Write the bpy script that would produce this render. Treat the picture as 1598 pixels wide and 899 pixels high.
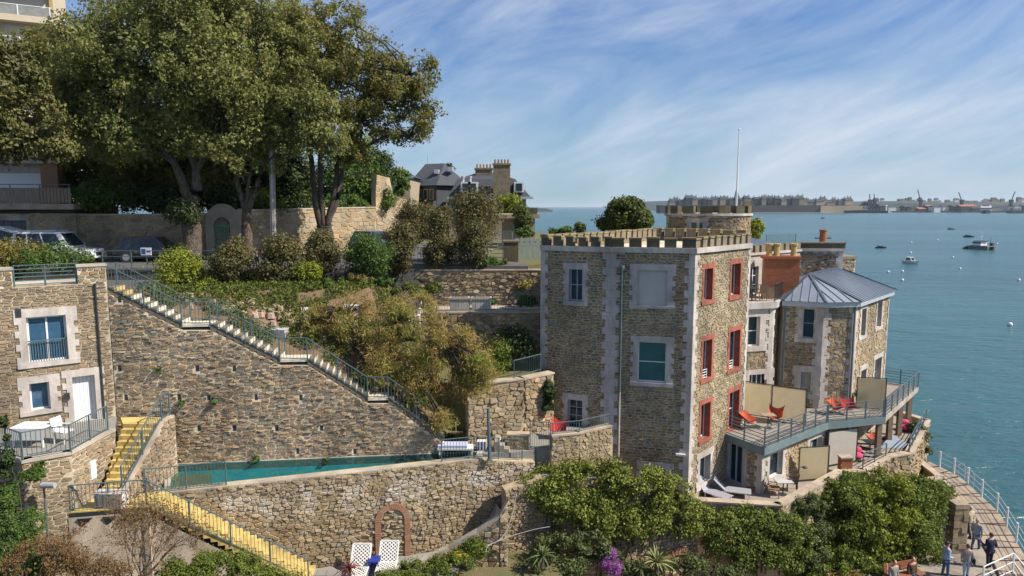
import bpy, bmesh, math, random
import numpy as np
from mathutils import Vector, Matrix, noise as mnoise
random.seed(7)
for _o in list(bpy.data.objects): bpy.data.objects.remove(_o, do_unlink=True)
SC = bpy.context.scene
COL = SC.collection
# ------------------------------------------------------------------ camera, sky, sun, exposure
CAM_H = 21.0
FPX = 1065.0
PITCH = math.atan(127 / 1065)
CP, SP = math.cos(PITCH), math.sin(PITCH)
cam_d = bpy.data.cameras.new('camera'); cam = bpy.data.objects.new('camera', cam_d); COL.objects.link(cam)
cam.location = (0, 0, CAM_H); cam.rotation_euler = (math.pi / 2 - PITCH, 0, 0)
cam_d.sensor_width = 36.0; cam_d.lens = 36.0 * FPX / 1598.0
cam_d.clip_start = 0.2; cam_d.clip_end = 60000
SC.camera = cam
SUN_EL = math.radians(45); SUN_AZ = math.atan2(0.97, -0.24)      # azimuth measured from +Y towards +X
sun_d = bpy.data.lights.new('sun', 'SUN'); sun = bpy.data.objects.new('sun', sun_d); COL.objects.link(sun)
sun_d.energy = 4.5; sun_d.angle = math.radians(0.5); sun_d.color = (1.0, 0.93, 0.82)
_sv = Vector((math.sin(SUN_AZ) * math.cos(SUN_EL), math.cos(SUN_AZ) * math.cos(SUN_EL), math.sin(SUN_EL)))
sun.rotation_euler = _sv.to_track_quat('Z', 'Y').to_euler(); sun.location = (60, -10, 80)
W = bpy.data.worlds.new('World'); SC.world = W; W.use_nodes = True
def build_world():
    nt = W.node_tree; N = nt.nodes; L = nt.links
    for n in list(N): N.remove(n)
    out = N.new('ShaderNodeOutputWorld'); bg = N.new('ShaderNodeBackground'); bg.inputs[1].default_value = 0.15
    sky = N.new('ShaderNodeTexSky'); sky.sky_type = 'NISHITA'; sky.sun_disc = False
    sky.sun_elevation = SUN_EL; sky.sun_rotation = SUN_AZ
    sky.altitude = 0; sky.air_density = 1.0; sky.dust_density = 0.25; sky.ozone_density = 2.6
    tc = N.new('ShaderNodeTexCoord'); sp = N.new('ShaderNodeSeparateXYZ'); L.new(tc.outputs['Generated'], sp.inputs[0])
    mx = N.new('ShaderNodeMath'); mx.operation = 'MAXIMUM'; mx.inputs[1].default_value = 0.0; L.new(sp.outputs[2], mx.inputs[0])
    ad = N.new('ShaderNodeMath'); ad.operation = 'ADD'; ad.inputs[1].default_value = 0.14; L.new(mx.outputs[0], ad.inputs[0])
    cb = N.new('ShaderNodeCombineXYZ')
    for k in (0, 1):
        dv = N.new('ShaderNodeMath'); dv.operation = 'DIVIDE'; L.new(sp.outputs[k], dv.inputs[0]); L.new(ad.outputs[0], dv.inputs[1])
        L.new(dv.outputs[0], cb.inputs[k])
    # long wisps fanned across the sky, laid out by compass bearing and height
    at = N.new('ShaderNodeMath'); at.operation = 'ARCTAN2'; L.new(sp.outputs[0], at.inputs[0]); L.new(sp.outputs[1], at.inputs[1])
    c2 = N.new('ShaderNodeCombineXYZ'); L.new(at.outputs[0], c2.inputs[0]); L.new(sp.outputs[2], c2.inputs[1])
    rt = N.new('ShaderNodeMapping'); rt.inputs['Rotation'].default_value = (0, 0, math.radians(-19)); L.new(c2.outputs[0], rt.inputs[0])
    mp = N.new('ShaderNodeMapping'); mp.inputs['Scale'].default_value = (1.7, 5.2, 1); mp.inputs['Location'].default_value = (0.62, 0.35, 0)
    L.new(rt.outputs[0], mp.inputs[0])
    n1 = N.new('ShaderNodeTexNoise'); n1.inputs['Scale'].default_value = 1.25; n1.inputs['Detail'].default_value = 8; n1.inputs['Roughness'].default_value = 0.58
    n1.inputs['Distortion'].default_value = 0.9; L.new(mp.outputs[0], n1.inputs['Vector'])
    rt2 = N.new('ShaderNodeMapping'); rt2.inputs['Rotation'].default_value = (0, 0, math.radians(-25)); L.new(c2.outputs[0], rt2.inputs[0])
    mp2 = N.new('ShaderNodeMapping'); mp2.inputs['Scale'].default_value = (2.4, 15, 1)
    L.new(rt2.outputs[0], mp2.inputs[0])
    n2 = N.new('ShaderNodeTexNoise'); n2.inputs['Scale'].default_value = 1.6; n2.inputs['Detail'].default_value = 10; n2.inputs['Roughness'].default_value = 0.68; n2.inputs['Distortion'].default_value = 0.5
    L.new(mp2.outputs[0], n2.inputs['Vector'])
    r1 = N.new('ShaderNodeMapRange'); r1.inputs[1].default_value = 0.35; r1.inputs[2].default_value = 0.66; L.new(n1.outputs[0], r1.inputs[0])
    r2 = N.new('ShaderNodeMapRange'); r2.inputs[1].default_value = 0.30; r2.inputs[2].default_value = 0.64; r2.inputs[3].default_value = 0.5; r2.inputs[4].default_value = 1.0; L.new(n2.outputs[0], r2.inputs[0])
    ml = N.new('ShaderNodeMath'); ml.operation = 'MULTIPLY'; L.new(r1.outputs[0], ml.inputs[0]); L.new(r2.outputs[0], ml.inputs[1])
    ml2 = N.new('ShaderNodeMath'); ml2.operation = 'MULTIPLY'; ml2.inputs[1].default_value = 0.95; L.new(ml.outputs[0], ml2.inputs[0])
    # thin milky veil that thickens towards the horizon (mix towards a pale blue)
    vr = N.new('ShaderNodeMapRange'); vr.inputs[1].default_value = 0.0; vr.inputs[2].default_value = 0.33; vr.inputs[3].default_value = 0.85; vr.inputs[4].default_value = 0.0
    L.new(mx.outputs[0], vr.inputs[0])
    tint = N.new('ShaderNodeMix'); tint.data_type = 'RGBA'; tint.blend_type = 'MULTIPLY'; tint.inputs[0].default_value = 1.0
    tint.inputs[7].default_value = (0.085, 0.245, 0.455, 1); L.new(sky.outputs[0], tint.inputs[6])
    m1 = N.new('ShaderNodeMix'); m1.data_type = 'RGBA'; m1.inputs[7].default_value = (1.6, 2.15, 2.4, 1)
    L.new(tint.outputs[2], m1.inputs[6]); L.new(vr.outputs[0], m1.inputs[0])
    m2 = N.new('ShaderNodeMix'); m2.data_type = 'RGBA'; m2.inputs[7].default_value = (2.5, 2.8, 3.3, 1)
    L.new(m1.outputs[2], m2.inputs[6]); L.new(ml2.outputs[0], m2.inputs[0])
    L.new(m2.outputs[2], bg.inputs[0]); L.new(bg.outputs[0], out.inputs[0])
build_world()
SC.view_settings.view_transform = 'Standard'; SC.view_settings.look = 'None'
SC.view_settings.exposure = 0.8; SC.view_settings.gamma = 1.0
SC.render.engine = 'CYCLES'
SC.cycles.max_bounces = 6; SC.cycles.diffuse_bounces = 3; SC.cycles.glossy_bounces = 3; SC.cycles.transmission_bounces = 4; SC.cycles.transparent_max_bounces = 8
# ------------------------------------------------------------------ pixel -> place
def ray(px, py):
    u = (px - 799) / FPX; v = (py - 449.5) / FPX
    return (u, CP - v * SP, -(SP + v * CP))
def PZ(px, py, z):
    r = ray(px, py); t = (z - CAM_H) / r[2]; return Vector((r[0] * t, r[1] * t, z))
def PY(px, py, Y):
    r = ray(px, py); t = Y / r[1]; return Vector((r[0] * t, Y, CAM_H + r[2] * t))
def PL(px, py, a, b):
    r = ray(px, py); nx, ny = -(b[1] - a[1]), b[0] - a[0]
    t = (nx * a[0] + ny * a[1]) / (nx * r[0] + ny * r[1]); return Vector((r[0] * t, r[1] * t, CAM_H + r[2] * t))
# ------------------------------------------------------------------ materials
M = {}
def mat(name, c1, c2=None, scale=3.0, rough=0.8, bump=0.25, metal=0.0, ramp=None, bscale=None, translucent=0.0, spec=0.4, rmix=0.35, detail=5, bdist=0.02, aniso=None):
    m = bpy.data.materials.new(name); m.use_nodes = True; nt = m.node_tree; N = nt.nodes; L = nt.links
    b = N['Principled BSDF']; b.inputs['Roughness'].default_value = rough; b.inputs['Metallic'].default_value = metal
    b.inputs['Specular IOR Level'].default_value = spec
    g = N.new('ShaderNodeNewGeometry'); src = g.outputs['Position']
    if aniso:
        mp = N.new('ShaderNodeMapping'); mp.inputs['Scale'].default_value = aniso; L.new(src, mp.inputs[0]); src = mp.outputs[0]
    n = N.new('ShaderNodeTexNoise'); n.inputs['Scale'].default_value = scale; n.inputs['Detail'].default_value = detail; n.inputs['Roughness'].default_value = 0.62
    L.new(src, n.inputs['Vector'])
    r = N.new('ShaderNodeMapRange'); r.inputs[1].default_value = 0.32; r.inputs[2].default_value = 0.68; L.new(n.outputs[0], r.inputs[0])
    mx = N.new('ShaderNodeMix'); mx.data_type = 'RGBA'
    c2 = c2 or tuple(q * 0.75 for q in c1)
    mx.inputs[6].default_value = (*c1, 1); mx.inputs[7].default_value = (*c2, 1); L.new(r.outputs[0], mx.inputs[0])
    colour = mx.outputs[2]
    if ramp:
        oi = N.new('ShaderNodeObjectInfo'); ad = N.new('ShaderNodeMath'); ad.operation = 'ADD'
        L.new(oi.outputs['Random'], ad.inputs[0]); L.new(g.outputs['Random Per Island'], ad.inputs[1])
        fr = N.new('ShaderNodeMath'); fr.operation = 'FRACT'; L.new(ad.outputs[0], fr.inputs[0])
        cr = N.new('ShaderNodeValToRGB'); e = cr.color_ramp.elements
        while len(e) < len(ramp): e.new(0.5)
        for k, col in enumerate(ramp):
            e[k].position = k / (len(ramp) - 1); e[k].color = (*col, 1)
        L.new(fr.outputs[0], cr.inputs[0])
        m2 = N.new('ShaderNodeMix'); m2.data_type = 'RGBA'; m2.inputs[0].default_value = rmix
        L.new(cr.outputs[0], m2.inputs[6]); L.new(colour, m2.inputs[7]); colour = m2.outputs[2]
    if name.startswith(('stone_', 'mortar_', 'paint_', 'step_', 'concrete', 'plaster', 'coping', 'terracotta', 'slab', 'promenade')):   # damp and dirt stains of uneven shape
        sn = N.new('ShaderNodeTexNoise'); sn.inputs['Scale'].default_value = 1.6 if name.startswith('step_') else .55; sn.inputs['Detail'].default_value = 8; sn.inputs['Roughness'].default_value = .7; sn.inputs['Distortion'].default_value = .6
        sm = N.new('ShaderNodeMapping'); sm.inputs['Scale'].default_value = (1, 1, .55); L.new(g.outputs['Position'], sm.inputs[0]); L.new(sm.outputs[0], sn.inputs['Vector'])
        sr = N.new('ShaderNodeMapRange'); sr.inputs[1].default_value = .36; sr.inputs[2].default_value = .60; sr.inputs[3].default_value = .66; sr.inputs[4].default_value = 1.12; L.new(sn.outputs[0], sr.inputs[0])
        sc_ = N.new('ShaderNodeVectorMath'); sc_.operation = 'SCALE'; L.new(colour, sc_.inputs[0]); L.new(sr.outputs[0], sc_.inputs['Scale']); colour = sc_.outputs[0]
    L.new(colour, b.inputs['Base Color'])
    if bump:
        n2 = N.new('ShaderNodeTexNoise'); n2.inputs['Scale'].default_value = bscale or scale * 5; n2.inputs['Detail'].default_value = 4
        L.new(src, n2.inputs['Vector'])
        bp = N.new('ShaderNodeBump'); bp.inputs['Strength'].default_value = bump; bp.inputs['Distance'].default_value = bdist
        L.new(n2.outputs[0], bp.inputs['Height']); L.new(bp.outputs[0], b.inputs['Normal'])
    if translucent:
        t = N.new('ShaderNodeBsdfTranslucent'); L.new(colour, t.inputs[0]); ms = N.new('ShaderNodeMixShader'); ms.inputs[0].default_value = translucent
        L.new(b.outputs[0], ms.inputs[1]); L.new(t.outputs[0], ms.inputs[2]); L.new(ms.outputs[0], N['Material Output'].inputs[0])
    M[name] = m; return m
STONE_BROWN = [(.12, .105, .085), (.36, .25, .12), (.20, .12, .055), (.29, .235, .155), (.09, .075, .06), (.40, .29, .15), (.17, .165, .15), (.26, .15, .06)]
STONE_GREY = [(.25, .19, .12), (.48, .35, .195), (.31, .20, .105), (.52, .41, .26), (.14, .11, .08), (.48, .28, .13), (.32, .26, .185), (.19, .145, .10)]
STONE_TAN = [(.38, .28, .165), (.29, .205, .11), (.42, .33, .215), (.25, .19, .125), (.36, .25, .13), (.33, .29, .225), (.22, .15, .085), (.42, .30, .155)]
mat('stone_brown', (.30, .23, .14), (.16, .12, .075), 9, .88, .7, ramp=STONE_BROWN, rmix=.22, bscale=30, bdist=.03)
mat('stone_grey', (.42, .32, .195), (.21, .155, .10), 9, .88, .7, ramp=STONE_GREY, rmix=.22, bscale=30, bdist=.03)
mat('stone_tan', (.40, .32, .205), (.23, .18, .115), 7, .9, .8, ramp=STONE_TAN, rmix=.3, bscale=26, bdist=.03)
mat('mortar_cream', (.60, .53, .41), (.48, .41, .30), 6, .95, .5, bscale=60)
mat('mortar_grey', (.74, .66, .53), (.60, .52, .40), 5, .95, .5, bscale=60)
mat('mortar_tan', (.50, .41, .27), (.35, .27, .165), 2, .95, .6, bscale=40)
mat('paint_white', (.53, .48, .44), (.38, .335, .295), 2.2, .8, .2, bscale=40, aniso=(2, 2, .7), detail=9)
mat('paint_lavender', (.50, .45, .43), (.36, .325, .305), 2.2, .8, .2, bscale=40, aniso=(2, 2, .7), detail=9)
mat('panel_grey', (.42, .41, .40), (.38, .37, .36), 2, .8, .1)
mat('terracotta', (.38, .12, .078), (.24, .078, .052), 3, .8, .2, bscale=40)
mat('brick', (.33, .10, .045), (.22, .062, .03), 14, .9, .3, ramp=[(.36, .11, .05), (.24, .07, .035), (.40, .15, .07), (.29, .085, .04)], rmix=.4)
mat('brick_mortar', (.36, .25, .17), (.28, .18, .12), 8, .95, .2)
mat('lichen_stone', (.25, .205, .14), (.14, .115, .08), 2.5, .92, .6, bscale=24)
mat('lichen_cap', (.29, .22, .095), (.14, .12, .075), 3, .92, .6, bscale=24)
mat('roof_zinc', (.30, .335, .38), (.25, .285, .33), 1.5, .42, .06, metal=.55)
mat('zinc_dark', (.10, .125, .16), (.075, .095, .125), 2, .5, .1, metal=.4)
mat('slate', (.06, .066, .078), (.04, .045, .054), 6, .8, .4, bscale=25)
mat('frame_white', (.72, .72, .72), (.66, .66, .67), 5, .5, .03)
mat('frame_blue', (.30, .37, .45), (.27, .33, .41), 5, .5, .03)
mat('glass', (.010, .018, .026), (.02, .035, .05), .8, .06, 0.0, spec=.45)
mat('glass_teal', (.008, .045, .055), (.025, .10, .11), .8, .06, 0.0, spec=.9)
mat('rail_green', (.115, .175, .185), (.08, .125, .135), 6, .5, .1, metal=.2)
mat('rail_steel', (.13, .17, .20), (.09, .12, .145), 6, .45, .1, metal=.3)
mat('rail_dark', (.045, .05, .052), (.03, .033, .035), 6, .5, .1, metal=.2)
mat('fascia', (.15, .195, .20), (.11, .15, .155), 2, .55, .1)
mat('concrete', (.42, .37, .31), (.31, .265, .215), 1.4, .9, .35, bscale=20)
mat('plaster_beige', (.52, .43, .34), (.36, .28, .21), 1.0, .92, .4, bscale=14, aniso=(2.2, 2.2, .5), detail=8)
mat('step_white', (.70, .64, .52), (.60, .53, .42), 4, .85, .2)
mat('step_grey', (.36, .31, .245), (.26, .225, .175), 4, .9, .3)
mat('step_yellow', (.60, .45, .15), (.43, .32, .12), 6, .75, .2)
mat('timber_grey', (.31, .235, .17), (.21, .16, .12), 3, .85, .4, aniso=(6, 6, .6), bscale=20)
mat('wood_brown', (.28, .10, .05), (.20, .07, .035), 3, .7, .3, aniso=(1, 6, 6))
mat('asphalt', (.105, .10, .095), (.075, .072, .07), 2, .9, .3, bscale=60)
mat('promenade_grey', (.29, .245, .20), (.23, .195, .16), 1.2, .9, .25, bscale=40)
mat('slab', (.34, .27, .20), (.25, .195, .145), 2.5, .85, .4, aniso=(3, .5, 1), ramp=[(.36, .285, .21), (.28, .22, .165), (.33, .27, .205)], rmix=.5)
mat('slab_dark', (.05, .04, .032), (.035, .03, .025), 3, .95, .2)
mat('paving', (.24, .225, .20), (.17, .16, .145), 3, .9, .3, ramp=[(.26, .245, .22), (.18, .175, .165), (.30, .28, .245)], rmix=.4)
mat('soil', (.19, .125, .07), (.115, .08, .045), 2.5, .95, .8, bscale=18, bdist=.06)
mat('soil_grass', (.09, .105, .035), (.15, .115, .06), 1.2, .95, .8, bscale=18, bdist=.06)
mat('land', (.05, .07, .03), (.075, .085, .045), .02, .95, 0)
mat('far_land', (.028, .045, .045), (.055, .07, .06), .012, .95, 0)
mat('far_stone', (.32, .26, .18), (.22, .18, .13), .05, .9, 0, ramp=[(.40, .33, .23), (.26, .215, .16), (.16, .14, .115), (.34, .27, .18)], rmix=.3)
mat('far_dark', (.03, .036, .045), (.055, .055, .055), .02, .9, 0)
mat('far_roof', (.022, .03, .042), (.035, .042, .055), .05, .7, 0)
mat('far_white', (.7, .7, .68), (.6, .6, .58), .1, .7, 0)
mat('far_red', (.33, .12, .075), (.27, .10, .07), .1, .8, 0)
mat('bark', (.19, .15, .11), (.055, .043, .032), 4, .95, 1.0, aniso=(3, 3, .8), bscale=9, bdist=.14)
mat('bark_dark', (.10, .078, .055), (.05, .04, .03), 3, .95, .9, aniso=(3, 3, .8), bscale=12, bdist=.06)
mat('leaf_oak', (.27, .28, .085), (.11, .135, .038), .45, .62, 0, ramp=[(.13, .165, .045), (.26, .275, .08), (.38, .34, .125), (.16, .20, .052), (.40, .33, .15)], rmix=.45, translucent=.42, spec=.22)
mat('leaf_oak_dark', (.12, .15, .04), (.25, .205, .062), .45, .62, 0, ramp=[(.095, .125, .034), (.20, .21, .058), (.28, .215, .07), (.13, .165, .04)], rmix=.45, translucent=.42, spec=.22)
mat('leaf_pine', (.14, .135, .04), (.09, .10, .032), 1.2, .62, 0, ramp=[(.10, .11, .035), (.18, .16, .055), (.13, .125, .04)], rmix=.35, translucent=.2, spec=.22)
mat('leaf_hedge', (.10, .085, .035), (.055, .058, .022), 1.5, .62, 0, ramp=[(.055, .07, .022), (.13, .125, .04), (.22, .145, .065), (.08, .095, .03), (.18, .165, .07)], rmix=.25, translucent=.25, spec=.22)
mat('leaf_green', (.09, .15, .03), (.05, .10, .022), 1.5, .62, 0, ramp=[(.05, .095, .02), (.11, .17, .035), (.08, .13, .028)], rmix=.3, translucent=.3, spec=.22)
mat('leaf_lime', (.23, .27, .03), (.14, .19, .025), 2, .62, 0, ramp=[(.12, .17, .022), (.26, .28, .035), (.19, .23, .03), (.33, .31, .045)], rmix=.3, translucent=.3, spec=.22)
mat('leaf_ivy', (.20, .215, .035), (.085, .125, .025), 1.3, .62, 0, ramp=[(.06, .10, .02), (.15, .20, .034), (.33, .31, .06), (.09, .145, .026), (.24, .24, .045)], rmix=.3, translucent=.26, spec=.22)
mat('leaf_shrub', (.13, .165, .028), (.045, .08, .018), 1.1, .62, 0, ramp=[(.06, .10, .02), (.14, .19, .032), (.26, .265, .042), (.085, .135, .025)], rmix=.4, translucent=.3, spec=.22)
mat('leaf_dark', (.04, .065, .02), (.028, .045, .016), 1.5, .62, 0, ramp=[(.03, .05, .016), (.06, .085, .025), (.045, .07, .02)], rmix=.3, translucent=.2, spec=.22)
mat('leaf_tamarisk', (.21, .31, .045), (.55, .27, .14), .8, .62, 0, ramp=[(.13, .21, .035), (.27, .31, .06), (.46, .24, .13), (.19, .27, .045), (.35, .29, .09)], rmix=.55, translucent=.4, spec=.22)
mat('leaf_russet', (.17, .10, .045), (.12, .085, .035), 1.5, .62, 0, ramp=[(.15, .09, .04), (.22, .12, .05), (.11, .09, .035)], rmix=.3, translucent=.25, spec=.22)
mat('leaf_stripe', (.34, .33, .12), (.10, .14, .05), 8, .62, 0, ramp=[(.42, .40, .17), (.12, .16, .055), (.30, .30, .10)], rmix=.4, translucent=.2, spec=.22)
mat('leaf_red', (.22, .055, .05), (.13, .05, .04), 4, .62, 0, translucent=.2, spec=.22)
mat('flower_purple', (.38, .09, .40), (.24, .06, .28), 6, .6, 0, ramp=[(.40, .09, .42), (.24, .06, .30), (.52, .22, .54), (.08, .10, .03)], rmix=.3, translucent=.25)
mat('flower_yellow', (.52, .42, .03), (.40, .34, .03), 6, .6, 0, translucent=.25)
mat('canvas', (.68, .57, .37), (.61, .51, .33), 2, .85, .1, translucent=.5)
mat('canvas_shaded', (.40, .36, .31), (.36, .32, .28), 2, .85, .1)  # tan canvas greyed: the shade under the deck is put into its colour
mat('cloth_orange', (.52, .085, .026), (.42, .06, .018), 3, .8, .15)
mat('cloth_red', (.42, .018, .015), (.34, .014, .012), 3, .8, .15)
mat('cloth_pink', (.55, .05, .16), (.45, .04, .12), 3, .8, .15)
mat('cloth_white', (.72, .70, .68), (.64, .62, .60), 3, .8, .15)
mat('cloth_blue', (.02, .035, .26), (.015, .025, .19), 3, .7, .1)
mat('cloth_stripe', (.45, .47, .60), (.36, .38, .52), 9, .8, .1)
mat('mesh_grey', (.30, .30, .33), (.24, .24, .27), 30, .7, .1)
mat('plastic_white', (.74, .72, .68), (.66, .64, .60), 5, .5, .05)
mat('car_white', (.62, .63, .65), (.58, .59, .61), 1, .25, 0, spec=.6)
mat('car_black', (.012, .012, .015), (.016, .016, .02), 1, .18, 0, spec=.7)
mat('car_blue', (.05, .08, .14), (.05, .07, .12), 1, .22, 0, spec=.6)
mat('tyre', (.02, .02, .02), (.03, .03, .03), 8, .85, .1)
mat('alloy', (.45, .45, .46), (.38, .38, .39), 8, .35, .05, metal=.6)
mat('lamp_red', (.30, .015, .015), (.24, .01, .01), 8, .3, 0)
mat('skin', (.50, .30, .215), (.44, .255, .18), 8, .6, .05)
mat('hair_brown', (.10, .055, .03), (.07, .04, .02), 20, .7, .3)
mat('hair_grey', (.35, .34, .33), (.26, .25, .245), 20, .7, .3)
mat('navy', (.012, .016, .035), (.018, .022, .05), 6, .85, .2)
mat('denim', (.05, .09, .17), (.035, .065, .13), 10, .9, .2)
mat('denim_light', (.34, .42, .50), (.28, .36, .44), 10, .9, .2)
mat('shirt_blue', (.28, .38, .52), (.23, .32, .45), 8, .85, .2)
mat('beige', (.46, .40, .29), (.38, .33, .24), 8, .85, .2)
mat('puffer', (.20, .27, .36), (.13, .18, .25), 1, .5, .3, aniso=(.3, .3, 9))
mat('grey_jacket', (.26, .245, .23), (.20, .19, .18), 8, .85, .2)
mat('boat_white', (.72, .72, .70), (.64, .64, .63), 2, .4, .02)
mat('boat_grey', (.20, .21, .205), (.14, .15, .15), 2, .6, .1)
mat('boat_dark', (.03, .035, .045), (.02, .025, .03), 2, .6, .1)
mat('ferry_blue', (.025, .04, .10), (.02, .03, .08), .2, .4, 0)
mat('foam', (.75, .78, .78), (.65, .70, .70), 6, .7, .2)
mat('sign_blue', (.03, .10, .30), (.03, .09, .27), 8, .5, 0)
# sea and pool water
def water_mats():
    m = bpy.data.materials.new('sea_water'); m.use_nodes = True; N = m.node_tree.nodes; L = m.node_tree.links; b = N['Principled BSDF']
    g = N.new('ShaderNodeNewGeometry')
    b.inputs['Roughness'].default_value = .24; b.inputs['IOR'].default_value = 1.33
    n0 = N.new('ShaderNodeTexNoise'); n0.inputs['Scale'].default_value = .006; n0.inputs['Detail'].default_value = 5
    mp0 = N.new('ShaderNodeMapping'); mp0.inputs['Scale'].default_value = (.5, 1.6, 1); L.new(g.outputs['Position'], mp0.inputs[0]); L.new(mp0.outputs[0], n0.inputs['Vector'])
    mr = N.new('ShaderNodeMapRange'); mr.inputs[1].default_value = .35; mr.inputs[2].default_value = .65; L.new(n0.outputs[0], mr.inputs[0])
    mx = N.new('ShaderNodeMix'); mx.data_type = 'RGBA'; mx.inputs[6].default_value = (.018, .068, .078, 1); mx.inputs[7].default_value = (.034, .11, .118, 1); L.new(mr.outputs[0], mx.inputs[0])
    L.new(mx.outputs[2], b.inputs['Base Color'])
    last = None
    for sc, dist, st in ((.09, .55, .55), (.45, .16, .6), (1.7, .05, .55)):
        mp = N.new('ShaderNodeMapping'); mp.inputs['Scale'].default_value = (.55, 1.5, 1); mp.inputs['Rotation'].default_value = (0, 0, .25); L.new(g.outputs['Position'], mp.inputs[0])
        n = N.new('ShaderNodeTexNoise'); n.inputs['Scale'].default_value = sc; n.inputs['Detail'].default_value = 4; n.inputs['Roughness'].default_value = .6; n.inputs['Distortion'].default_value = .4
        L.new(mp.outputs[0], n.inputs['Vector'])
        bp = N.new('ShaderNodeBump'); bp.inputs['Strength'].default_value = st; bp.inputs['Distance'].default_value = dist * 4.5; L.new(n.outputs[0], bp.inputs['Height'])
        if last: L.new(last.outputs[0], bp.inputs['Normal'])
        last = bp
    L.new(last.outputs[0], b.inputs['Normal']); M['sea_water'] = m
    m = bpy.data.materials.new('pool_water'); m.use_nodes = True; N = m.node_tree.nodes; L = m.node_tree.links; N.remove(N['Principled BSDF'])
    tr = N.new('ShaderNodeBsdfTransparent'); tr.inputs[0].default_value = (.66, .90, .90, 1); gl = N.new('ShaderNodeBsdfGlossy'); gl.inputs['Roughness'].default_value = .03
    fr = N.new('ShaderNodeFresnel'); fr.inputs[0].default_value = 1.33; g = N.new('ShaderNodeNewGeometry'); n = N.new('ShaderNodeTexNoise'); n.inputs['Scale'].default_value = 2.2; n.inputs['Detail'].default_value = 3
    L.new(g.outputs['Position'], n.inputs['Vector']); bp = N.new('ShaderNodeBump'); bp.inputs['Strength'].default_value = .25; bp.inputs['Distance'].default_value = .05
    L.new(n.outputs[0], bp.inputs['Height']); L.new(bp.outputs[0], gl.inputs['Normal']); L.new(bp.outputs[0], fr.inputs['Normal'])
    ms = N.new('ShaderNodeMixShader'); L.new(fr.outputs[0], ms.inputs[0]); L.new(tr.outputs[0], ms.inputs[1]); L.new(gl.outputs[0], ms.inputs[2]); L.new(ms.outputs[0], N['Material Output'].inputs[0])
    M['pool_water'] = m
water_mats()
mat('pool_liner', (.04, .34, .39), (.06, .42, .46), .6, .6, 0)
mat('pool_ledge', (.17, .13, .08), (.12, .09, .055), 2, .8, .2)
mat('efflorescence', (.50, .46, .40), (.40, .34, .25), 3, .9, .6, bscale=26, bdist=.03)
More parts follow.
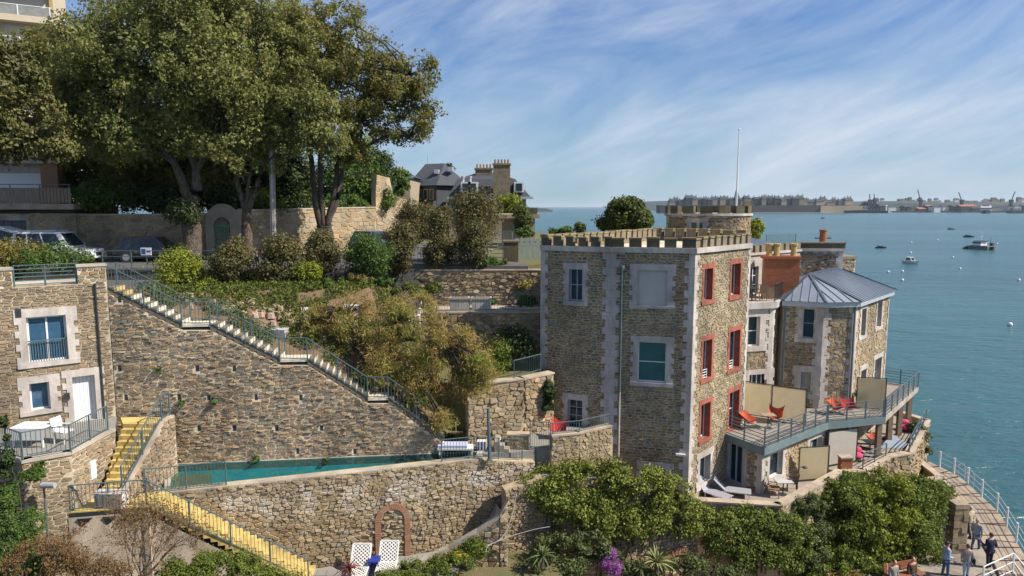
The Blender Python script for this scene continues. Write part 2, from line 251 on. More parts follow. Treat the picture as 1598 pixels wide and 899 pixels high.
# ------------------------------------------------------------------ mesh helpers
def origin(o):
    v = Vector((0, 0, 0))
    while o is not None: v += o.location; o = o.parent
    return v
class MB:
    def __init__(s): s.v = []; s.f = []; s.m = []
    def add(s, vs, fs, mi=0):
        k = len(s.v); s.v.extend([tuple(q) for q in vs]); s.f.extend([tuple(i + k for i in f) for f in fs]); s.m.extend([mi] * len(fs)); return s
    def box(s, x0, x1, y0, y1, z0, z1, mi=0):
        return s.add([(x0, y0, z0), (x1, y0, z0), (x1, y1, z0), (x0, y1, z0), (x0, y0, z1), (x1, y0, z1), (x1, y1, z1), (x0, y1, z1)],
              [(0, 3, 2, 1), (4, 5, 6, 7), (0, 1, 5, 4), (1, 2, 6, 5), (2, 3, 7, 6), (3, 0, 4, 7)], mi)
    def obox(s, mp, u0, u1, z0, z1, w0, w1, mi=0):        # box on a wall map
        P = [mp(u0, z0, w1), mp(u1, z0, w1), mp(u1, z0, w0), mp(u0, z0, w0), mp(u0, z1, w1), mp(u1, z1, w1), mp(u1, z1, w0), mp(u0, z1, w0)]
        return s.add(P, [(0, 3, 2, 1), (4, 5, 6, 7), (0, 1, 5, 4), (1, 2, 6, 5), (2, 3, 7, 6), (3, 0, 4, 7)], mi)
    def prism(s, poly, z0, z1, mi=0, bottom=True):
        n = len(poly); z0f = z0 if callable(z0) else (lambda x, y: z0); z1f = z1 if callable(z1) else (lambda x, y: z1)
        vs = [(p[0], p[1], z0f(p[0], p[1])) for p in poly] + [(p[0], p[1], z1f(p[0], p[1])) for p in poly]
        fs = [tuple(range(n, 2 * n))] + [(i, (i + 1) % n, n + (i + 1) % n, n + i) for i in range(n)]
        if bottom: fs.append(tuple(range(n - 1, -1, -1)))
        return s.add(vs, fs, mi)
    def beam(s, a, b, w, h, mi=0):                         # square bar from a to b
        a = Vector(a); b = Vector(b); d = (b - a).normalized(); up = Vector((0, 0, 1)) if abs(d.z) < .95 else Vector((0, 1, 0))
        x = d.cross(up).normalized() * w / 2; y = x.cross(d).normalized() * h / 2
        P = [a - x - y, a + x - y, a + x + y, a - x + y, b - x - y, b + x - y, b + x + y, b - x + y]
        return s.add(P, [(0, 1, 2, 3), (7, 6, 5, 4), (0, 4, 5, 1), (1, 5, 6, 2), (2, 6, 7, 3), (3, 7, 4, 0)], mi)
    def tube(s, pts, rad, n=8, mi=0, cap=True):
        pts = [Vector(p) for p in pts]; rad = rad if hasattr(rad, '__len__') else [rad] * len(pts); rings = []
        ref = Vector((0, 0, 1)); k0 = len(s.v)
        for i, p in enumerate(pts):
            d = (pts[min(i + 1, len(pts) - 1)] - pts[max(i - 1, 0)]).normalized()
            r0 = ref if abs(d.dot(ref)) < .95 else Vector((1, 0, 0))
            x = d.cross(r0).normalized(); y = x.cross(d).normalized()
            for k in range(n):
                a = 2 * math.pi * k / n; s.v.append(tuple(p + (x * math.cos(a) + y * math.sin(a)) * rad[i]))
        for i in range(len(pts) - 1):
            for k in range(n):
                a = k0 + i * n + k; b = k0 + i * n + (k + 1) % n; s.f.append((a, b, b + n, a + n)); s.m.append(mi)
        if cap:
            s.f.append(tuple(k0 + k for k in range(n))[::-1]); s.m.append(mi)
            e = k0 + (len(pts) - 1) * n; s.f.append(tuple(e + k for k in range(n))); s.m.append(mi)
        return s
    def lathe(s, prof, c, n=12, mi=0):
        k0 = len(s.v)
        for r, z in prof:
            for k in range(n):
                a = 2 * math.pi * k / n; s.v.append((c[0] + r * math.cos(a), c[1] + r * math.sin(a), c[2] + z))
        for i in range(len(prof) - 1):
            for k in range(n):
                a = k0 + i * n + k; b = k0 + i * n + (k + 1) % n; s.f.append((a, b, b + n, a + n)); s.m.append(mi)
        s.f.append(tuple(k0 + k for k in range(n))[::-1]); s.m.append(mi)
        e = k0 + (len(prof) - 1) * n; s.f.append(tuple(e + k for k in range(n))); s.m.append(mi)
        return s
    def ell(s, c, r, n=10, m=7, mi=0):
        prof = [(max(math.sin(math.pi * i / m), 1e-3), -math.cos(math.pi * i / m)) for i in range(m + 1)]; k0 = len(s.v)
        for a, z in prof:
            for k in range(n):
                t = 2 * math.pi * k / n; s.v.append((c[0] + r[0] * a * math.cos(t), c[1] + r[1] * a * math.sin(t), c[2] + r[2] * z))
        for i in range(m):
            for k in range(n):
                a = k0 + i * n + k; b = k0 + i * n + (k + 1) % n; s.f.append((a, b, b + n, a + n)); s.m.append(mi)
        return s
    def build(s, name, mats, parent=None, smooth=False):
        me = bpy.data.meshes.new(name); o3 = origin(parent)
        vs = s.v if parent is None or o3.length == 0 else [(a - o3.x, b - o3.y, c - o3.z) for a, b, c in s.v]
        me.from_pydata(vs, [], s.f)
        mats = [mats] if isinstance(mats, str) else mats
        for q in mats: me.materials.append(M[q])
        if len(mats) > 1: me.polygons.foreach_set('material_index', s.m)
        if smooth: me.polygons.foreach_set('use_smooth', [True] * len(me.polygons))
        me.update()
        o = bpy.data.objects.new(name, me); COL.objects.link(o); o.parent = parent
        return o
def thing(name, label, cat, loc=(0, 0, 0), group=None):
    o = bpy.data.objects.new(name, None); COL.objects.link(o); o.location = loc; o.empty_display_size = .2
    o['label'] = label; o['category'] = cat
    if group: o['group'] = group
    return o
def tag(o, label, cat, group=None):
    o['label'] = label; o['category'] = cat
    if group: o['group'] = group
    return o
def struct(o): o['kind'] = 'structure'; return o
def inst(src, parent, loc, rot=(0, 0, 0), scale=(1, 1, 1)):
    o = bpy.data.objects.new(src.name.split('.')[0], src.data); COL.objects.link(o); o.parent = parent
    o.location = Vector(loc) - origin(parent); o.rotation_euler = rot; o.scale = scale
    return o
def copy_tree(o, parent=None):
    c = o.copy(); COL.objects.link(c); c.parent = parent
    for ch in list(o.children): copy_tree(ch, c)
    return c
def wmap(a, b):
    a = Vector((a[0], a[1])); b = Vector((b[0], b[1])); d = (b - a).normalized(); n = Vector((d.y, -d.x))
    def mp(u, z, w=0.0): return (a.x + d.x * u + n.x * w, a.y + d.y * u + n.y * w, z)
    mp.L = (b - a).length; mp.a = a; mp.b = b; mp.d = d; mp.n = n
    mp.inv = lambda P: (Vector((P[0], P[1])) - a).dot(d)
    return mp
def pxrect(mp, x0, x1, y0, y1):                            # photo rectangle -> (u0,u1,z0,z1) on a wall
    xm, ym = (x0 + x1) / 2, (y0 + y1) / 2
    u0 = mp.inv(PL(x0, ym, mp.a, mp.b)); u1 = mp.inv(PL(x1, ym, mp.a, mp.b))
    return (u0, u1, PL(xm, y1, mp.a, mp.b).z, PL(xm, y0, mp.a, mp.b).z)
def wall_face(mb, mp, u0, u1, z0, z1, ops, depth=.25, mi=0, rmi=0, back=None):
    us = sorted({u0, u1, *[q for o in ops for q in o[:2] if u0 < q < u1]}); zs = sorted({z0, z1, *[q for o in ops for q in o[2:4] if z0 < q < z1]})
    for i in range(len(us) - 1):
        for j in range(len(zs) - 1):
            uc, zc = (us[i] + us[i + 1]) / 2, (zs[j] + zs[j + 1]) / 2
            if any(o[0] < uc < o[1] and o[2] < zc < o[3] for o in ops): continue
            mb.add([mp(us[i], zs[j]), mp(us[i + 1], zs[j]), mp(us[i + 1], zs[j + 1]), mp(us[i], zs[j + 1])], [(0, 1, 2, 3)], mi)
def reveal(mb, mp, o, depth, mi=0):
    a, b, c, d = o[:4]
    F = [mp(a, c), mp(b, c), mp(b, d), mp(a, d)]; B = [mp(a, c, -depth), mp(b, c, -depth), mp(b, d, -depth), mp(a, d, -depth)]
    mb.add(F + B, [(0, 4, 5, 1), (1, 5, 6, 2), (2, 6, 7, 3), (3, 7, 4, 0)], mi)
# ------------------------------------------------------------------ rubble masonry
def clip(poly, nx, ny, c):                                 # keep nx*x+ny*y <= c
    out = []
    for i in range(len(poly)):
        p = poly[i]; q = poly[(i + 1) % len(poly)]; dp = nx * p[0] + ny * p[1] - c; dq = nx * q[0] + ny * q[1] - c
        if dp <= 0: out.append(p)
        if (dp < 0 < dq) or (dq < 0 < dp):
            t = dp / (dp - dq); out.append((p[0] + (q[0] - p[0]) * t, p[1] + (q[1] - p[1]) * t))
    return out
def inpoly(p, poly):
    r = False; n = len(poly)
    for i in range(n):
        a, b = poly[i], poly[(i + 1) % n]
        if (a[1] > p[1]) != (b[1] > p[1]) and p[0] < (b[0] - a[0]) * (p[1] - a[1]) / (b[1] - a[1]) + a[0]: r = not r
    return r
def rubble(parent, mp, poly, ops, su, sv, material, seed, h=(.012, .05), gap=.015, nmax=300, vis=None, name='stone', skip=None):
    rnd = random.Random(seed); k = sv / su
    U0 = min(p[0] for p in poly); U1 = max(p[0] for p in poly); V0 = min(p[1] for p in poly); V1 = max(p[1] for p in poly)
    pts = []; v = V0 - sv
    while v < V1 + sv:
        hh = sv * rnd.choice((.6, .8, 1, 1.1, 1.5)); u = U0 - su * rnd.uniform(1, 2)
        while u < U1 + su:
            w = su * rnd.choice((.35, .5, .65, .8, 1, 1.25, 1.8)); pts.append(((u + w / 2) * k, v + hh / 2 + rnd.uniform(-.3, .3) * sv)); u += w
        v += hh
    cs = sv * 1.6; grid = {}
    for i, p in enumerate(pts): grid.setdefault((int(p[0] // cs), int(p[1] // cs)), []).append(i)
    cells = []
    for i, p in enumerate(pts):
        c0 = (p[0] / k, p[1])
        if not inpoly(c0, poly): continue
        if any(o[0] < c0[0] < o[1] and o[2] < c0[1] < o[3] for o in ops): continue
        if skip and skip(*c0): continue
        R = 1.5 * sv; P = [(p[0] - R, p[1] - R), (p[0] + R, p[1] - R), (p[0] + R, p[1] + R), (p[0] - R, p[1] + R)]
        gx, gy = int(p[0] // cs), int(p[1] // cs); nb = []
        for a in (-2, -1, 0, 1, 2):
            for b in (-2, -1, 0, 1, 2):
                nb.extend(grid.get((gx + a, gy + b), ()))
        nb = sorted(((pts[j][0] - p[0]) ** 2 + (pts[j][1] - p[1]) ** 2, j) for j in nb if j != i)
        for d2, j in nb:
            if d2 > 9 * sv * sv: break
            q = pts[j]; nx, ny = q[0] - p[0], q[1] - p[1]
            P = clip(P, nx, ny, (q[0] ** 2 + q[1] ** 2 - p[0] ** 2 - p[1] ** 2) / 2)
            if len(P) < 3: break
        if len(P) < 3: continue
        P = [(a / k, b) for a, b in P]
        for o in ops:                                       # keep out of openings
            if c0[0] <= o[0]: s_ = (1, 0, o[0])
            elif c0[0] >= o[1]: s_ = (-1, 0, -o[1])
            elif c0[1] <= o[2]: s_ = (0, 1, o[2])
            else: s_ = (0, -1, -o[3])
            if any(o[0] < a < o[1] and o[2] < b < o[3] for a, b in P): P = clip(P, *s_)
            if len(P) < 3: break
        if len(P) < 3: continue
        if any(not inpoly(q, poly) for q in P):             # trim on the outline
            n = len(poly)
            for e in range(n):
                a, b = poly[e], poly[(e + 1) % n]; ex, ey = b[0] - a[0], b[1] - a[1]; l = math.hypot(ex, ey)
                if l < 1e-6: continue
                nx, ny = ey / l, -ex / l; dist = (c0[0] - a[0]) * nx + (c0[1] - a[1]) * ny; along = ((c0[0] - a[0]) * ex + (c0[1] - a[1]) * ey) / l
                if -1.5 * su < dist < 0 and -.3 < along < l + .3: P = clip(P, nx, ny, nx * a[0] + ny * a[1])
                if len(P) < 3: break
        if len(P) < 3: continue
        cu = sum(q[0] for q in P) / len(P); cv = sum(q[1] for q in P) / len(P)
        hw = max(abs(q[0] - cu) for q in P); hv = max(abs(q[1] - cv) for q in P)
        if hw < gap * 1.6 or hv < gap * 1.6: continue
        fu = 1 - gap / hw; fv = 1 - gap / hv
        P = [(cu + (a - cu) * fu, cv + (b - cv) * fv) for a, b in P]
        Q = []
        for a in range(len(P)):
            x, y = P[a], P[(a + 1) % len(P)]
            if abs(x[0] - y[0]) + abs(x[1] - y[1]) < .03: Q.append(((x[0] + y[0]) / 2, (x[1] + y[1]) / 2)); continue
            Q.append((x[0] * .88 + y[0] * .12, x[1] * .88 + y[1] * .12)); Q.append((x[0] * .12 + y[0] * .88, x[1] * .12 + y[1] * .88))
        if len(Q) < 3: continue
        cells.append((hw * hv, cu, cv, Q))
    def solid(cu, cv, Q):
        d = rnd.uniform(*h); n = len(Q); tx, ty = rnd.uniform(-.35, .35), rnd.uniform(-.35, .35); V = []
        hw = max(abs(q[0] - cu) for q in Q) + 1e-4; hv = max(abs(q[1] - cv) for q in Q) + 1e-4
        for a, b in Q: V.append(mp(a, b, -.012))
        for a, b in Q: V.append(mp(cu + (a - cu) * .9, cv + (b - cv) * .86, d * (1 + tx * (a - cu) / hw + ty * (b - cv) / hv)))
        F = [(i, (i + 1) % n, n + (i + 1) % n, n + i) for i in range(n)] + [tuple(range(n, 2 * n))]
        return V, F
    def score(c):
        x, y, z = mp(c[1], c[2]); d2 = x * x + y * y + (z - CAM_H) ** 2
        return c[0] / d2 * (vis(c[1], c[2]) if vis else 1)
    cells.sort(key=score, reverse=True)
    o3 = origin(parent)
    for c in cells[:nmax]:
        V, F = solid(*c[1:]); ctr = Vector(mp(c[1], c[2])); me = bpy.data.meshes.new(name)
        me.from_pydata([tuple(Vector(q) - ctr) for q in V], [], F); me.materials.append(M[material]); me.update()
        o = bpy.data.objects.new(name, me); COL.objects.link(o); o.parent = parent; o.location = ctr - o3
    if len(cells) > nmax:
        mb = MB()
        for c in cells[nmax:]:
            V, F = solid(*c[1:]); mb.add(V, F)
        o = mb.build('stone_infill', material, parent); o['kind'] = 'stuff'
    return len(cells)
# ------------------------------------------------------------------ leaves
def leaf_obj(name, P, Nn, size, material, parent, seed, asp=.6, droop=0.0):
    rs = np.random.RandomState(seed); n = len(P); P = np.asarray(P, float); Nn = np.asarray(Nn, float)
    Nn = Nn / (np.linalg.norm(Nn, axis=1, keepdims=True) + 1e-9)
    t = rs.normal(size=(n, 3)); t[:, 2] -= droop; t -= (t * Nn).sum(1, keepdims=True) * Nn; t /= np.linalg.norm(t, axis=1, keepdims=True) + 1e-9
    b = np.cross(Nn, t); sz = (size * rs.choice((.5, .7, .9, 1.1, 1.5), n) * rs.uniform(.8, 1.2, n))[:, None]
    V = np.empty((n, 4, 3)); bend = Nn * sz * .12
    V[:, 0] = P - t * sz * .5; V[:, 1] = P + b * sz * asp * .5 + bend; V[:, 2] = P + t * sz * .5; V[:, 3] = P - b * sz * asp * .5 + bend
    V = V.reshape(-1, 3) - np.array(origin(parent))
    me = bpy.data.meshes.new(name); me.vertices.add(4 * n); me.vertices.foreach_set('co', V.ravel().astype(np.float32))
    me.loops.add(4 * n); me.loops.foreach_set('vertex_index', np.arange(4 * n, dtype=np.int32))
    me.polygons.add(n); me.polygons.foreach_set('loop_start', np.arange(0, 4 * n, 4, dtype=np.int32)); me.polygons.foreach_set('loop_total', np.full(n, 4, np.int32))
    me.materials.append(M[material]); me.update(calc_edges=True)
    o = bpy.data.objects.new(name, me); COL.objects.link(o); o.parent = parent
    return o
def clump_points(cl, per, seed, shell=.55, jitter=.5, up=.25):
    rs = np.random.RandomState(seed); cl = np.asarray(cl, float); k = len(cl)
    r = cl[:, 3]; cnt = np.maximum((per * (r / r.mean()) ** 2).astype(int), 4); idx = np.repeat(np.arange(k), cnt); n = len(idx)
    d = rs.normal(size=(n, 3)); d /= np.linalg.norm(d, axis=1, keepdims=True)
    rad = r[idx] * (shell + (1 - shell) * rs.rand(n) ** .6) * rs.uniform(.8, 1.15, n)
    sq = np.array([1, 1, .78]); P = cl[idx, :3] + d * rad[:, None] * sq + rs.normal(size=(n, 3)) * (r[idx] * .2)[:, None]
    Nn = d + rs.normal(size=(n, 3)) * jitter; Nn[:, 2] += up
    return P, Nn
def ell_clumps(c, r, n, cr, seed, inner=.45):
    rs = np.random.RandomState(seed); d = rs.normal(size=(n, 3)); d /= np.linalg.norm(d, axis=1, keepdims=True)
    q = inner + (1 - inner) * rs.rand(n) ** .5
    P = np.array(c) + d * q[:, None] * np.array(r); return np.column_stack([P, cr * rs.uniform(.65, 1.3, n)])
def px_ell(px, py, rx, ry, Y, depth):
    c = PY(px, py, Y); k = (c - Vector((0, 0, CAM_H))).length / FPX / 1.02
    return (c.x, c.y, c.z), (rx * k, depth, ry * k)
def bush(name, label, cat, px, py, rx, ry, Y, mats, nl, size, seed, depth=None, group=None, ncl=26, cr=.42, stem=True, zbase=None, droop=0.0, asp=.6, mat_stem='bark_dark', inner=.45, shell=.55):
    c, r = px_ell(px, py, rx, ry, Y, depth or 0); r = (r[0], depth or r[0] * .9, r[2])
    zb = zbase if zbase is not None else c[2] - r[2]
    t = thing(name, label, cat, (c[0], c[1], zb), group)
    cl = ell_clumps(c, (max(r[0] - cr * min(r) * .6, .05), max(r[1] - cr * min(r) * .6, .05), max(r[2] - cr * min(r) * .6, .05)), ncl, cr * min(r[0], r[2]) * 1.25, seed, inner)
    P, Nn = clump_points(cl, nl / ncl, seed + 1, shell); P[:, 2] = np.maximum(P[:, 2], zb + .02)
    leaf_obj('foliage', P, Nn, size, mats, t, seed + 2, asp, droop)
    if stem:
        mb = MB(); rr = random.Random(seed)
        for i in range(5):
            e = cl[rr.randrange(len(cl))]
            mb.tube([(c[0] + rr.uniform(-.1, .1), c[1], zb - .05), ((c[0] + e[0]) / 2, (c[1] + e[1]) / 2, (zb + e[2]) / 2), tuple(e[:3])], [.05, .035, .015], 5)
        mb.build('stem', mat_stem, t)
    return t
def limb(mb, pts, r0, r1, n=9, wob=.08, seed=0, sub=4):
    rr = random.Random(seed); pts = [Vector(p) for p in pts]; out = []
    for i in range(len(pts) - 1):
        p0 = pts[max(i - 1, 0)]; p1 = pts[i]; p2 = pts[i + 1]; p3 = pts[min(i + 2, len(pts) - 1)]
        for k in range(sub):
            t = k / sub; out.append(.5 * ((2 * p1) + (p2 - p0) * t + (2 * p0 - 5 * p1 + 4 * p2 - p3) * t * t + (3 * p1 - p0 - 3 * p2 + p3) * t ** 3))
    out.append(pts[-1]); m = len(out)
    out = [o + Vector((rr.uniform(-1, 1), rr.uniform(-1, 1), 0)) * wob * (0 < i < m - 1) for i, o in enumerate(out)]
    rad = [(r0 + (r1 - r0) * (i / (m - 1)) ** .8) * rr.uniform(.92, 1.1) for i in range(m)]
    mb.tube(out, rad, n); return out
# ------------------------------------------------------------------ railings
BAL = {}
def railing(name, label, pts, h=1.0, sp=.13, material='rail_green', group=None, style='bars', post_every=1.9, rails=5, pw=.045, bw=.015, base=.09):
    pts = [Vector(p) for p in pts]; t = thing(name, label, 'railing', pts[0], group); up = Vector((0, 0, 1))
    tr = MB()
    for a, b in zip(pts[:-1], pts[1:]): tr.beam(a + up * h, b + up * h, .042, .03)
    tr.build('top_rail', material, t)
    if style == 'bars':
        br = MB()
        for a, b in zip(pts[:-1], pts[1:]): br.beam(a + up * base, b + up * base, .03, .03)
        br.build('bottom_rail', material, t)
    else:
        for k in range(rails):
            br = MB(); hz = base + (h - base) * k / rails
            for a, b in zip(pts[:-1], pts[1:]): br.beam(a + up * hz, b + up * hz, .032, .032)
            br.build('mid_rail', material, t)
    key = (material, round(h, 3), style)
    if key not in BAL:
        bm_ = MB().box(-bw / 2, bw / 2, -bw / 2, bw / 2, base, h - .01); b_ = bm_.build('baluster', material); pm = MB().box(-pw / 2, pw / 2, -pw / 2, pw / 2, 0, h - .005); p_ = pm.build('post', material)
        BAL[key] = (b_.data, p_.data); bpy.data.objects.remove(b_); bpy.data.objects.remove(p_)
    bd, pd = BAL[key]
    def put(nm, data, p):
        o = bpy.data.objects.new(nm, data); COL.objects.link(o); o.parent = t; o.location = p - pts[0]
    put('post', pd, pts[0])
    for a, b in zip(pts[:-1], pts[1:]):
        l = (b - a).length; np_ = max(1, round(l / post_every))
        for k in range(1, np_ + 1): put('post', pd, a.lerp(b, k / np_))
        if style == 'bars':
            nb = int((b - a).to_2d().length / sp) or int(l / sp)
            for k in range(1, nb): put('baluster', bd, a.lerp(b, k / nb))
    return t
# ------------------------------------------------------------------ windows and quoins on walls
def surround(mb, mp, o, w=.17, w2=.28, proud=.05, bh=.24, lint=.24, sill=.16, arch=False):
    a, b, c, d = o
    mb.obox(mp, a - w2, b + w2, d, d + lint, -.02, proud); mb.obox(mp, a - w2, b + w2, c - sill, c, -.02, proud + .03)
    n = max(2, int(round((d - c) / bh))); s = (d - c) / n
    for k in range(n):
        ww = w2 if k % 2 == 0 else w
        mb.obox(mp, a - ww, a, c + k * s, c + (k + 1) * s, -.02, proud); mb.obox(mp, b, b + ww, c + k * s, c + (k + 1) * s, -.02, proud)
def window(parent, mp, o, depth=.2, fmat='frame_white', gmat='glass', sur='paint_lavender', rev=None, bars=(1, 1), fw=.055, w=.17, w2=.28, lint=.24, sill=.16, solid=None, name='window', proud=.05):
    a, b, c, d = o; f = MB()
    for (u0, u1, z0, z1) in ((a, a + fw, c, d), (b - fw, b, c, d), (a + fw, b - fw, d - fw, d), (a + fw, b - fw, c, c + fw)): f.obox(mp, u0, u1, z0, z1, -depth, -depth + .06)
    for k in range(1, bars[0] + 1):
        u = a + (b - a) * k / (bars[0] + 1); f.obox(mp, u - fw * .45, u + fw * .45, c + fw, d - fw, -depth + .002, -depth + .055)
    for k in range(1, bars[1] + 1):
        z = c + (d - c) * k / (bars[1] + 1); f.obox(mp, a + fw, b - fw, z - fw * .35, z + fw * .35, -depth + .004, -depth + .05)
    fr = f.build(name, fmat, parent)
    nu, nz = bars[0] + 1, bars[1] + 1
    for i in range(nu):
        for j in range(nz):
            p = MB(); u0 = a + (b - a) * i / nu; u1 = a + (b - a) * (i + 1) / nu; z0 = c + (d - c) * j / nz; z1 = c + (d - c) * (j + 1) / nz
            p.obox(mp, u0 + .012, u1 - .012, z0 + .012, z1 - .012, -depth + .012, -depth + .025); p.build('pane', solid or gmat, fr)
    if sur:
        s = MB(); surround(s, mp, o, w, w2, proud, lint=lint, sill=sill); s.build('surround', sur, fr)
    r = MB(); reveal(r, mp, o, depth + .02); r.build('reveal', rev or sur or 'paint_lavender', fr)
    return fr
def quoins(parent, mpl, mpr, z0, z1, material, wa=.22, wb=.40, hh=.30, proud=.045, sides=(1, 1)):
    n = max(1, round((z1 - z0) / hh)); s = (z1 - z0) / n
    for k in range(n):
        q = MB(); wl, wr = (wb, wa) if k % 2 else (wa, wb); za, zb = z0 + k * s, z0 + (k + 1) * s
        if sides[0] and mpl: q.obox(mpl, mpl.L - wl, mpl.L + proud * .4, za + .003, zb - .003, -.02, proud)
        if sides[1] and mpr: q.obox(mpr, -proud * .4, wr, za + .003, zb - .003, -.02, proud + .002)
        q.build('quoin', material, parent)
# ================================================================== SETTING
def setting():
    struct(MB().add([(-30000, -300, 0), (30000, -300, 0), (30000, 45000, 0), (-30000, 45000, 0)], [(0, 1, 2, 3)]).build('sea', 'sea_water'))
    # upper land behind the road, dropping to the coast on the right
    up = [(-160, 43.2), (-13, 43.2), (1.0, 39.6), (9, 46.5), (13, 52), (10, 70), (2, 96), (-10, 150), (-40, 260), (-160, 300)]
    struct(MB().prism(up, -1, 17.62).build('upper_ground', 'soil_grass'))
    low = [(-60, 6), (14, 6), (26.4, 30.6), (29.2, 46.7), (26, 52), (13, 52.5), (9, 46.6), (0.9, 38.05), (-60, 38.05)]
    struct(MB().prism(low, -1.2, 2.85).build('shore_ground', 'soil'))
    rd = [(-60, 35.6), (-14, 35.9), (-4, 38.1), (0.9, 38.06), (1.0, 39.6), (-2, 44), (-5, 62), (-10, 62), (-12, 50), (-20, 43.2), (-60, 43.2)]
    struct(MB().prism(rd, 14.0, 17.7).build('road', 'asphalt'))
    # garden bank between the long stair and the hedge
    g = MB(); nx, ny = 46, 24; vs = []
    for j in range(ny + 1):
        for i in range(nx + 1):
            x = -16.6 + 15.0 * i / nx; y0 = 27.4 + (x + 16.2) * .118 + .95; y = y0 + (36.4 - y0) * j / ny
            zs = stair_z(x) - .12; t = min(1, max(0, (y - y0) / 4.6)); t = t * t * (3 - 2 * t)
            z = zs + (bank_top(x) - zs) * t + .22 * (mnoise.noise(Vector((x * .8, y * .8, 1))) + .5 * mnoise.noise(Vector((x * 2.2, y * 2.2, 4)))) * min(1, j / 3)
            vs.append((x, y, z))
    fs = [(j * (nx + 1) + i, j * (nx + 1) + i + 1, (j + 1) * (nx + 1) + i + 1, (j + 1) * (nx + 1) + i) for j in range(ny) for i in range(nx)]
    g.add(vs, fs); struct(g.build('garden_bank', 'soil', smooth=True))
    struct(MB().prism([(-60, 37), (-60, 27.5), (-16.9, 27.5), (-16.6, 35.7), (-14, 36)], 2, 17.15).build('yard_ground', 'asphalt'))
def bank_top(x): return 16.9 if x < -7 else 16.9 - min(1, (x + 7) / 3.2) * 4.2
# ---- long stair on the retaining wall: nodes in the photo (nosing line)
RA, RB = (-16.25, 27.25), (-.6, 29.1)
RW = wmap(RA, RB)
SN = [(165, 449), (284, 507), (328, 507), (437, 562), (480, 562), (574, 622), (606, 622), (693, 684)]
SNU = []
for _x, _y in SN:
    _p = PL(_x, _y, RA, RB); SNU.append((RW.inv(_p), _p.z))
def stair_z(x):
    u = (x - RA[0]) / RW.d.x
    if u <= SNU[0][0]: return SNU[0][1]
    for (a, za), (b, zb) in zip(SNU[:-1], SNU[1:]):
        if u <= b: return za + (zb - za) * (u - a) / (b - a)
    return SNU[-1][1]
ZP = 10.2     # pool level
ZL = 6.5      # lower terrace
ZT = 6.9      # castle terrace
ZD = 9.4      # upper deck
setting()
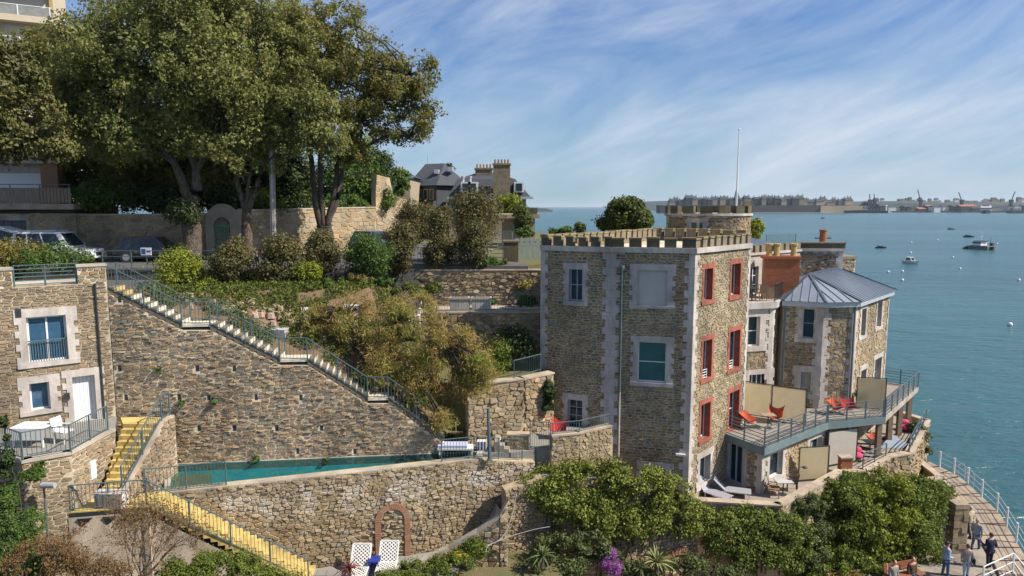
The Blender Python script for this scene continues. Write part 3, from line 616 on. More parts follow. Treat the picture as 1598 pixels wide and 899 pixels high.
# ---- castle ground plan
A_, B_, C_, D_, E_ = (1.44, 33.4), (4.68, 32.0), (8.34, 31.12), (12.36, 35.42), (9.4, 44.6)
mAB, mBC, mCD = wmap(A_, B_), wmap(B_, C_), wmap(C_, D_)
def castle():
    t = thing('castle_house', 'battlemented rubble stone castle house with white quoins and red window surrounds', 'house', (6.5, 33, 5.4))
    Z0, Z1 = 5.4, 19.0
    w1 = pxrect(mAB, 888, 909, 420, 470); d1 = pxrect(mAB, 886, 909, 624, 676)
    bl = pxrect(mBC, 995, 1041, 422, 477); w2 = pxrect(mBC, 995, 1040, 534, 597); w3 = pxrect(mBC, 1004, 1040, 730, 758)
    reds = [(1095, 1114, 411, 475), (1138, 1157, 404, 467), (1093, 1112.5, 523, 596), (1135, 1156, 509, 580), (1090, 1110, 622, 690), (1134, 1154, 604, 690)]
    ro = []
    for k, r in enumerate(reds):
        a, b, c, d = pxrect(mCD, *r); i = .2; o = (a + i, b - i, c + .2, d - .25)
        if k == 5: o = (o[0], o[1], ZD + .02, o[3])
        ro.append(o)
    bw = pxrect(mCD, 1091, 1107, 712, 752)
    mb = MB()
    wall_face(mb, mAB, 0, mAB.L, Z0, Z1, [w1, d1]); wall_face(mb, mBC, 0, mBC.L, Z0, Z1, [bl, w2, w3]); wall_face(mb, mCD, 0, mCD.L, Z0, Z1, ro + [bw])
    for p, q in ((D_, (14.0, 40.6)), ((14.0, 40.6), E_), (E_, A_)): mb.add([(*p, Z0), (*q, Z0), (*q, Z1), (*p, Z1)], [(0, 1, 2, 3)])
    ring = [A_, B_, C_, D_, (14.0, 40.6), E_]
    mb.add([(x, y, 18.85) for x, y in ring], [tuple(range(6))])
    mb.build('wall', 'mortar_cream', t)
    # cornice band, then merlons
    cn = MB()
    for m, e0, e1 in ((mAB, 0, .03), (mBC, 0, .06), (mCD, 0, 0)): cn.obox(m, -.03, m.L + e1, 18.88, 19.12, -.3, .13)
    cn.build('cornice', 'paint_white', t)
    inner = MB()
    for p, q in ((E_, A_), ((14.0, 40.6), E_), (D_, (14.0, 40.6))):
        m = wmap(p, q); inner.obox(m, 0, m.L, 18.8, 19.1, -.32, .02)
    inner.build('rear_parapet', 'lichen_stone', t)
    rm = random.Random(2)
    def merlons(m, w, g, h0, sunlit_tone=False, inset=0.0):
        n = int((m.L + g) / (w + g)); s = (m.L + g) / n; ww = s - g
        for k in range(n):
            j1, j2, h = rm.uniform(-.03, .03), rm.uniform(-.03, .03), h0 + rm.uniform(-.035, .03); q = MB(); q.obox(m, k * s + max(j1, 0), k * s + ww + j2, 19.1, 19.1 + h, -.34 - inset, .03 + j1 * .4); o = q.build('merlon', 'lichen_stone' if sunlit_tone else 'stone_merlon', t)  # dark stone on shaded fronts, tan on sunlit sides: light put into colour
            c = MB(); c.obox(m, k * s - .025, k * s + ww + .025, 19.1 + h, 19.1 + h + .06 + abs(j2), -.37 - inset, .06 + j1); c.build('cap', 'lichen_cap', o)
    merlons(mAB, .37, .25, .42); merlons(mBC, .56, .24, .42); merlons(mCD, .36, .28, .42, True)
    merlons(wmap(E_, A_), .5, .2, .45, True); merlons(wmap((14.0, 40.6), E_), .5, .2, .45, True)
    # quoins at the corners
    quoins(t, wmap((A_[0] - .3, A_[1] + 1), A_), mAB, 5.6, 18.88, 'paint_lavender', .22, .36, .34, sides=(0, 1))
    quoins(t, mAB, mBC, 9.6, 18.88, 'paint_lavender', .24, .42, .36); quoins(t, mBC, mCD, 6.2, 18.88, 'paint_white', .24, .42, .34)
    quoins(t, mCD, None, ZD + .1, 18.88, 'paint_white', .16, .28, .34, sides=(1, 0))
    # windows
    window(t, mAB, w1, .28, 'frame_blue', bars=(1, 1), lint=.3, sill=.22); window(t, mAB, d1, .28, 'frame_blue', bars=(1, 3), lint=.3, name='glazed_door')
    window(t, mBC, w2, .22, 'frame_white', 'glass_teal', bars=(0, 1), w=.22, w2=.34, lint=.28, sill=.18)
    window(t, mBC, w3, .22, 'frame_white', bars=(0, 0), w=.22, w2=.34, lint=.28)
    f = MB(); f.obox(mBC, bl[0], bl[1], bl[2], bl[3], -.12, -.07); bo = f.build('blind_panel', 'panel_grey', t)
    s = MB(); surround(s, mBC, bl, .24, .38, .05, lint=.3, sill=.12); s.build('surround', 'paint_lavender', bo)
    r = MB(); reveal(r, mBC, bl, .1); r.build('reveal', 'paint_lavender', bo)
    for k, o in enumerate(ro):
        fr = window(t, mCD, o, .34, 'frame_white', sur='terracotta', bars=(1, 0) if k < 5 else (1, 1), w=.16, w2=.22, lint=.25, sill=.2 if k < 5 else .02, name='window' if k < 5 else 'glazed_door', proud=.04)
        if k in (2, 3):
            g = MB()
            for j in range(4): g.obox(mCD, o[0] - .02, o[0] + .4, o[2] + .06 + j * .13, o[2] + .085 + j * .13, .0, .03)
            g.obox(mCD, o[0] + .37, o[0] + .4, o[2] + .02, o[2] + .5, .031, .05); g.build('guard_bar', 'frame_white', fr)
    window(t, mCD, bw, .3, 'frame_white', sur='paint_white', bars=(0, 0), w=.22, w2=.34, lint=.3, sill=.25)
    grow = lambda o, w=.2, s=.12: (o[0] - w, o[1] + w, o[2] - s, o[3] + .22)
    z = 18.88
    rubble(t, mBC, [(.2, 5.5), (mBC.L - .2, 5.5), (mBC.L - .2, z), (.2, z)], [grow(bl), grow(w2), grow(w3)], .27, .125, 'stone_brown', 11, (.012, .04), nmax=120, vis=lambda u, v: v > 7.5)
    rubble(t, mAB, [(.2, 5.5), (mAB.L - .2, 5.5), (mAB.L - .2, z), (.2, z)], [grow(w1), grow(d1)], .27, .125, 'stone_brown', 12, (.012, .04), nmax=90, vis=lambda u, v: v > 9.9)
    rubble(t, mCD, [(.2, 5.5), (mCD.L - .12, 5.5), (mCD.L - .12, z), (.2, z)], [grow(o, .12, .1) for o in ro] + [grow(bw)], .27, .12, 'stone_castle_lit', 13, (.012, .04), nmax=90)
    # drain pipe with its hopper
    p = PL(970, 470, B_, C_); u = mBC.inv(p); dp = MB(); dp.tube([mBC(u, 9.0, .1), mBC(u, 12.2, .1)], .045, 8, 1); dp.tube([mBC(u, 12.2, .1), mBC(u, 18.1, .1)], .045, 8, 0)
    dp.build('drain_pipe', ['rail_green', 'paint_white'], t)
    hp = MB(); hp.lathe([(.05, -.25), (.13, -.05), (.13, .08)], (*mBC(u, 18.3, .12)[:2], 18.2), 8); hp.build('hopper', 'rail_green', t)
    lb = MB(); q = PL(1062, 709, B_, C_); u2 = mBC.inv(q); lb.obox(mBC, u2 - .22, u2 + .22, q.z - .05, q.z + .05, .02, .14); lb.build('wall_lamp', 'frame_white', t)
mat('stone_castle_lit', (.34, .27, .17), (.20, .15, .09), 9, .88, .7, ramp=[(.30, .24, .15), (.22, .16, .09), (.40, .32, .20), (.17, .13, .085), (.34, .25, .13), (.28, .25, .20)], rmix=.25, bscale=30, bdist=.03)  # paler castle stone for the right face, its sunlight put into the colour
mat('stone_merlon', (.13, .115, .06), (.07, .062, .042), 6, .92, .8, bscale=24, ramp=[(.09, .08, .055), (.15, .13, .075), (.12, .10, .06)], rmix=.5)
castle()
def tower():
    c = PY(1104, 350, 46.0); R = 2.72; t = thing('round_tower', 'round stone turret with dark battlements rising behind the castle roof', 'tower', (c.x, c.y, 18.0))
    cyl = MB().lathe([(R, 0), (R, 2.42)], (c.x, c.y, 18.0), 40); cyl.build('wall', 'mortar_cream', t)
    def mp(u, z, w=0): a = -math.pi / 2 + u / R; return (c.x + (R + w) * math.cos(a), c.y + (R + w) * math.sin(a), z)
    mp.L = 2 * math.pi * R
    o = (-1.75, -1.05, 18.6, 20.0)
    rubble(t, mp, [(-4.0, 18), (4.2, 18), (4.2, 20.38), (-4.0, 20.38)], [(o[0] - .3, o[1] + .3, 18, 20.25)], .34, .15, 'stone_brown', 21, (.02, .05), nmax=80)
    s = MB(); surround(s, mp, o, .2, .3, .06); f = MB(); f.obox(mp, *o, -.02, .015); fo = f.build('window', 'glass_teal', t); s.build('surround', 'paint_lavender', fo)
    MB().lathe([(R, 2.38), (R + .14, 2.42), (R + .14, 2.56), (R - .3, 2.58)], (c.x, c.y, 18), 40).build('cornice', 'paint_white', t)
    n = 15
    for k in range(n):
        a0 = 2 * math.pi * (k + .18) / n; a1 = 2 * math.pi * (k + .82) / n; q = MB(); P = []
        for r in (R - .3, R + .08):
            for a in (a0, (a0 + a1) / 2, a1): P.append((c.x + r * math.cos(a), c.y + r * math.sin(a)))
        q.prism([P[0], P[1], P[2], P[5], P[4], P[3]], 20.56, 21.04); q.build('merlon', 'stone_merlon', t)
    b = PY(1166, 325, 45.6); MB().box(b.x - .25, b.x + .25, 45.4, 45.9, 20.56, 21.35).build('stub_pillar', 'lichen_stone', t)
    fp = PY(1149, 323, 45.9); top = PY(1149.5, 203, 45.9); g = thing('flagpole', 'tall white flagpole standing on the round turret', 'flagpole', (fp.x, fp.y, 20.4))
    MB().tube([(fp.x, fp.y, 20.4), (fp.x, fp.y, 23), (fp.x, fp.y, top.z)], [.07, .055, .035], 8).build('pole', 'frame_white', g); MB().ell((fp.x, fp.y, top.z + .04), (.07, .07, .07)).build('finial', 'frame_white', g)
tower()
# ---- rear block, bay, wing with zinc roof
P1, P2, P3, P4 = (14.0, 40.6), (18.9, 44.6), (21.5, 44.3), (22.6, 50)
W0, W1, W2, W3, W4 = (15.7, 39.0), (17.7, 38.35), (19.65, 38.6), (24.35, 43.7), (21.0, 47.0)
def rear():
    t = thing('rear_block', 'white walled rear block with battlements behind the red brick chimney', 'house', (17, 45, 5))
    m12, m23 = wmap(P1, P2), wmap(P2, P3); mb = MB()
    dr = (.5, 1.35, 15.7, 17.4); dr2 = (2.6, 3.3, 16.2, 17.4)
    wall_face(mb, m12, 0, m12.L, 5, 18.2, [dr, dr2]); wall_face(mb, m23, 0, m23.L, 5, 18.2, [])
    for p, q in ((P3, P4), (P4, (12.5, 50)), ((12.5, 50), P1)): mb.add([(*p, 5), (*q, 5), (*q, 18.2), (*p, 18.2)], [(0, 1, 2, 3)])
    mb.add([(*p, 18.1) for p in (P1, P2, P3, P4, (12.5, 50))], [(0, 1, 2, 3, 4)]); mb.build('wall', 'paint_white', t)
    window(t, m12, dr, .2, 'frame_white', bars=(1, 2), sur=None, name='glazed_door'); window(t, m12, dr2, .2, 'frame_white', bars=(0, 1), sur=None)
    rubble(t, m23, [(0, 14.5), (m23.L - .3, 14.5), (m23.L - .3, 18.05), (0, 18.05)], [], .32, .16, 'stone_brown', 31, nmax=40)
    quoins(t, m23, None, 14.5, 18.1, 'paint_white', .3, .42, .4, sides=(1, 0))
    c = MB(); c.obox(m12, 0, m12.L, 18.1, 18.24, -.3, .1); c.obox(m23, -.05, m23.L + .1, 18.12, 18.3, -.3, .1); c.build('cornice', 'paint_white', t)
    n = 9; s = m12.L / n
    for k in range(n): MB().obox(m12, k * s + .1, k * s + s - .16, 18.24, 18.68, -.3, .04).build('merlon', 'lichen_stone', t)
    MB().obox(m23, 0, m23.L + .12, 18.3, 18.62, -.35, .06).build('parapet', 'stone_merlon', t); MB().obox(m23, -.03, m23.L + .16, 18.62, 18.7, -.4, .1).build('coping', 'lichen_stone', t)
    # dark metal lean-to roof behind the battlements
    r = MB(); a = PY(1164, 362, 41); b = PY(1222, 372, 46)
    r.add([(13.2, 38.9, 18.3), (14.4, 41.4, 18.75), (17.6, 45.2, 18.55), (14.4, 45.2, 19.3), (12.9, 41.5, 19.45)], [(0, 1, 4), (1, 2, 3, 4)]); r.build('metal_roof', 'zinc_dark', t)
    q = thing('side_block', 'low stone block past the end of the rear parapet', 'house', (22.3, 45.8, 5)); ms = wmap((21.75, 45.4), (23.1, 45.8)); sb = MB()
    sb.prism([(21.75, 45.4), (23.1, 45.8), (23.0, 49), (21.75, 49)], 5, 17.55); sb.build('wall', 'mortar_cream', q); rubble(q, ms, [(0, 15), (ms.L, 15), (ms.L, 17.5), (0, 17.5)], [], .3, .15, 'stone_brown', 33, nmax=20)
    MB().prism([(21.7, 45.3), (23.2, 45.7), (23.1, 49.1), (21.7, 49.1)], 17.55, 17.7).build('coping', 'lichen_stone', q)
    p = PY(1284, 375, 46.2); k = thing('chimney_stack', 'single red clay chimney pipe on the rear parapet against the sea', 'chimney', (p.x, p.y, 18.1))
    MB().lathe([(.24, 0), (.22, 1.25), (.26, 1.27), (.26, 1.36)], (p.x, p.y, 18.1), 10).build('pipe', 'brick', k); MB().box(p.x - .55, p.x + .55, p.y - .03, p.y + .03, 18.85, 18.92).build('strap', 'rail_dark', k)
    f0, f1 = PY(1196, 374, 46.3), PY(1241, 376, 47.5)
    railing('roof_railing', 'greenish metal railing on the flat roof beside the turret', [(f0.x, f0.y, 18.15), (f1.x, f1.y, 18.15)], .95, .16, 'rail_green')
    # big brick chimney
    cp = PY(1221, 430, 39.85); k = thing('brick_chimney', 'wide red brick chimney stack with three yellow clay pots', 'chimney', (cp.x, cp.y, 15.2))
    mk = wmap((cp.x - 1.05, cp.y + .15), (cp.x + .95, cp.y - .1)); mk2 = wmap((cp.x + .95, cp.y - .1), (cp.x + 1.25, cp.y + .9))
    b = MB(); b.prism([mk(0, 0)[:2], mk(mk.L, 0)[:2], mk2(mk2.L, 0)[:2], (cp.x - .8, cp.y + 1.1)], 14.2, 18.05); b.build('core', 'brick_mortar', k)
    br = None; nb = 0
    for m, l, z0 in ((mk, mk.L, 15.3), (mk2, mk2.L, 15.2)):
        row = 0; z = z0
        while z < 17.95:
            u = -.12 * (row % 2)
            while u < l - .04:
                a, e = max(u, 0), min(u + .225, l)
                if e - a > .06 and not (m is mk and z < 16.25 and a < mk.L * .42):
                    q = MB(); q.obox(m, a, e, z, z + .062, -.01, .012); q.build('brick', 'brick', k); nb += 1
                u += .24
            z += .078; row += 1
    cap = MB(); cap.prism([mk(-.08, 0, .08)[:2], mk(mk.L + .06, 0, .08)[:2], mk2(mk2.L + .08, 0, .06)[:2], (cp.x - .9, cp.y + 1.2)], 17.95, 18.12); cap.build('cap', 'brick', k)
    for u in (.35, .78, 1.75):
        x, y, _ = mk(u, 0, -.4); MB().lathe([(.19, 0), (.17, .12), (.17, .62), (.23, .64), (.23, .74), (.14, .75)], (x, y, 18.1), 10).build('chimney_pot', 'flower_pot', k)
    # bay with balcony
    Q0, Q1, Q2 = (12.45, 37.7), (14.85, 38.4), (16.0, 40.1); t = thing('bay_wing', 'pale bay between castle and zinc roofed wing with a balcony on top', 'house', (14, 39, 6))
    mq, mq2 = wmap(Q0, Q1), wmap(Q1, Q2); w = pxrect(mq, 1167, 1185, 494, 540); dd = pxrect(mq, 1168, 1197, 584, 640); dd = (dd[0], dd[1], ZD + .02, dd[3])
    mb = MB(); wall_face(mb, mq, 0, mq.L, 6, 15.6, [w, dd]); wall_face(mb, mq2, 0, mq2.L, 6, 15.6, [])
    mb.add([(*Q0, 15.58), (*Q1, 15.58), (*Q2, 15.58), (18.6, 44.2, 15.58), (14.0, 40.7, 15.58), (12.5, 38.5, 15.58)], [(0, 1, 2, 3, 4, 5)]); mb.add([(12.4, 36, 6), (*Q0, 6), (*Q0, 15.6), (12.4, 36, 15.6)], [(0, 1, 2, 3)])
    mb.build('wall', 'mortar_cream', t)
    window(t, mq, w, .22, 'frame_white', bars=(0, 1), w=.38, w2=.5, lint=.45, sill=.3, sur='paint_white'); window(t, mq, dd, .22, 'frame_white', bars=(3, 1), w=.3, w2=.4, lint=.3, sill=.01, sur='paint_white', name='glazed_door')
    rubble(t, mq, [(0, ZD), (mq.L - .25, ZD), (mq.L - .25, 15.2), (0, 15.2)], [(w[0] - .42, w[1] + .42, w[2] - .25, 15.2), (dd[0] - .35, dd[1] + .35, ZD, dd[3] + .3)], .3, .15, 'stone_brown', 35, nmax=60)
    rubble(t, mq2, [(.25, ZD), (mq2.L, ZD), (mq2.L, 15.2), (.25, 15.2)], [], .3, .15, 'stone_brown', 36, nmax=30)
    quoins(t, mq, mq2, ZD, 15.3, 'paint_white', .24, .4, .34)
    e = MB(); e.obox(mq, -.05, mq.L + .1, 15.3, 15.66, -.3, .22); e.obox(mq2, 0, mq2.L, 15.3, 15.64, -.3, .2); e.build('cornice', 'paint_lavender', t)
    railing('balcony_railing', 'dark vertical bar railing round the high balcony by the brick chimney', [mq(.05, 15.66, .1), mq(mq.L, 15.66, .1), mq2(mq2.L - .1, 15.66, .1)], 1.0, .11, 'rail_dark')
    c = thing('balcony_table', 'small round grey table on the high balcony', 'table', (13.9, 39.2, 15.6)); MB().lathe([(.02, .7), (.38, .71), (.38, .74), (.02, .745)], (13.9, 39.2, 15.6), 14).build('table_top', 'rail_dark', c); MB().lathe([(.2, 0), (.03, .04), (.03, .7)], (13.9, 39.2, 15.6), 8).build('leg', 'rail_dark', c)
    for k, (x, y, r) in enumerate(((13.25, 38.9, .3), (14.5, 39.4, 3.3))):
        garden_chair((x, y, 15.6), r, 'brown_wicker', ['brown chair left of the round balcony table', 'brown chair right of the round balcony table'][k])
mat('flower_pot', (.48, .36, .15), (.36, .25, .10), 6, .9, .4); mat('brown_wicker', (.22, .14, .085), (.15, .095, .055), 14, .8, .4)
def garden_chair(loc, rz, material, label, s=1.0, name='garden_chair'):
    t = thing(name, label, 'chair', (0, 0, 0)); w = .24
    MB().box(-w, w, -.22, .24, .40, .445).build('seat', material, t)
    b = MB(); b.add([(-w, .22, .45), (w, .22, .45), (w, .32, .92), (-w, .32, .92), (-w, .25, .45), (w, .25, .45), (w, .35, .92), (-w, .35, .92)], [(0, 1, 2, 3), (7, 6, 5, 4), (0, 4, 5, 1), (1, 5, 6, 2), (2, 6, 7, 3), (3, 7, 4, 0)]); b.build('backrest', material, t)
    for x in (-w + .02, w - .02):
        for y in (-.2, .22): MB().box(x - .018, x + .018, y - .018, y + .018, 0, .405).build('leg', material, t)
        MB().box(x - .02, x + .02, -.22, .28, .62, .65).build('armrest', material, t)
    t.location = loc; t.rotation_euler = (0, 0, rz); t.scale = (s, s, s); return t
rear()
def wing():
    t = thing('zinc_roof_wing', 'stone wing with hipped grey zinc roof at the sea end', 'house', (19.5, 41.5, 5.5))
    ms = [wmap(W0, W1), wmap(W1, W2), wmap(W2, W3)]; ZE = 15.35
    wa = pxrect(ms[0], 1253, 1272, 482, 528); wb = pxrect(ms[0], 1248, 1268, 580, 614)
    wc = pxrect(ms[2], 1343, 1350, 482, 524); wd = pxrect(ms[2], 1368, 1375, 468, 510); we = pxrect(ms[2], 1341, 1349, 578, 640); wf = pxrect(ms[2], 1363, 1373, 560, 620)
    we = (we[0], we[1], ZD + .02, we[3]); wf = (wf[0], wf[1], ZD + .02, wf[3]); mb = MB()
    wall_face(mb, ms[0], 0, ms[0].L, 5.5, ZE, [wa, wb]); wall_face(mb, ms[1], 0, ms[1].L, 5.5, ZE, []); wall_face(mb, ms[2], 0, ms[2].L, 5.5, ZE, [wc, wd, we, wf])
    for p, q in ((W3, W4), (W4, (15.7, 44)), ((15.7, 44), W0)): mb.add([(*p, 5.5), (*q, 5.5), (*q, ZE), (*p, ZE)], [(0, 1, 2, 3)])
    mb.build('wall', 'mortar_cream', t)
    window(t, ms[0], wa, .22, 'frame_blue', bars=(0, 1), w=.3, w2=.42, lint=.3, sill=.25, sur='paint_white'); window(t, ms[0], wb, .2, 'frame_white', 'glass_curtain', bars=(0, 0), w=.3, w2=.42, lint=.35, sill=.3, sur='paint_white')
    for o, n in ((wc, 'window'), (wd, 'window'), (we, 'glazed_door'), (wf, 'glazed_door')): window(t, ms[2], o, .3, 'frame_white', bars=(0, 1), w=.2, w2=.3, lint=.26, sill=.18 if n == 'window' else .01, sur='paint_white', name=n)
    gr = lambda o, w=.3: (o[0] - w, o[1] + w, o[2] - .2, o[3] + .28)
    for i, (m, ops, mt) in enumerate(((ms[0], [gr(wa), gr(wb)], 'stone_brown'), (ms[1], [], 'stone_brown'), (ms[2], [gr(q, .22) for q in (wc, wd, we, wf)], 'stone_tan'))):
        rubble(t, m, [(.15, 7), (m.L - .2, 7), (m.L - .2, ZE - .05), (.15, ZE - .05)], ops, .3, .15, mt, 41 + i, nmax=90)
    quoins(t, ms[0], ms[1], 7, ZE, 'paint_white', .3, .48, .38); quoins(t, ms[1], ms[2], 7, ZE, 'paint_white', .24, .42, .38); quoins(t, ms[2], None, 7, ZE, 'paint_white', .14, .26, .38, sides=(1, 0))
    e = MB()
    for m in ms: e.obox(m, -.12, m.L + .12, ZE, ZE + .28, -.2, .28)
    e.build('eave', 'zinc_trim', t)
    off = lambda p, q: (p[0] + q[0], p[1] + q[1]); ze = ZE + .3
    e0, e1, e2, e3, e4 = (*off(W0, (-.15, -.3)), ze), (*off(W1, (-.05, -.4)), ze), (*off(W2, (.15, -.35)), ze), (*off(W3, (.5, 0)), ze), (*off(W4, (.1, .4)), ze)
    R1, R2 = (17.75, 40.6, 17.0), (21.3, 44.4, 17.05); e5 = (15.6, 44.2, ze)
    rf = MB().add([e0, e1, e2, e3, e4, e5, R1, R2], [(0, 1, 6), (1, 2, 6), (2, 3, 7, 6), (3, 4, 7), (4, 5, 6, 7), (5, 0, 6)]); ro = rf.build('roof', 'roof_zinc', t)
    V = lambda p: Vector(p)
    hips = MB()
    for p, q in ((e0, R1), (e1, R1), (e2, R1), (e3, R2), (R1, R2)): hips.beam(V(p) + Vector((0, 0, .02)), V(q) + Vector((0, 0, .03)), .13, .07)
    hips.build('hip_cap', 'zinc_dark', ro)
    for a, b, c, d, n in ((e2, e3, R1, R2, 17), (e1, e2, R1, R1, 4), (e0, e1, R1, R1, 5)):
        for k in range(1, n):
            f = k / n; p = V(a).lerp(V(b), f); q = V(c).lerp(V(d), f)
            if c == d:                                        # seams of a hip run parallel to its axis
                ax = (V(c) - (V(a) + V(b)) / 2); l = 1 - abs(f - .5) * 2; q = p + ax * l
            MB().beam(p + Vector((0, 0, .025)), q + Vector((0, 0, .025)), .035, .05).build('seam', 'roof_zinc', ro)
    for p in (ms[0](.06, 0, .14), ms[1](ms[1].L - .12, 0, .12)): MB().tube([(p[0], p[1], 7.2), (p[0], p[1], ZE)], .055, 8).build('drain_pipe', 'rail_steel', t)
mat('zinc_trim', (.46, .48, .51), (.40, .42, .45), 2, .5, .05, metal=.3); mat('glass_curtain', (.30, .29, .25), (.20, .20, .18), 3, .1, 0, spec=.8)
wing()
# ---- deck and the extension below it
DK = [(10.95, 33.97), (12.2, 31.85), (17.05, 35.75), (20.7, 36.75), (26.2, 43.0), (24.7, 44.4)]
def deck():
    t = thing('upper_deck', 'long grey balcony deck wrapping the castle and wing above the terrace', 'deck', (18, 38, ZD - .25))
    poly = DK + [W3, (19.7, 38.75), W1, (15.75, 39.1), (14.8, 38.5), (12.4, 37.8), (12.3, 35.5)]
    MB().prism(poly, ZD - .1, ZD).build('floor', 'deck_floor', t)
    for k in range(5):
        m = wmap(DK[k], DK[k + 1]); MB().obox(m, -.02, m.L + .02, ZD - (.36 if k < 3 else .26), ZD + .03, -.14, .04).build('fascia', 'fascia' if k < 3 else 'concrete', t)
    m = wmap(DK[3], DK[4])
    MB().prism([(20.4, 37.4), (25.6, 43.2), (24.7, 44.0), (19.8, 38.6)], ZD - .2, ZD - .1).build('soffit', 'concrete', t)
    for k in range(4):
        x, y, _ = m(.35 + k * (m.L - .7) / 3, 0, -.35); MB().box(x - .13, x + .13, y - .13, y + .13, 4.5 if k > 2 else ZT - .2, ZD - .2).build('column', 'column', t)
    for a, b, lab in ((0, 2, 'grey horizontal rail balustrade along the castle end of the upper deck'), (2, 3, 'short grey balustrade section with flower pot in front of the wing'), (3, 5, 'grey horizontal rail balustrade along the sea end of the upper deck')):
        pts = [(p[0], p[1], ZD + .02) for p in DK[a:b + 1]]
        if b < 5: q = Vector(pts[-1]); pts[-1] = tuple(q + (Vector(pts[-2]) - q).normalized() * .12)
        railing('deck_railing', lab, pts, 1.0, 1, 'rail_steel', style='rails', post_every=1.35, pw=.06)
    # extension under the deck
    X0, X1, X2 = (11.15, 34.1), (12.25, 32.25), (17.0, 36.05); t = thing('terrace_extension', 'low stone extension with white windows beneath the upper deck', 'house', (13.5, 35, ZT))
    ma, mb_ = wmap(X0, X1), wmap(X1, X2); dr = (.12, 1.02, ZT + .02, 9.0); wa = pxrect(mb_, 1200, 1220, 706, 744); wb = pxrect(mb_, 1263, 1281, 684, 716)
    q = MB(); wall_face(q, ma, 0, ma.L, ZT - .3, ZD - .1, [dr]); wall_face(q, mb_, 0, mb_.L, ZT - .3, ZD - .1, [wa, wb])
    q.add([(*X2, ZT - .3), (17.2, 39, ZT - .3), (17.2, 39, ZD - .1), (*X2, ZD - .1)], [(0, 1, 2, 3)]); q.build('wall', 'mortar_cream', t)
    window(t, ma, dr, .1, 'frame_blue', bars=(1, 0), sur=None, name='glazed_door', fw=.1); window(t, mb_, wa, .25, 'frame_white', bars=(0, 0), sur='paint_white', w=.22, w2=.32); window(t, mb_, wb, .25, 'frame_white', bars=(1, 0), sur='paint_white', w=.22, w2=.32)
    MB().obox(ma, -.02, .1, ZT, 9.25, -.02, .04).build('pilaster', 'paint_lavender', t); MB().obox(ma, 1.04, 1.3, ZT, 9.25, -.02, .04).build('pilaster', 'paint_lavender', t)
    quoins(t, ma, mb_, ZT, 9.1, 'paint_white', .25, .38, .27)
    rubble(t, ma, [(1.3, ZT), (ma.L - .2, ZT), (ma.L - .2, 9.2), (1.3, 9.2)], [], .26, .14, 'stone_brown', 51, nmax=40)
    rubble(t, mb_, [(.2, ZT), (mb_.L, ZT), (mb_.L, 9.2), (.2, 9.2)], [(wa[0] - .25, wa[1] + .25, wa[2] - .18, wa[3] + .26), (wb[0] - .25, wb[1] + .25, wb[2] - .18, wb[3] + .26)], .3, .15, 'stone_tan', 52, nmax=120)
mat('deck_floor', (.27, .235, .20), (.20, .175, .15), 2, .8, .3, aniso=(1, 5, 1)); mat('column', (.30, .22, .15), (.22, .16, .11), 3, .85, .3)
deck()
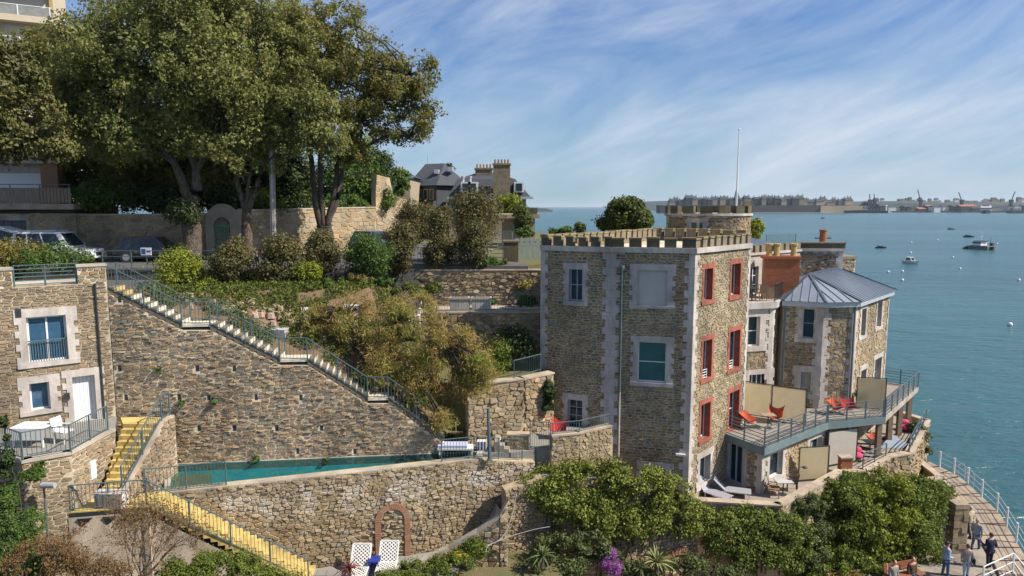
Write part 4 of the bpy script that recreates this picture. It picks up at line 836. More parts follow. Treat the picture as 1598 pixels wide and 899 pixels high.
# ---- castle terrace on the right with its walls
def terrace():
    edge = [(8.75, 30.75), (12.45, 30.2), (17.35, 34.35), (18.6, 34.6), (21.0, 36.6), (22.6, 37.2), (27.2, 43.2), (26.2, 46)]
    poly = edge + [(24, 46), (16, 40), (11, 34.5), (8.5, 31.5)]
    struct(MB().prism(poly, 2.6, ZT).build('terrace_ground', 'paving_terr'))
    t = thing('terrace_wall', 'rubble sea wall with pale coping round the castle terrace', 'wall', (14, 31, 2.8))
    core = MB(); cop = MB(); lim = [0, 0, 0, .0, .0, 0, 0]
    for k in range(7):
        m = wmap(edge[k], edge[k + 1]); h = .3 if k < 2 else .22
        core.obox(m, 0, m.L, 2.6, ZT + h, -.3, .02); cop.obox(m, -.02, m.L + .02, ZT + h, ZT + h + .08, -.36, .1)
    core.build('core', 'mortar_tan', t); cop.build('coping', 'coping', t)
    for k in range(2, 7):
        m = wmap(edge[k], edge[k + 1]); rubble(t, m, [(0, 3.0), (m.L, 3.0), (m.L, ZT + .2), (0, ZT + .2)], [], .36, .2, 'stone_tan', 60 + k, (.03, .12), nmax=55)
    m = wmap(edge[0], edge[1]); rubble(t, m, [(0, 4.6), (m.L, 4.6), (m.L, ZT + .2), (0, ZT + .2)], [], .4, .2, 'stone_tan', 59, nmax=20)
    m = wmap(edge[1], edge[2]); rubble(t, m, [(0, 4.6), (m.L, 4.6), (m.L, ZT + .2), (0, ZT + .2)], [], .4, .2, 'stone_tan', 58, nmax=20)
    # lower landing with brick pier and basin
    lp = thing('landing_wall', 'low pale coped wall forming a sunken basin below the terrace', 'wall', (24, 38, 3)); a, b = PZ(1350, 742, 5.1), PZ(1420, 712, 5.1); c = PZ(1462, 745, 5.1); d = PZ(1385, 760, 5.1)
    for p, q in ((a, b), (b, c), (c, d)):
        m = wmap(p, q); MB().obox(m, 0, m.L, 2.9, 5.1, -.3, 0).build('core', 'stone_tan', lp); MB().obox(m, -.05, m.L + .05, 5.1, 5.2, -.36, .06).build('coping', 'coping', lp)
    MB().prism([tuple(a)[:2], tuple(b)[:2], tuple(c)[:2], tuple(d)[:2]], 2.9, 3.9).build('basin_floor', 'soil', lp)
    bp = PZ(1318, 738, ZT); k = thing('brick_pier', 'short red brick pier on the terrace edge below the deck', 'pier', (bp.x, bp.y, ZT)); MB().box(bp.x - .3, bp.x + .3, bp.y - .2, bp.y + .2, ZT, ZT + .85).build('shaft', 'brick', k); MB().box(bp.x - .34, bp.x + .34, bp.y - .24, bp.y + .24, ZT + .85, ZT + .93).build('cap', 'coping', k)
    m = wmap(edge[3], edge[4]); m2 = wmap(edge[5], edge[6])
    railing('terrace_railing', 'low grey railing on the terrace edge beside the pink cushion', [m(.1, ZT + .3, -.15), m(m.L - .1, ZT + .3, -.15)], .75, 1, 'rail_steel', style='rails', rails=2, post_every=1.2)
    railing('terrace_railing', 'grey railing along the sea edge of the lower terrace under the deck', [m2(.1, ZT + .3, -.15), m2(m2.L - .3, ZT + .3, -.15)], .8, 1, 'rail_steel', style='rails', rails=3, post_every=1.3)
    railing('ramp_railing', 'sloping grey handrail beside the sunken basin wall', [tuple(PZ(1342, 745, 5.25)), tuple(PZ(1416, 709, 5.25))], .8, 1, 'rail_steel', style='rails', rails=1, post_every=2)
mat('coping', (.44, .36, .27), (.34, .27, .20), 2.5, .9, .35, bscale=20); mat('paving_terr', (.30, .25, .205), (.24, .20, .165), 2, .9, .25)
terrace()
# ================================================================== POOL SIDE
mat('step_dark', (.20, .165, .12), (.13, .11, .085), 4, .92, .4)  # dark step sides: the shadow under the overhang is put into the colour
def retaining():
    t = thing('retaining_wall', 'tall rubble retaining wall behind the pool carrying the long stair', 'wall', (RA[0] + 7, RA[1] + .9, 9.9))
    off = .22
    top = [(u, z - off) for u, z in SNU]; U1 = SNU[-1][0]
    poly = [(0, ZP - .25), (U1, ZP - .25)] + [(u, max(z, ZP)) for u, z in top[::-1]]; poly[-1] = (0, top[0][1])
    n = len(poly); vs = [RW(u, z, 0) for u, z in poly] + [RW(u, z, -.9) for u, z in poly]
    MB().add(vs, [tuple(range(n))] + [(i, (i + 1) % n, n + (i + 1) % n, n + i) for i in range(n)]).build('core', 'mortar_grey', t)
    rnd = random.Random(5); holes = []
    for r, (py, xs) in enumerate(((467, (187,)), (575, (187, 248, 308, 366)), (620, (197, 280, 326, 400, 470)), (668, (311, 366, 432, 502)), (704, (465, 554)))):
        for x in xs:
            p = PL(x, py, RA, RB); u = RW.inv(p)
            if inpoly((u, p.z), poly): holes.append((u - .06, u + .06, p.z - .12, p.z + .12))
    rubble(t, RW, poly, [(a - .02, b + .02, c - .02, d + .02) for a, b, c, d in holes], .29, .125, 'stone_grey', 71, (.015, .06), gap=.02, nmax=300)
    for o in holes:
        MB().obox(RW, *o, -.02, .006).build('weep_hole', 'slab_dark', t)
    for k, (x, y) in enumerate(((160, 575), (250, 576), (284, 628), (335, 625), (400, 714), (510, 716))):
        p = PL(x, y, RA, RB); tf = thing('wall_plant', ['tuft of weeds growing from the retaining wall next to the stone house', 'small weed in the retaining wall below the first landing', 'leafy weed below a drain hole left of the pool', 'weed tuft under a drain hole above the pool', 'weed clump at the foot of the retaining wall behind the pool', 'grassy clump at the pool edge below the retaining wall'][k], 'plant', tuple(RW(RW.inv(p), p.z, .08)))
        P, Nn = clump_points([(*RW(RW.inv(p), p.z, .1), .16)], 70, 700 + k); leaf_obj('foliage', P, Nn, .10, 'leaf_green', tf, k)
    # stair on top: steps, landings
    s = thing('long_stair', 'long pale outdoor stair descending along the top of the retaining wall', 'stairs', tuple(RW(0, SNU[0][1], -.5)))
    for (a, za), (b, zb) in zip(SNU[:-1], SNU[1:]):
        if abs(za - zb) < .12:
            MB().obox(RW, a + .01, b - .01, za - .09, za - .004, -1.0, .015).build('landing', 'step_white', s); continue
        k = max(2, round((za - zb) / .172)); du = (b - a) / k; dz = (za - zb) / k
        for i in range(k):
            q = MB(); u0, u1 = a + i * du, a + (i + 1) * du; z = za - (i + 1) * dz + dz
            q.obox(RW, u0, u1 - .003, z - .3, z, -1.0, .005, 0)
            q.obox(RW, u1 - .003, u1 + .006, z - dz + .004, z - .004, -.98, .004, 1)
            o = q.build('step', ['step_dark', 'step_yellow' if a < 1 and i < 2 else 'step_white'], s)
    pts = [RW(u, z, .02) for u, z in SNU]
    railing('stair_railing', 'blue green bar railing following the long stair above the pool', pts, .95, .125, 'rail_green', post_every=1.6)
    back = [RW(u, z, -1.02) for u, z in SNU[:4]]
    railing('stair_railing', 'blue green inner railing on the garden side of the long stair', back, .95, .14, 'rail_green', post_every=1.6)
retaining()
# pool front wall and pool
QA, QB = (-14.35, 24.15), (1.0, 28.75)
QW = wmap(QA, QB)
PN = lambda x: QA[1] + (x - QA[0]) * (QB[1] - QA[1]) / (QB[0] - QA[0])
PFY = lambda x: RA[1] + (x - RA[0]) * (RB[1] - RA[1]) / (RB[0] - RA[0])
def pool_stone():
    m = mat('stone_pool', (.42, .33, .20), (.25, .19, .115), 7, .9, .8, ramp=STONE_TAN, rmix=.3, bscale=26, bdist=.03); N = m.node_tree.nodes; L = m.node_tree.links; b = N['Principled BSDF']; src = b.inputs['Base Color'].links[0].from_socket
    g = N.new('ShaderNodeNewGeometry'); n = N.new('ShaderNodeTexNoise'); n.inputs['Scale'].default_value = .9; n.inputs['Detail'].default_value = 8; n.inputs['Roughness'].default_value = .7; L.new(g.outputs['Position'], n.inputs['Vector']); sp = N.new('ShaderNodeSeparateXYZ'); L.new(g.outputs['Position'], sp.inputs[0])
    band = N.new('ShaderNodeMapRange'); band.inputs[1].default_value = 8.3; band.inputs[2].default_value = 9.3; L.new(sp.outputs[2], band.inputs[0]); b2 = N.new('ShaderNodeMapRange'); b2.inputs[1].default_value = 10.2; b2.inputs[2].default_value = 9.7; L.new(sp.outputs[2], b2.inputs[0])
    mu = N.new('ShaderNodeMath'); mu.operation = 'MULTIPLY'; L.new(band.outputs[0], mu.inputs[0]); L.new(b2.outputs[0], mu.inputs[1]); r = N.new('ShaderNodeMapRange'); r.inputs[1].default_value = .46; r.inputs[2].default_value = .62; L.new(n.outputs[0], r.inputs[0]); m2 = N.new('ShaderNodeMath'); m2.operation = 'MULTIPLY'; L.new(mu.outputs[0], m2.inputs[0]); L.new(r.outputs[0], m2.inputs[1])
    mx = N.new('ShaderNodeMix'); mx.data_type = 'RGBA'; L.new(m2.outputs[0], mx.inputs[0]); L.new(src, mx.inputs[6]); mx.inputs[7].default_value = (.50, .45, .38, 1); L.new(mx.outputs[2], b.inputs['Base Color'])
pool_stone()
def pool():
    w = thing('pool_wall', 'sunlit tan rubble wall below the swimming pool with a bricked-up arch', 'wall', (-6, 26, ZL - .4))
    topz = lambda u: ZP + .12 if u < QW.L - 2.6 else ZP + .12 - (u - QW.L + 2.6) * .16
    L = QW.L; poly = [(0, ZL - .4), (L, ZL - .4), (L, topz(L)), (L - 2.6, ZP + .12), (0, ZP + .12)]
    n = 5; vs = [QW(u, z, 0) for u, z in poly] + [QW(u, z, -.45) for u, z in poly]
    MB().add(vs, [tuple(range(n))] + [(i, (i + 1) % n, n + (i + 1) % n, n + i) for i in range(n)]).build('core', 'mortar_tan', w)
    a0 = pxrect(QW, 585, 640, 785, 862); uc = (a0[0] + a0[1]) / 2; ro, ri = (a0[1] - a0[0]) / 2, (a0[1] - a0[0]) / 2 - .24; zs = a0[3] - ro
    def in_arch(u, z): return (abs(u - uc) < ro and z < zs) or (z >= zs and math.hypot(u - uc, z - zs) < ro)
    def ring(u, z): return in_arch(u, z) and not ((abs(u - uc) < ri and z < zs) or (z >= zs and math.hypot(u - uc, z - zs) < ri))
    rubble(w, QW, poly, [], .25, .145, 'stone_pool', 81, (.02, .08), gap=.012, nmax=240, skip=in_arch)
    rubble(w, wmap(QW(0, 0, -.1)[:2], QW(L, 0, -.1)[:2]), [(uc - ri, ZL - .2), (uc + ri, ZL - .2), (uc + ri, zs + ri), (uc - ri, zs + ri)], [], .25, .13, 'stone_tan', 82, (.13, .16), gap=.014, nmax=60, skip=lambda u, z: z >= zs and math.hypot(u - uc, z - zs) > ri - .05)
    k = 0
    for i in range(21):
        th = math.pi * (i + .5) / 21; q = MB(); h = math.pi / 21 * .44; P = []
        for th2, r in ((th - h, ri), (th + h, ri), (th + h, ro), (th - h, ro)): P.append((uc + r * math.cos(th2), zs + r * math.sin(th2)))
        q.add([QW(*p, .09) for p in P] + [QW(*p, -.02) for p in P], [(0, 1, 2, 3), (0, 4, 5, 1), (1, 5, 6, 2), (2, 6, 7, 3), (3, 7, 4, 0)]); q.build('brick', 'brick_soft', w)
    z = ZL
    while z < zs - .05:
        for sgn in (-1, 1): MB().obox(QW, uc + (ri if sgn > 0 else -ro), uc + (ro if sgn > 0 else -ri), z, z + .085, -.02, .09).build('brick', 'brick_soft', w)
        z += .1
    # pale salt bloom patches: thin crusts over the stones
    # coping and pool
    t = thing('swimming_pool', 'long narrow dark teal swimming pool on the stone terrace', 'pool', (-8, 27, ZP - 1.4))
    xl, xr = -13.0, -1.55; ny, fy = .42, .12
    near = lambda x: PN(x) + .24; far = lambda x: PFY(x) - .12
    N0, N1, F0, F1 = (xl, near(xl)), (xr, near(xr)), (xl - 1.1, far(xl - 1.1)), (xr, far(xr))
    b = MB(); zb = ZP - 1.35
    ring_ = [N0, N1, F1, F0]; b.add([(*p, zb) for p in ring_] + [(*p, ZP + .12) for p in ring_], [(0, 1, 2, 3)] + [(i, (i + 1) % 4, 4 + (i + 1) % 4, 4 + i) for i in range(4)]); b.build('basin', 'pool_liner', t)
    MB().prism([(xl + .02, near(xl) + .02), (xl + 1.0, near(xl + 1) + .02), (xl + .35, far(xl + .35) - .02), (xl - 1.06, far(xl - 1.06) - .02)], zb, ZP - .32).build('shallow_ledge', 'pool_ledge', t)
    MB().add([(*p, ZP + .085) for p in ring_], [(0, 1, 2, 3)]).build('water', 'pool_water', t)
    c = MB(); V = lambda p: Vector((*p, 0))
    out = [(xl - .05, PN(xl - .05) - .02), (xr + .3, PN(xr + .3) - .02), (xr + .3, far(xr) + .12), (F0[0] - .4, far(F0[0] - .4) + .12)]
    for i in range(4):
        j = (i + 1) % 4; c.add([(*ring_[i], ZP + .13), (*ring_[j], ZP + .13), (*out[j], ZP + .13), (*out[i], ZP + .13), (*ring_[i], ZP - .2), (*ring_[j], ZP - .2), (*out[j], ZP - .2), (*out[i], ZP - .2)], [(0, 1, 2, 3), (0, 4, 5, 1), (3, 2, 6, 7), (1, 5, 6, 2), (0, 3, 7, 4)])
    c.build('coping', 'concrete', t)
    # deck at the right end of the pool, the small stair, and railings
    struct(MB().prism([(xr + .32, PN(xr + .3) + .42), (1.0, PN(1.0) + .42), (1.2, 29.6), (-.2, 30.3), (xr + .32, 29.2)], 6, ZP + .08).build('pool_deck', 'paving'))
    struct(MB().prism([(-14.5, 24.3), (-13.1, PN(-13.1) + .4), (-14.15, far(-14.15)), (-16.2, 27.0)], 6, ZP - .05).build('pool_side_ground', 'concrete'))
    struct(MB().prism([(-13.2, PN(-13.2) + .44), (xr + .3, PN(xr + .3) + .44), (xr + .3, far(xr) + .1), (-14.2, far(-14.2) + .1)], 5.5, ZP - 1.45).build('pool_ground', 'concrete'))
    railing('pool_railing', 'blue green bar railing on the wall at the left end of the pool', [QW(.7, ZP + .13, -.1), QW(3.5, ZP + .13, -.1)], .95, .125, 'rail_green', post_every=1.5)
    railing('pool_railing', 'blue green bar railing at the right end of the pool beside the steps', [QW(L - 4.1, ZP + .13, -.12), QW(L - 2.7, ZP + .13, -.12), QW(L - .55, ZP - .2, -.12)], .95, .125, 'rail_green', post_every=1.4)
    MB_ = MB()
    s = thing('pool_steps', 'short pale steps going down beside the right end of the pool', 'stairs', tuple(PZ(790, 715, ZP)))
    p0, p1 = PZ(772, 690, ZP + .55), PZ(824, 728, ZP - .55); m = wmap(p0, p1); kk = 7
    for i in range(kk):
        q = MB(); z = p0.z - i * (p0.z - p1.z) / kk; u0, u1 = i * m.L / kk, (i + 1) * m.L / kk; q.obox(m, u0, u1, z - .6, z, -1.0, 0, 0); q.obox(m, u1, u1 + .006, z - .16, z - .004, -.98, -.02, 1); q.build('step', ['step_grey', 'step_white'], s)
    pp = PZ(764, 718, ZP + .1); k = thing('lamp_post', 'dark grey steel post standing at the right end of the pool', 'post', tuple(pp)); MB().tube([pp, pp + Vector((-.05, 0, 2.25))], [.075, .06], 8).build('pole', 'rail_steel', k); MB().lathe([(.13, 0), (.13, .03), (.08, .05)], pp, 10).build('base_plate', 'rail_steel', k)
    for k, (x, y, l) in enumerate(((712, 706, 'white and blue towel laid on a lounger beside the pool end'),)):
        p = PZ(x, y, ZP + .1); q = thing('sun_lounger', 'white sun lounger with folded towel at the far end of the pool', 'lounger', tuple(p)); MB().box(p.x - .8, p.x + .8, p.y - .3, p.y + .3, ZP + .3, ZP + .38).build('frame', 'plastic_white', q); MB().box(p.x - .78, p.x + .5, p.y - .28, p.y + .28, ZP + .383, ZP + .5).build('cushion', 'cloth_stripe', q)
        for a in (-.7, .7):
            for b in (-.25, .25): MB().box(p.x + a - .03, p.x + a + .03, p.y + b - .03, p.y + b + .03, ZP + .08, ZP + .3).build('leg', 'plastic_white', q)
    for k, (x, y) in enumerate(((752, 693), (778, 689))):
        p = PZ(x, y + 8, ZP + .1); q = thing('towel_basket', ['blue and white striped towel basket left of the steel post', 'blue and white striped towel basket right of the steel post'][k], 'basket', tuple(p)); MB().box(p.x - .2, p.x + .2, p.y - .15, p.y + .15, ZP + .08, ZP + .5).build('body', 'plastic_white', q)
        for a in (-.14, 0, .14): MB().box(p.x + a - .03, p.x + a + .03, p.y - .158, p.y - .15, ZP + .1, ZP + .49).build('stripe', 'cloth_blue', q)
mat('brick_soft', (.33, .17, .10), (.22, .115, .07), 10, .9, .4, ramp=[(.34, .18, .11), (.25, .125, .075), (.38, .24, .15)], rmix=.4)
pool()
# lower terrace, ramp and parapet
def lower():
    lt = [(-9, 24.2), (-1, 24.2), (0.2, 27.5), (-1.5, 28), (-9.5, PN(-9.5) - .02)]
    struct(MB().prism([(-20, 14), (2, 14), (2, 28.9), (-14.2, 24.1), (-20, 24)], 2.0, ZL - .06).build('lower_ground', 'soil_grass'))
    g = struct(MB().prism([(-8.6, 24.6), (-3.0, 24.6), (-2.2, PN(-2.2) - .01), (-8.6, PN(-8.6) - .01)], ZL - .3, ZL - .02).build('lower_terrace', 'paving'))
    rn = random.Random(9); y = 24.65
    while y < 27.2:
        x = -8.6 + rn.uniform(-.3, 0)
        while x < -2.6:
            wd = rn.choice((.4, .55, .7))
            if y + .4 < PN(x) - .05 and x > -8.55: MB().box(x, x + wd - .02, y, y + .4, ZL - .02, ZL + rn.uniform(.004, .014)).build('paving_stone', 'paving', g)
            x += wd
        y += .42
    # ramp along the wall foot
    ez = [(622, 868, ZL), (690, 848, 6.9), (740, 818, 7.6), (778, 790, 8.5), (800, 765, 9.3)]
    r = MB(); prev = None; inn = []; o = []
    par = [(598, 893, 6.85), (650, 878, 6.9), (700, 852, 7.3), (745, 826, 7.95), (779, 803, 8.6), (792, 780, 9.2)]
    PP = [PZ(*q) for q in par]; 
    for p in PP:
        q = Vector((p.x - .5, min(PN(p.x - .5) - .02, p.y + 2.2), p.z - .95)); inn.append(q)
    vs = [tuple(p - Vector((0, 0, .95))) for p in PP] + [tuple(q) for q in inn]; n = len(PP)
    r.add(vs, [(i, i + 1, n + i + 1, n + i) for i in range(n - 1)]); struct(r.build('ramp_path', 'concrete'))
    t = thing('ramp_parapet', 'curved low concrete parapet beside the ramp under the pool wall', 'wall', tuple(PP[2] - Vector((0, 0, 1))))
    c = MB()
    for i in range(n - 1):
        a, b = PP[i], PP[i + 1]; d = (b - a).to_2d().normalized(); nn = Vector((d.y, -d.x, 0)) * .14; Z = Vector((0, 0, 1))
        c.add([a + nn, b + nn, b - nn, a - nn, a + nn - Z * .14, b + nn - Z * .14, b - nn - Z * 1.0, a - nn - Z * 1.0], [(0, 1, 2, 3), (0, 4, 5, 1), (2, 6, 7, 3), (1, 5, 6, 2), (0, 3, 7, 4)])
    c.build('core', 'concrete', t)
    rw = thing('garden_wall', 'curved rough stone wall under the ramp parapet with a grey hose', 'wall', tuple(PP[3] - Vector((0, 0, 4))))
    for i in range(n - 1):
        a, b = PP[i], PP[i + 1]; d = (b - a).to_2d().normalized(); nn = Vector((d.y, -d.x)) * .1; m = wmap(a.to_2d() + nn, b.to_2d() + nn); P = [(0, 3.2), (m.L, 3.2), (m.L, b.z - .1), (0, a.z - .1)]
        MB().add([m(*q) for q in P] + [m(*q, -.3) for q in P], [(0, 1, 2, 3), (3, 2, 6, 7), (0, 3, 7, 4), (1, 5, 6, 2)]).build('core', 'mortar_tan', rw); rubble(rw, m, P, [], .26, .16, 'stone_tan', 812 + i, (.03, .1), gap=.012, nmax=50)
    # lattice chairs
    for k, (x, lab) in enumerate(((-6.05, 'white lattice lounge chair on the left of the blue table'), (-4.98, 'white lattice lounge chair on the right of the blue table'))):
        y = 25.75 + .25 * k; q = thing('lattice_chair', lab, 'chair', (x, y, ZL + .01)); z = ZL + .01; w = .36
        fr = MB()
        S = [Vector((x, y - .85, z + .3)), Vector((x, y - .1, z + .32)), Vector((x + .02, y + .34, z + 1.0))]
        for sx in (-w, w):
            o_ = Vector((sx, 0, 0))
            for a, b in zip(S[:-1], S[1:]): fr.beam(a + o_, b + o_, .06, .05)
        for a in S: fr.beam(a + Vector((-w, 0, 0)), a + Vector((w, 0, 0)), .05, .05)
        fr.build('frame', 'plastic_white', q)
        for sx in (-w, w):
            MB().beam((x + sx, y - .85, z), (x + sx, y - .85, z + .34), .05, .05).build('leg', 'plastic_white', q); MB().beam((x + sx, y + .35, z), (x + sx, y, z + .36), .05, .05).build('leg', 'plastic_white', q)
        for nm, a, b in (('seat_lattice', S[0], S[1]), ('back_lattice', S[1], S[2])):
            la = MB(); nu, nv = 9, 12
            for i in range(nu):
                for j in range(nv):
                    if (i + j) % 2: continue
                    f0, f1 = j / nv, (j + 1) / nv; x0, x1 = -w + 2 * w * i / nu, -w + 2 * w * (i + 1) / nu; p, p2 = a.lerp(b, f0), a.lerp(b, f1); e = .008
                    la.add([p + Vector((x0 - e, 0, .02)), p + Vector((x1 + e, 0, .02)), p2 + Vector((x1 + e, 0, .02)), p2 + Vector((x0 - e, 0, .02))], [(0, 1, 2, 3)])
            bk = la; bk.build(nm, 'plastic_white', q)
            d = (b - a); nn = Vector((0, -d.z, d.y)).normalized() * -.02
            MB().add([a + Vector((-w, 0, 0)) + nn, a + Vector((w, 0, 0)) + nn, b + Vector((w, 0, 0)) + nn, b + Vector((-w, 0, 0)) + nn], [(0, 1, 2, 3)]).build('backing', 'lattice_gap', q)
    q = thing('side_table', 'small blue side table between the two lattice chairs', 'table', (-5.5, 25.75, ZL + .01)); MB().box(-5.72, -5.28, 25.5, 26.0, ZL + .5, ZL + .56).build('table_top', 'cloth_blue', q); MB().box(-5.7, -5.3, 25.9, 25.97, ZL + .1, ZL + .5).build('back_panel', 'cloth_blue', q)
    for a in (-5.69, -5.33):
        for b in (25.53, 25.88): MB().box(a, a + .04, b, b + .04, ZL + .01, ZL + .5).build('leg', 'cloth_blue', q)
mat('lattice_gap', (.20, .13, .08), (.14, .09, .06), 5, .9, 0)
lower()
# ================================================================== LEFT HOUSE, TERRACE, YELLOW STAIRS
HC = (-16.25, 27.2); HD = Vector((.8, .6)); HL = (HC[0] - 6.4 * .8, HC[1] - 6.4 * .6)
HW = wmap(HL, HC)
ZH = 12.45
def left_house():
    t = thing('stone_house', 'stone house with white framed windows at the left above the yellow stair', 'house', (-18.5, 26, 6))
    w1 = pxrect(HW, 43, 105, 493, 564); w2 = pxrect(HW, 47, 78, 597, 640); dr = pxrect(HW, 115, 150, 586, 664); dr = (dr[0], dr[1], ZH + .02, dr[3]); L = HW.L
    zt = PL(60, 447, HL, HC).z; zc = PL(140, 413, HL, HC).z
    mb = MB(); wall_face(mb, HW, 0, L, 5, zt, [w1, w2, dr]); mb.add([(*HC, 5), (-16.9, 28.2, 5), (-16.9, 28.2, zt), (*HC, zt)], [(0, 1, 2, 3)]); mb.add([HW(0, zt), HW(L, zt), HW(L, zt, -2.5), HW(0, zt, -2.5)], [(0, 1, 2, 3)])
    mb.build('wall', 'mortar_house', t)
    up = lambda x: HW.inv(PL(x, 430, HL, HC))
    for nm, a, b in (('pier', up(-60), up(19)), ('pier', up(121), L)):
        p = MB(); p.obox(HW, a, b, zt, zc - .08, -.6, 0); o = p.build(nm, 'mortar_cream', t); MB().obox(HW, a - .04, b + .04, zc - .08, zc, -.65, .05).build('cap', 'concrete', o)
        rubble(t, HW, [(a, zt), (b, zt), (b, zc - .1), (a, zc - .1)], [], .3, .15, 'stone_brown', 90 + int(a), nmax=40)
    gr = lambda o, w=.2: (o[0] - w, o[1] + w, o[2] - .14, o[3] + .22)
    rubble(t, HW, [(0, 7), (L, 7), (L, zt), (0, zt)], [gr(w1), gr(w2), gr(dr)], .30, .11, 'stone_warm', 91, (.012, .04), gap=.014, nmax=220, vis=lambda u, v: (v > 12) * (u > 1.6) + .2)
    fr = window(t, HW, w1, .2, 'frame_white', 'glass_blue', bars=(1, 0), sur='paint_white', w=.25, w2=.38, lint=.32, sill=.18, fw=.07)
    g = MB(); a, b, c, d = w1; g.obox(HW, a, b, c + .82, c + .86, -.06, -.02)
    for k in range(15): u = a + (b - a) * (k + .5) / 15; g.obox(HW, u - .01, u + .01, c + .02, c + .82, -.055, -.03)
    g.build('guard_rail', 'rail_green', fr)
    window(t, HW, w2, .28, 'frame_white', 'glass_blue', bars=(0, 0), sur='paint_white', w=.25, w2=.36, lint=.28)
    a, b, c, d = dr; db = MB()
    for k in range(6): db.obox(HW, a + (b - a) * k / 6 + .004, a + (b - a) * (k + 1) / 6 - .004, c, d, -.24, -.2)
    do = db.build('door', 'frame_white', t); s = MB(); surround(s, HW, dr, .2, .34, .05, lint=.28, sill=.01); s.build('surround', 'paint_white', do); r = MB(); reveal(r, HW, dr, .24); r.build('reveal', 'paint_white', do)
    MB().obox(HW, a - .3, a - .12, c + 1.0, c + 1.25, .05, .12).build('letter_box', 'rail_dark', t)
    MB().tube([HW(L - .42, 9.5, .08), HW(L - .42, zt, .08)], .04, 8).build('drain_pipe', 'rail_dark', t)
    MB().obox(HW, up(19), up(28), PL(24, 560 - 65, HL, HC).z, PL(24, 482, HL, HC).z, .05, .08).build('vent', 'rail_dark', t)
    railing('yard_fence', 'dark green panel fence between the two stone piers above the house', [HW(up(21), zt, -.1), HW(up(70), zt, -.1), HW(up(119), zt, -.1)], .82, 1, 'rail_green', style='rails', rails=5, post_every=3)
    # terrace in front of the door
    tp = [(-19.6, 24.6), (-18.3, 23.2), (-16.45, 22.1), (-15.35, 22.9), (-15.3, 25.4), (-16.2, 27.15)]
    struct(MB().prism(tp, 6, ZH).build('house_terrace', 'paving'))
    q = thing('terrace_retaining_wall', 'curved rubble wall carrying the small terrace of the stone house', 'wall', (-16.5, 23, 6))
    co = MB()
    for i in range(4):
        m = wmap(tp[i], tp[i + 1]); co.obox(m, -.04, m.L + .04, ZH - .02, ZH + .09, -.3, .06)
        MB().obox(m, 0, m.L, 6, ZH - .02, -.15, .01).build('core', 'mortar_house', q)
        rubble(q, m, [(0, 7.4), (m.L, 7.4), (m.L, ZH - .03), (0, ZH - .03)], [(.9, 1.25, 11.1, 11.8)] if i == 3 else [], .30, .13, 'stone_warm', 95 + i, (.015, .05), nmax=90 if i == 2 else 60)
        if i == 3:
            f = MB(); f.obox(m, .92, 1.23, 11.12, 11.78, .012, .05); f.build('small_window', 'frame_white', q)
    co.build('coping', 'concrete', q)
    rl = [(*p, ZH + .09) for p in tp]; rl = [(x, y, z) for x, y, z in rl]
    railing('terrace_railing', 'blue green railing round the small terrace of the stone house', [rl[0], rl[1], rl[2], rl[3], (-15.4, 25.2, ZH + .09)], .95, .125, 'rail_green', post_every=1.4)
    p = Vector((-17.3, 23.9, ZH)); k = thing('terrace_table', 'white table covered with a cloth on the small house terrace', 'table', tuple(p)); MB().box(p.x - .6, p.x + .6, p.y - .4, p.y + .4, ZH + .68, ZH + .72).build('table_top', 'plastic_white', k); MB().prism([(p.x - .62, p.y - .42), (p.x + .62, p.y - .42), (p.x + .66, p.y - .46), (p.x - .66, p.y - .46)], ZH + .3, ZH + .735).build('cloth', 'cloth_white', k)
    for a in (-.52, .52):
        for b in (-.33, .33): MB().box(p.x + a - .03, p.x + a + .03, p.y + b - .03, p.y + b + .03, ZH, ZH + .68).build('leg', 'plastic_white', k)
    garden_chair((-16.35, 24.1, ZH), 1.4, 'plastic_white', 'white garden chair beside the covered terrace table')
    # yellow stair, upper flight (towards the camera)
    s = thing('yellow_stair', 'bright yellow stair coming down from the house terrace to the pool landing', 'stairs', (-14.7, 25, 10)); n = 11; y0, y1 = 26.0, 23.75; z0, z1 = ZH - .1, 10.45
    MB().prism([(-15.3, 26.02), (-13.95, 26.02), (-13.95, 26.9), (-15.9, 26.9)], 10, z0 + .16).build('top_landing', 'step_yellow', s)
    for i in range(n):
        z = z0 - i * (z0 - z1) / n; ya = y0 + (y1 - y0) * i / n; yb = y0 + (y1 - y0) * (i + 1) / n; MB().box(-15.28 + .03 * i, -13.98 + .0 * i, yb, ya + .02, 9.5, z).build('step', 'step_yellow', s)
    wl = thing('stair_side_wall', 'sloping rubble side wall on the right of the upper yellow stair', 'wall', (-13.8, 25, 10)); m = wmap((-13.95, 23.6), (-13.6, 26.8)); m = wmap((-13.94, 23.55), (-13.55, 26.6))
    po = [(0, 10.1), (m.L, 10.1), (m.L, ZH + .25), (m.L * .8, ZH + .2), (0, 10.75)]; vs = [m(u, z, 0) for u, z in po] + [m(u, z, -.28) for u, z in po]
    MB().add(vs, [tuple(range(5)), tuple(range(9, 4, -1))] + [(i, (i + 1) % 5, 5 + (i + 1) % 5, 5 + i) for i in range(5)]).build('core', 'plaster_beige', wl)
    rubble(wl, m, po, [], .26, .14, 'stone_warm', 99, nmax=60)
    railing('stair_railing', 'blue green railing climbing the right side of the upper yellow stair', [m(.05, 10.78, -.14), m(m.L * .8, ZH + .22, -.14), m(m.L - .1, ZH + .27, -.14)], .95, .125, 'rail_green')
    # landing and lower flight along the pool wall
    LZ = 10.4
    lp = [(-15.5, 22.75), (-13.0, 23.25), (-13.0, PN(-13.0) - .03), (-13.9, PN(-13.9) - .03), (-13.98, 23.9), (-15.3, 23.9)]
